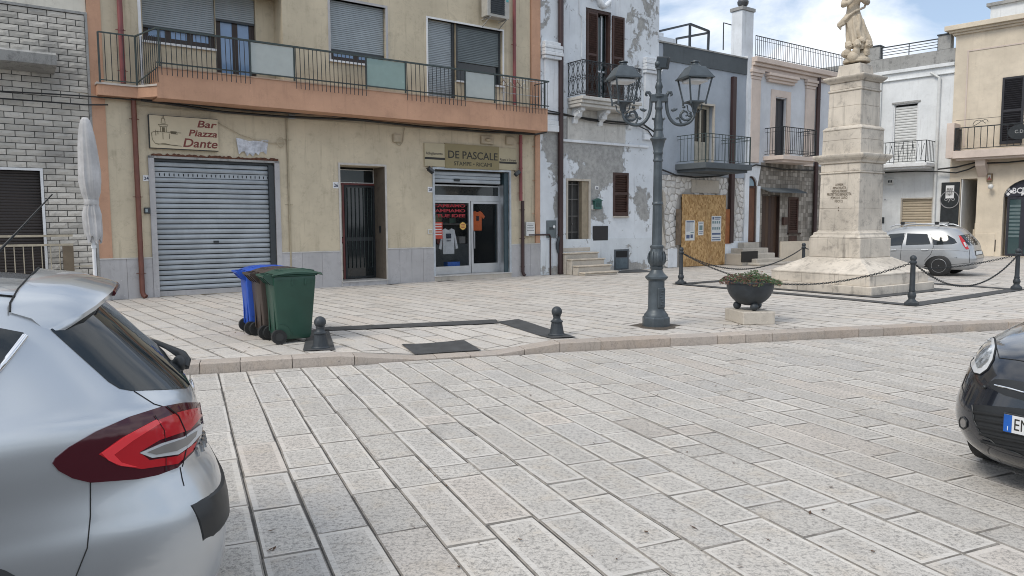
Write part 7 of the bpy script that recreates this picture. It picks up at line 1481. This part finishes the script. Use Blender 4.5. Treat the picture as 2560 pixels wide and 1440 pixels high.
# rear wiper: pivot cover and arm
wp = MB(); wp.sphere((XR(.0, 1.10)-.01, .0, 1.105), .04, 16, sc=(.8, 1.3, 1)); wp.tube([(XR(y, z)-u_, y, z) for y, z, u_ in ((.02, 1.09, .02), (.0, 1.115, .05), (-.04, 1.14, .06), (-.10, 1.155, .045), (-.2, 1.16, .03), (-.4, 1.16, .022), (-.6, 1.165, .02))], [.024, .026, .024, .018, .014, .012, .008], 8); wp.build('rear_wiper', m_trim, t1, smooth=60)
# bumper edge protector, badge and lower bumper step
bp = MB(); ps_ = []; N = 30
for i in range(N+1):
    y = .70-1.40*i/N; e_ = .006 if i in (0, N) else 0; ps_ += [(XR(y, .665)+.02, y, .665), (XR(y, .645)-.012+e_, y, .645), (XR(y, .58)-.014+e_, y, .58), (XR(y, .51)-.014+e_, y, .51), (XR(y, .47)+.012, y, .47), (XR(y, .60)+.06, y, .60)]
fs = [(i*6+k, (i+1)*6+k, (i+1)*6+(k+1) % 6, i*6+(k+1) % 6) for i in range(N) for k in range(6)]+[list(range(6)), [N*6+k for k in range(6)][::-1]]; bp.add(ps_, fs); bp.build('bumper_strip', m_trim, t1, smooth=40)
m = MB(); m.sphere((XR(0, .97), 0, .97), .07, 20, sc=(.2, 1.1, .8)); m.build('badge', m_chrome, t1, smooth=60)
for k in range(5): m = MB(); m.tube([(XR(.3+.06*k, z_)-.003, .3+.06*k+dy, z_) for dy, z_ in ((0, .80), (0, .84), (.03, .84))], .007, 5); m.build('badge_letter', m_chrome, t1, smooth=60)
def on_y(car_, px, py, y):
    M = car_[3]; o = M.translation; lf_ = (M.to_3x3() @ Vector((0, 1, 0))); d = ray(px, py); q = ((o+lf_*y-CAM).dot(lf_))/d.dot(lf_); return M.inverted() @ (CAM+d*q)
m = MB(); m.tube([on_y(c1, -75, 705, .0), on_y(c1, 0, 625, .0), on_y(c1, 62, 560, .0), on_y(c1, 131, 485, .0)], [.010, .006, .004, .003], 8); an = m.build('aerial', m_trim, t1, smooth=60)
for x in (.98, 3.85):
    for s in (-1, 1): wheel(c1, x, .80*s, .34, .225, s, 10)
# ---- black hatchback, lower right
KL = [(.17, -3.5, -.16, .72, 3, 3.2), (.26, -3.65, -.05, .79, 3, 3.3), (.38, -3.72, .0, .83, 3, 3.4), (.50, -3.75, .0, .845, 3, 3.4), (.62, -3.74, -.02, .842, 3, 3.2), (.72, -3.70, -.045, .835, 3, 3.0), (.82, -3.66, -.10, .82, 3, 2.8), (.90, -3.62, -.19, .80, 3, 2.7), (.96, -3.58, -.36, .778, 3, 2.6), (1.01, -3.52, -.64, .757, 3, 2.6), (1.05, -3.48, -.93, .737, 3, 2.8), (1.12, -3.42, -1.08, .715, 3, 3), (1.27, -3.3, -1.38, .66, 3, 3), (1.42, -3.1, -1.68, .59, 3, 3), (1.49, -2.9, -1.95, .50, 3, 3), (1.52, -2.6, -2.2, .36, 3, 3)]
c2 = car('black_car', 'black hatchback entering the picture at the right edge', (3.21, 4.50, 0), -120, KL, m_blackpaint); t2 = c2[0]
hl = patch('headlight', [(2428, 915), (2432, 893), (2444, 868), (2462, 849), (2478, 841), (2487, 846), (2490, 868), (2484, 900), (2470, 924), (2452, 937), (2436, 933)], c2, m_lampclear, up=.006, step=6)
def facets():
    t = NT('faceted_reflector'); v = t.n('TexVoronoi', None, Vector=t.obj(), Scale=28.0); s = t.n('SeparateColor', None, _0=v.outputs['Color'])
    return t.done(t.mix(s.outputs[0], (.22, .24, .25), (.85, .87, .88)), .12, .6, s.outputs[1], .8, .01, .6, Coat__Weight=1.0)
patch('reflector', [(2440, 905), (2448, 876), (2466, 857), (2480, 852), (2482, 880), (2472, 905), (2458, 920), (2446, 922)], c2, facets(), hl, up=.009, step=5)
seam('lamp_rim', [(2428, 915), (2432, 893), (2444, 868), (2462, 849), (2478, 841), (2487, 846), (2490, 868), (2484, 900), (2470, 924), (2452, 937), (2436, 933)], c2, m_gap, .005, hl, .004, True, 4)
seam('panel_gap', [(2487, 850), (2498, 895), (2540, 900), (2600, 910), (2700, 920)], c2, m_gap, .003); seam('panel_gap', [(2417, 935), (2405, 965), (2412, 990)], c2, m_gap, .003)
ug = patch('upper_grille', [(2470, 958), (2488, 948), (2520, 949), (2560, 955), (2640, 962), (2640, 1012), (2560, 1002), (2510, 988), (2480, 972)], c2, m_trim, up=.003, step=8); seam('chrome_bar', [(2488, 963), (2520, 970), (2560, 981), (2640, 992)], c2, m_chrome, .006, ug, .006)
lg = patch('lower_grille', [(2431, 1014), (2450, 1012), (2520, 1018), (2640, 1030), (2640, 1165), (2560, 1140), (2490, 1110), (2450, 1080), (2436, 1050)], c2, m_trim, up=.002, step=9)
for k in range(5): seam('grille_bar', [(2436+k*5, 1030+k*18), (2500, 1040+k*18.5), (2560, 1050+k*19), (2640, 1062+k*19)], c2, m_gap, .010, lg, .006)
seam('grille_edge', [(2431, 1014), (2436, 1050), (2450, 1080), (2490, 1110), (2560, 1140), (2640, 1165)], c2, m_trim, .006, lg, .004)
fg = patch('fog_light', [(2400, 1052), (2404, 1044), (2411, 1043), (2418, 1052), (2418, 1066), (2410, 1072), (2402, 1066)], c2, m_lampgrey, up=.004, step=4); seam('fog_rim', [(2400, 1052), (2404, 1044), (2411, 1043), (2418, 1052), (2418, 1066), (2410, 1072), (2402, 1066)], c2, m_trim, .006, fg, .004, True, 4)
m = MB(); m.sphere(c2[3].inverted() @ hit(c2[2], 2463, 968, .004)[0], .014, 12); m.build('washer_cap', m_trim, t2, smooth=60)
pt = MB(); pt.box(.004, .022, -.195, .19, .435, .565); po = pt.build('number_plate', m_trim, t2, bevel=.004); m = MB(); m.box(.022, .025, -.185, .18, .445, .555); m.build('plate_face', m_whitepaint, po); m = MB(); m.box(.0251, .0262, -.185, -.137, .445, .555); m.build('blue_band', plain('plate_blue', (.01, .10, .42), .5), po)
text('lettering', 'I', .04, m_wl, po, Vector((.0268, -.165, .455)), rot=(rad(90), 0, rad(90)), depth=.001); text('lettering', 'EM', .105, m_ltr, po, Vector((.0258, -.128, .465)), rot=(rad(90), 0, rad(90)), depth=.001, sx=.72)
for (x, s) in ((-.78, -1), (-.78, 1), (-3.15, -1), (-3.15, 1)): wheel(c2, x, .63*s, .285, .175, s, 8)
# ---- silver estate car behind the monument
EL = [(.20, .2, 4.2, .78, 5, 3), (.32, .06, 4.4, .86, 5, 3), (.5, .0, 4.46, .90, 5, 3), (.62, .01, 4.45, .915, 4.6, 3), (.75, .06, 4.36, .92, 4.4, 3), (.88, .09, 4.1, .912, 4.2, 3), (.97, .12, 3.55, .89, 4, 3.2), (1.08, .2, 3.25, .85, 4, 3.2), (1.22, .32, 2.9, .79, 4, 3), (1.36, .46, 2.5, .715, 3.8, 3), (1.43, .58, 2.25, .65, 3.6, 3), (1.465, .78, 2.05, .54, 3.4, 3), (1.48, 1.0, 1.9, .4, 3.2, 3)]
c3 = car('estate_car', 'silver estate car with roof rails parked behind the monument', (13.9, 22.28, .12), -46, EL, m_silver2); t3 = c3[0]
def E_(pts): return [(2140+.2917*x, 360+.2917*y) for x, y in pts]
for nm, pts in (('front_side_window', [(170, 860), (240, 800), (290, 772), (418, 764), (396, 868), (250, 875), (170, 880)]), ('rear_side_window', [(440, 766), (612, 772), (640, 860), (426, 868)]), ('quarter_window', [(645, 772), (785, 780), (845, 815), (866, 848), (820, 860), (664, 865)]), ('rear_window', [(892, 782), (995, 768), (1030, 800), (1066, 862), (965, 870), (925, 830)])): patch(nm, E_(pts), c3, m_carglass, up=.004, step=5)
tl = patch('tail_light', E_([(878, 782), (898, 790), (930, 830), (968, 900), (945, 905), (918, 870), (895, 825)]), c3, m_lampred, up=.008, step=3)
patch('reversing_lens', E_([(918, 845), (932, 840), (950, 878), (935, 882)]), c3, m_lampclear, tl, up=.012, step=3)
for pts in ([(424, 766), (388, 880), (378, 1005)], [(640, 772), (664, 880), (640, 945), (585, 1005)], [(970, 905), (975, 960), (970, 1020)]): seam('panel_gap', E_(pts), c3, m_gap, .006)
seam('crease', E_([(250, 908), (500, 905), (800, 905), (960, 920)]), c3, m_silver2, .010)
for pts in ([(290, 910), (345, 908)], [(560, 908), (620, 905)]): seam('door_handle', E_(pts), c3, m_alu, .022, up=.015)
patch('number_plate', E_([(1022, 918), (1078, 910), (1082, 944), (1026, 954)]), c3, m_paper, up=.01, step=3); seam('plate_rim', E_([(1022, 918), (1078, 910), (1082, 944), (1026, 954)]), c3, m_trim, .012, None, .008, True, 4); patch('bumper_trim', E_([(950, 1080), (1100, 1040), (1104, 1055), (1000, 1090), (955, 1092)]), c3, m_trim, up=.006, step=4)
seam('bumper_edge', E_([(800, 1035), (975, 1020), (1100, 1008)]), c3, m_gap, .005)
def er(th): return (697+118*math.cos(th), 1070-112*math.sin(th)) if math.sin(th) > -.4 else None
patch('wheel_arch', E_([p for p in (er(rad(a)) for a in range(-20, 201, 12)) if p]+[(590, 1150), (800, 1130)]), c3, m_black, up=.003, step=5)
for s in (-1, 1):
    for x in (.88, 3.52): wheel(c3, x, .80*s if x < 1 or s < 0 else .82, .315, .21, s, 16)
for s in (1, -1):
    m = MB(); m.tube([(.75, .60*s, 1.47), (.9, .60*s, 1.53), (1.6, .60*s, 1.545), (2.2, .60*s, 1.51), (2.35, .60*s, 1.46)], .02, 8); m.build('roof_rail', m_alu, t3, smooth=60)
for x in (1.05, 2.0): m = MB(); m.tube([(x, -.62, 1.585), (x, .62, 1.585)], .018, 8); cbr = m.build('roof_bar', m_alu, t3, smooth=60); m = MB(); m.box(x-.05, x+.05, .57, .66, 1.53, 1.61); m.build('bar_foot', m_trim, cbr, bevel=.01)
# the far half of the black car: glasshouse and mirrored lamps
def mirror(o):
    me = o.data.copy()
    for v in me.vertices: v.co.y = -v.co.y
    me.flip_normals(); q = bpy.data.objects.new(o.name.split('.')[0], me); link(q, o.parent); return q
for o in list(t2.children):
    if o.name.split('.')[0] in ('headlight', 'fog_light'):
        q = mirror(o)
        for ch in list(o.children): k = mirror(ch); k.parent = q
def glass_band(car_, levels, z0, z1, spans, mat, up=.004):
    LV = [l for l in lerp_levels(levels, 6) if z0 <= l[0] <= z1]
    for nm, a0, a1 in spans:
        n = 26; vs, fs = [], []
        for (z, xr, xf, w, er_, ef_) in LV:
            xc, a = (xr+xf)/2, (xf-xr)/2
            for k in range(n+1):
                th = rad(a0+(a1-a0)*k/n); c, s = math.cos(th), math.sin(th); e = ef_ if c > 0 else er_
                vs.append((xc+(a+up)*math.copysign(abs(c)**(2/e), c), (w+up)*math.copysign(abs(s)**(2/e), s), z+up*.5))
        fs = [(i*(n+1)+k, i*(n+1)+k+1, (i+1)*(n+1)+k+1, (i+1)*(n+1)+k) for i in range(len(LV)-1) for k in range(n)]
        m = MB(); m.add(vs, fs); m.build(nm, mat, car_[0], smooth=60)
glass_band(c2, KL, 1.11, 1.43, [('windscreen', -50, 50), ('side_window', 58, 84), ('side_window', 88, 118), ('side_window', -84, -58), ('side_window', -118, -88), ('rear_window', 135, 225)], m_carglass)
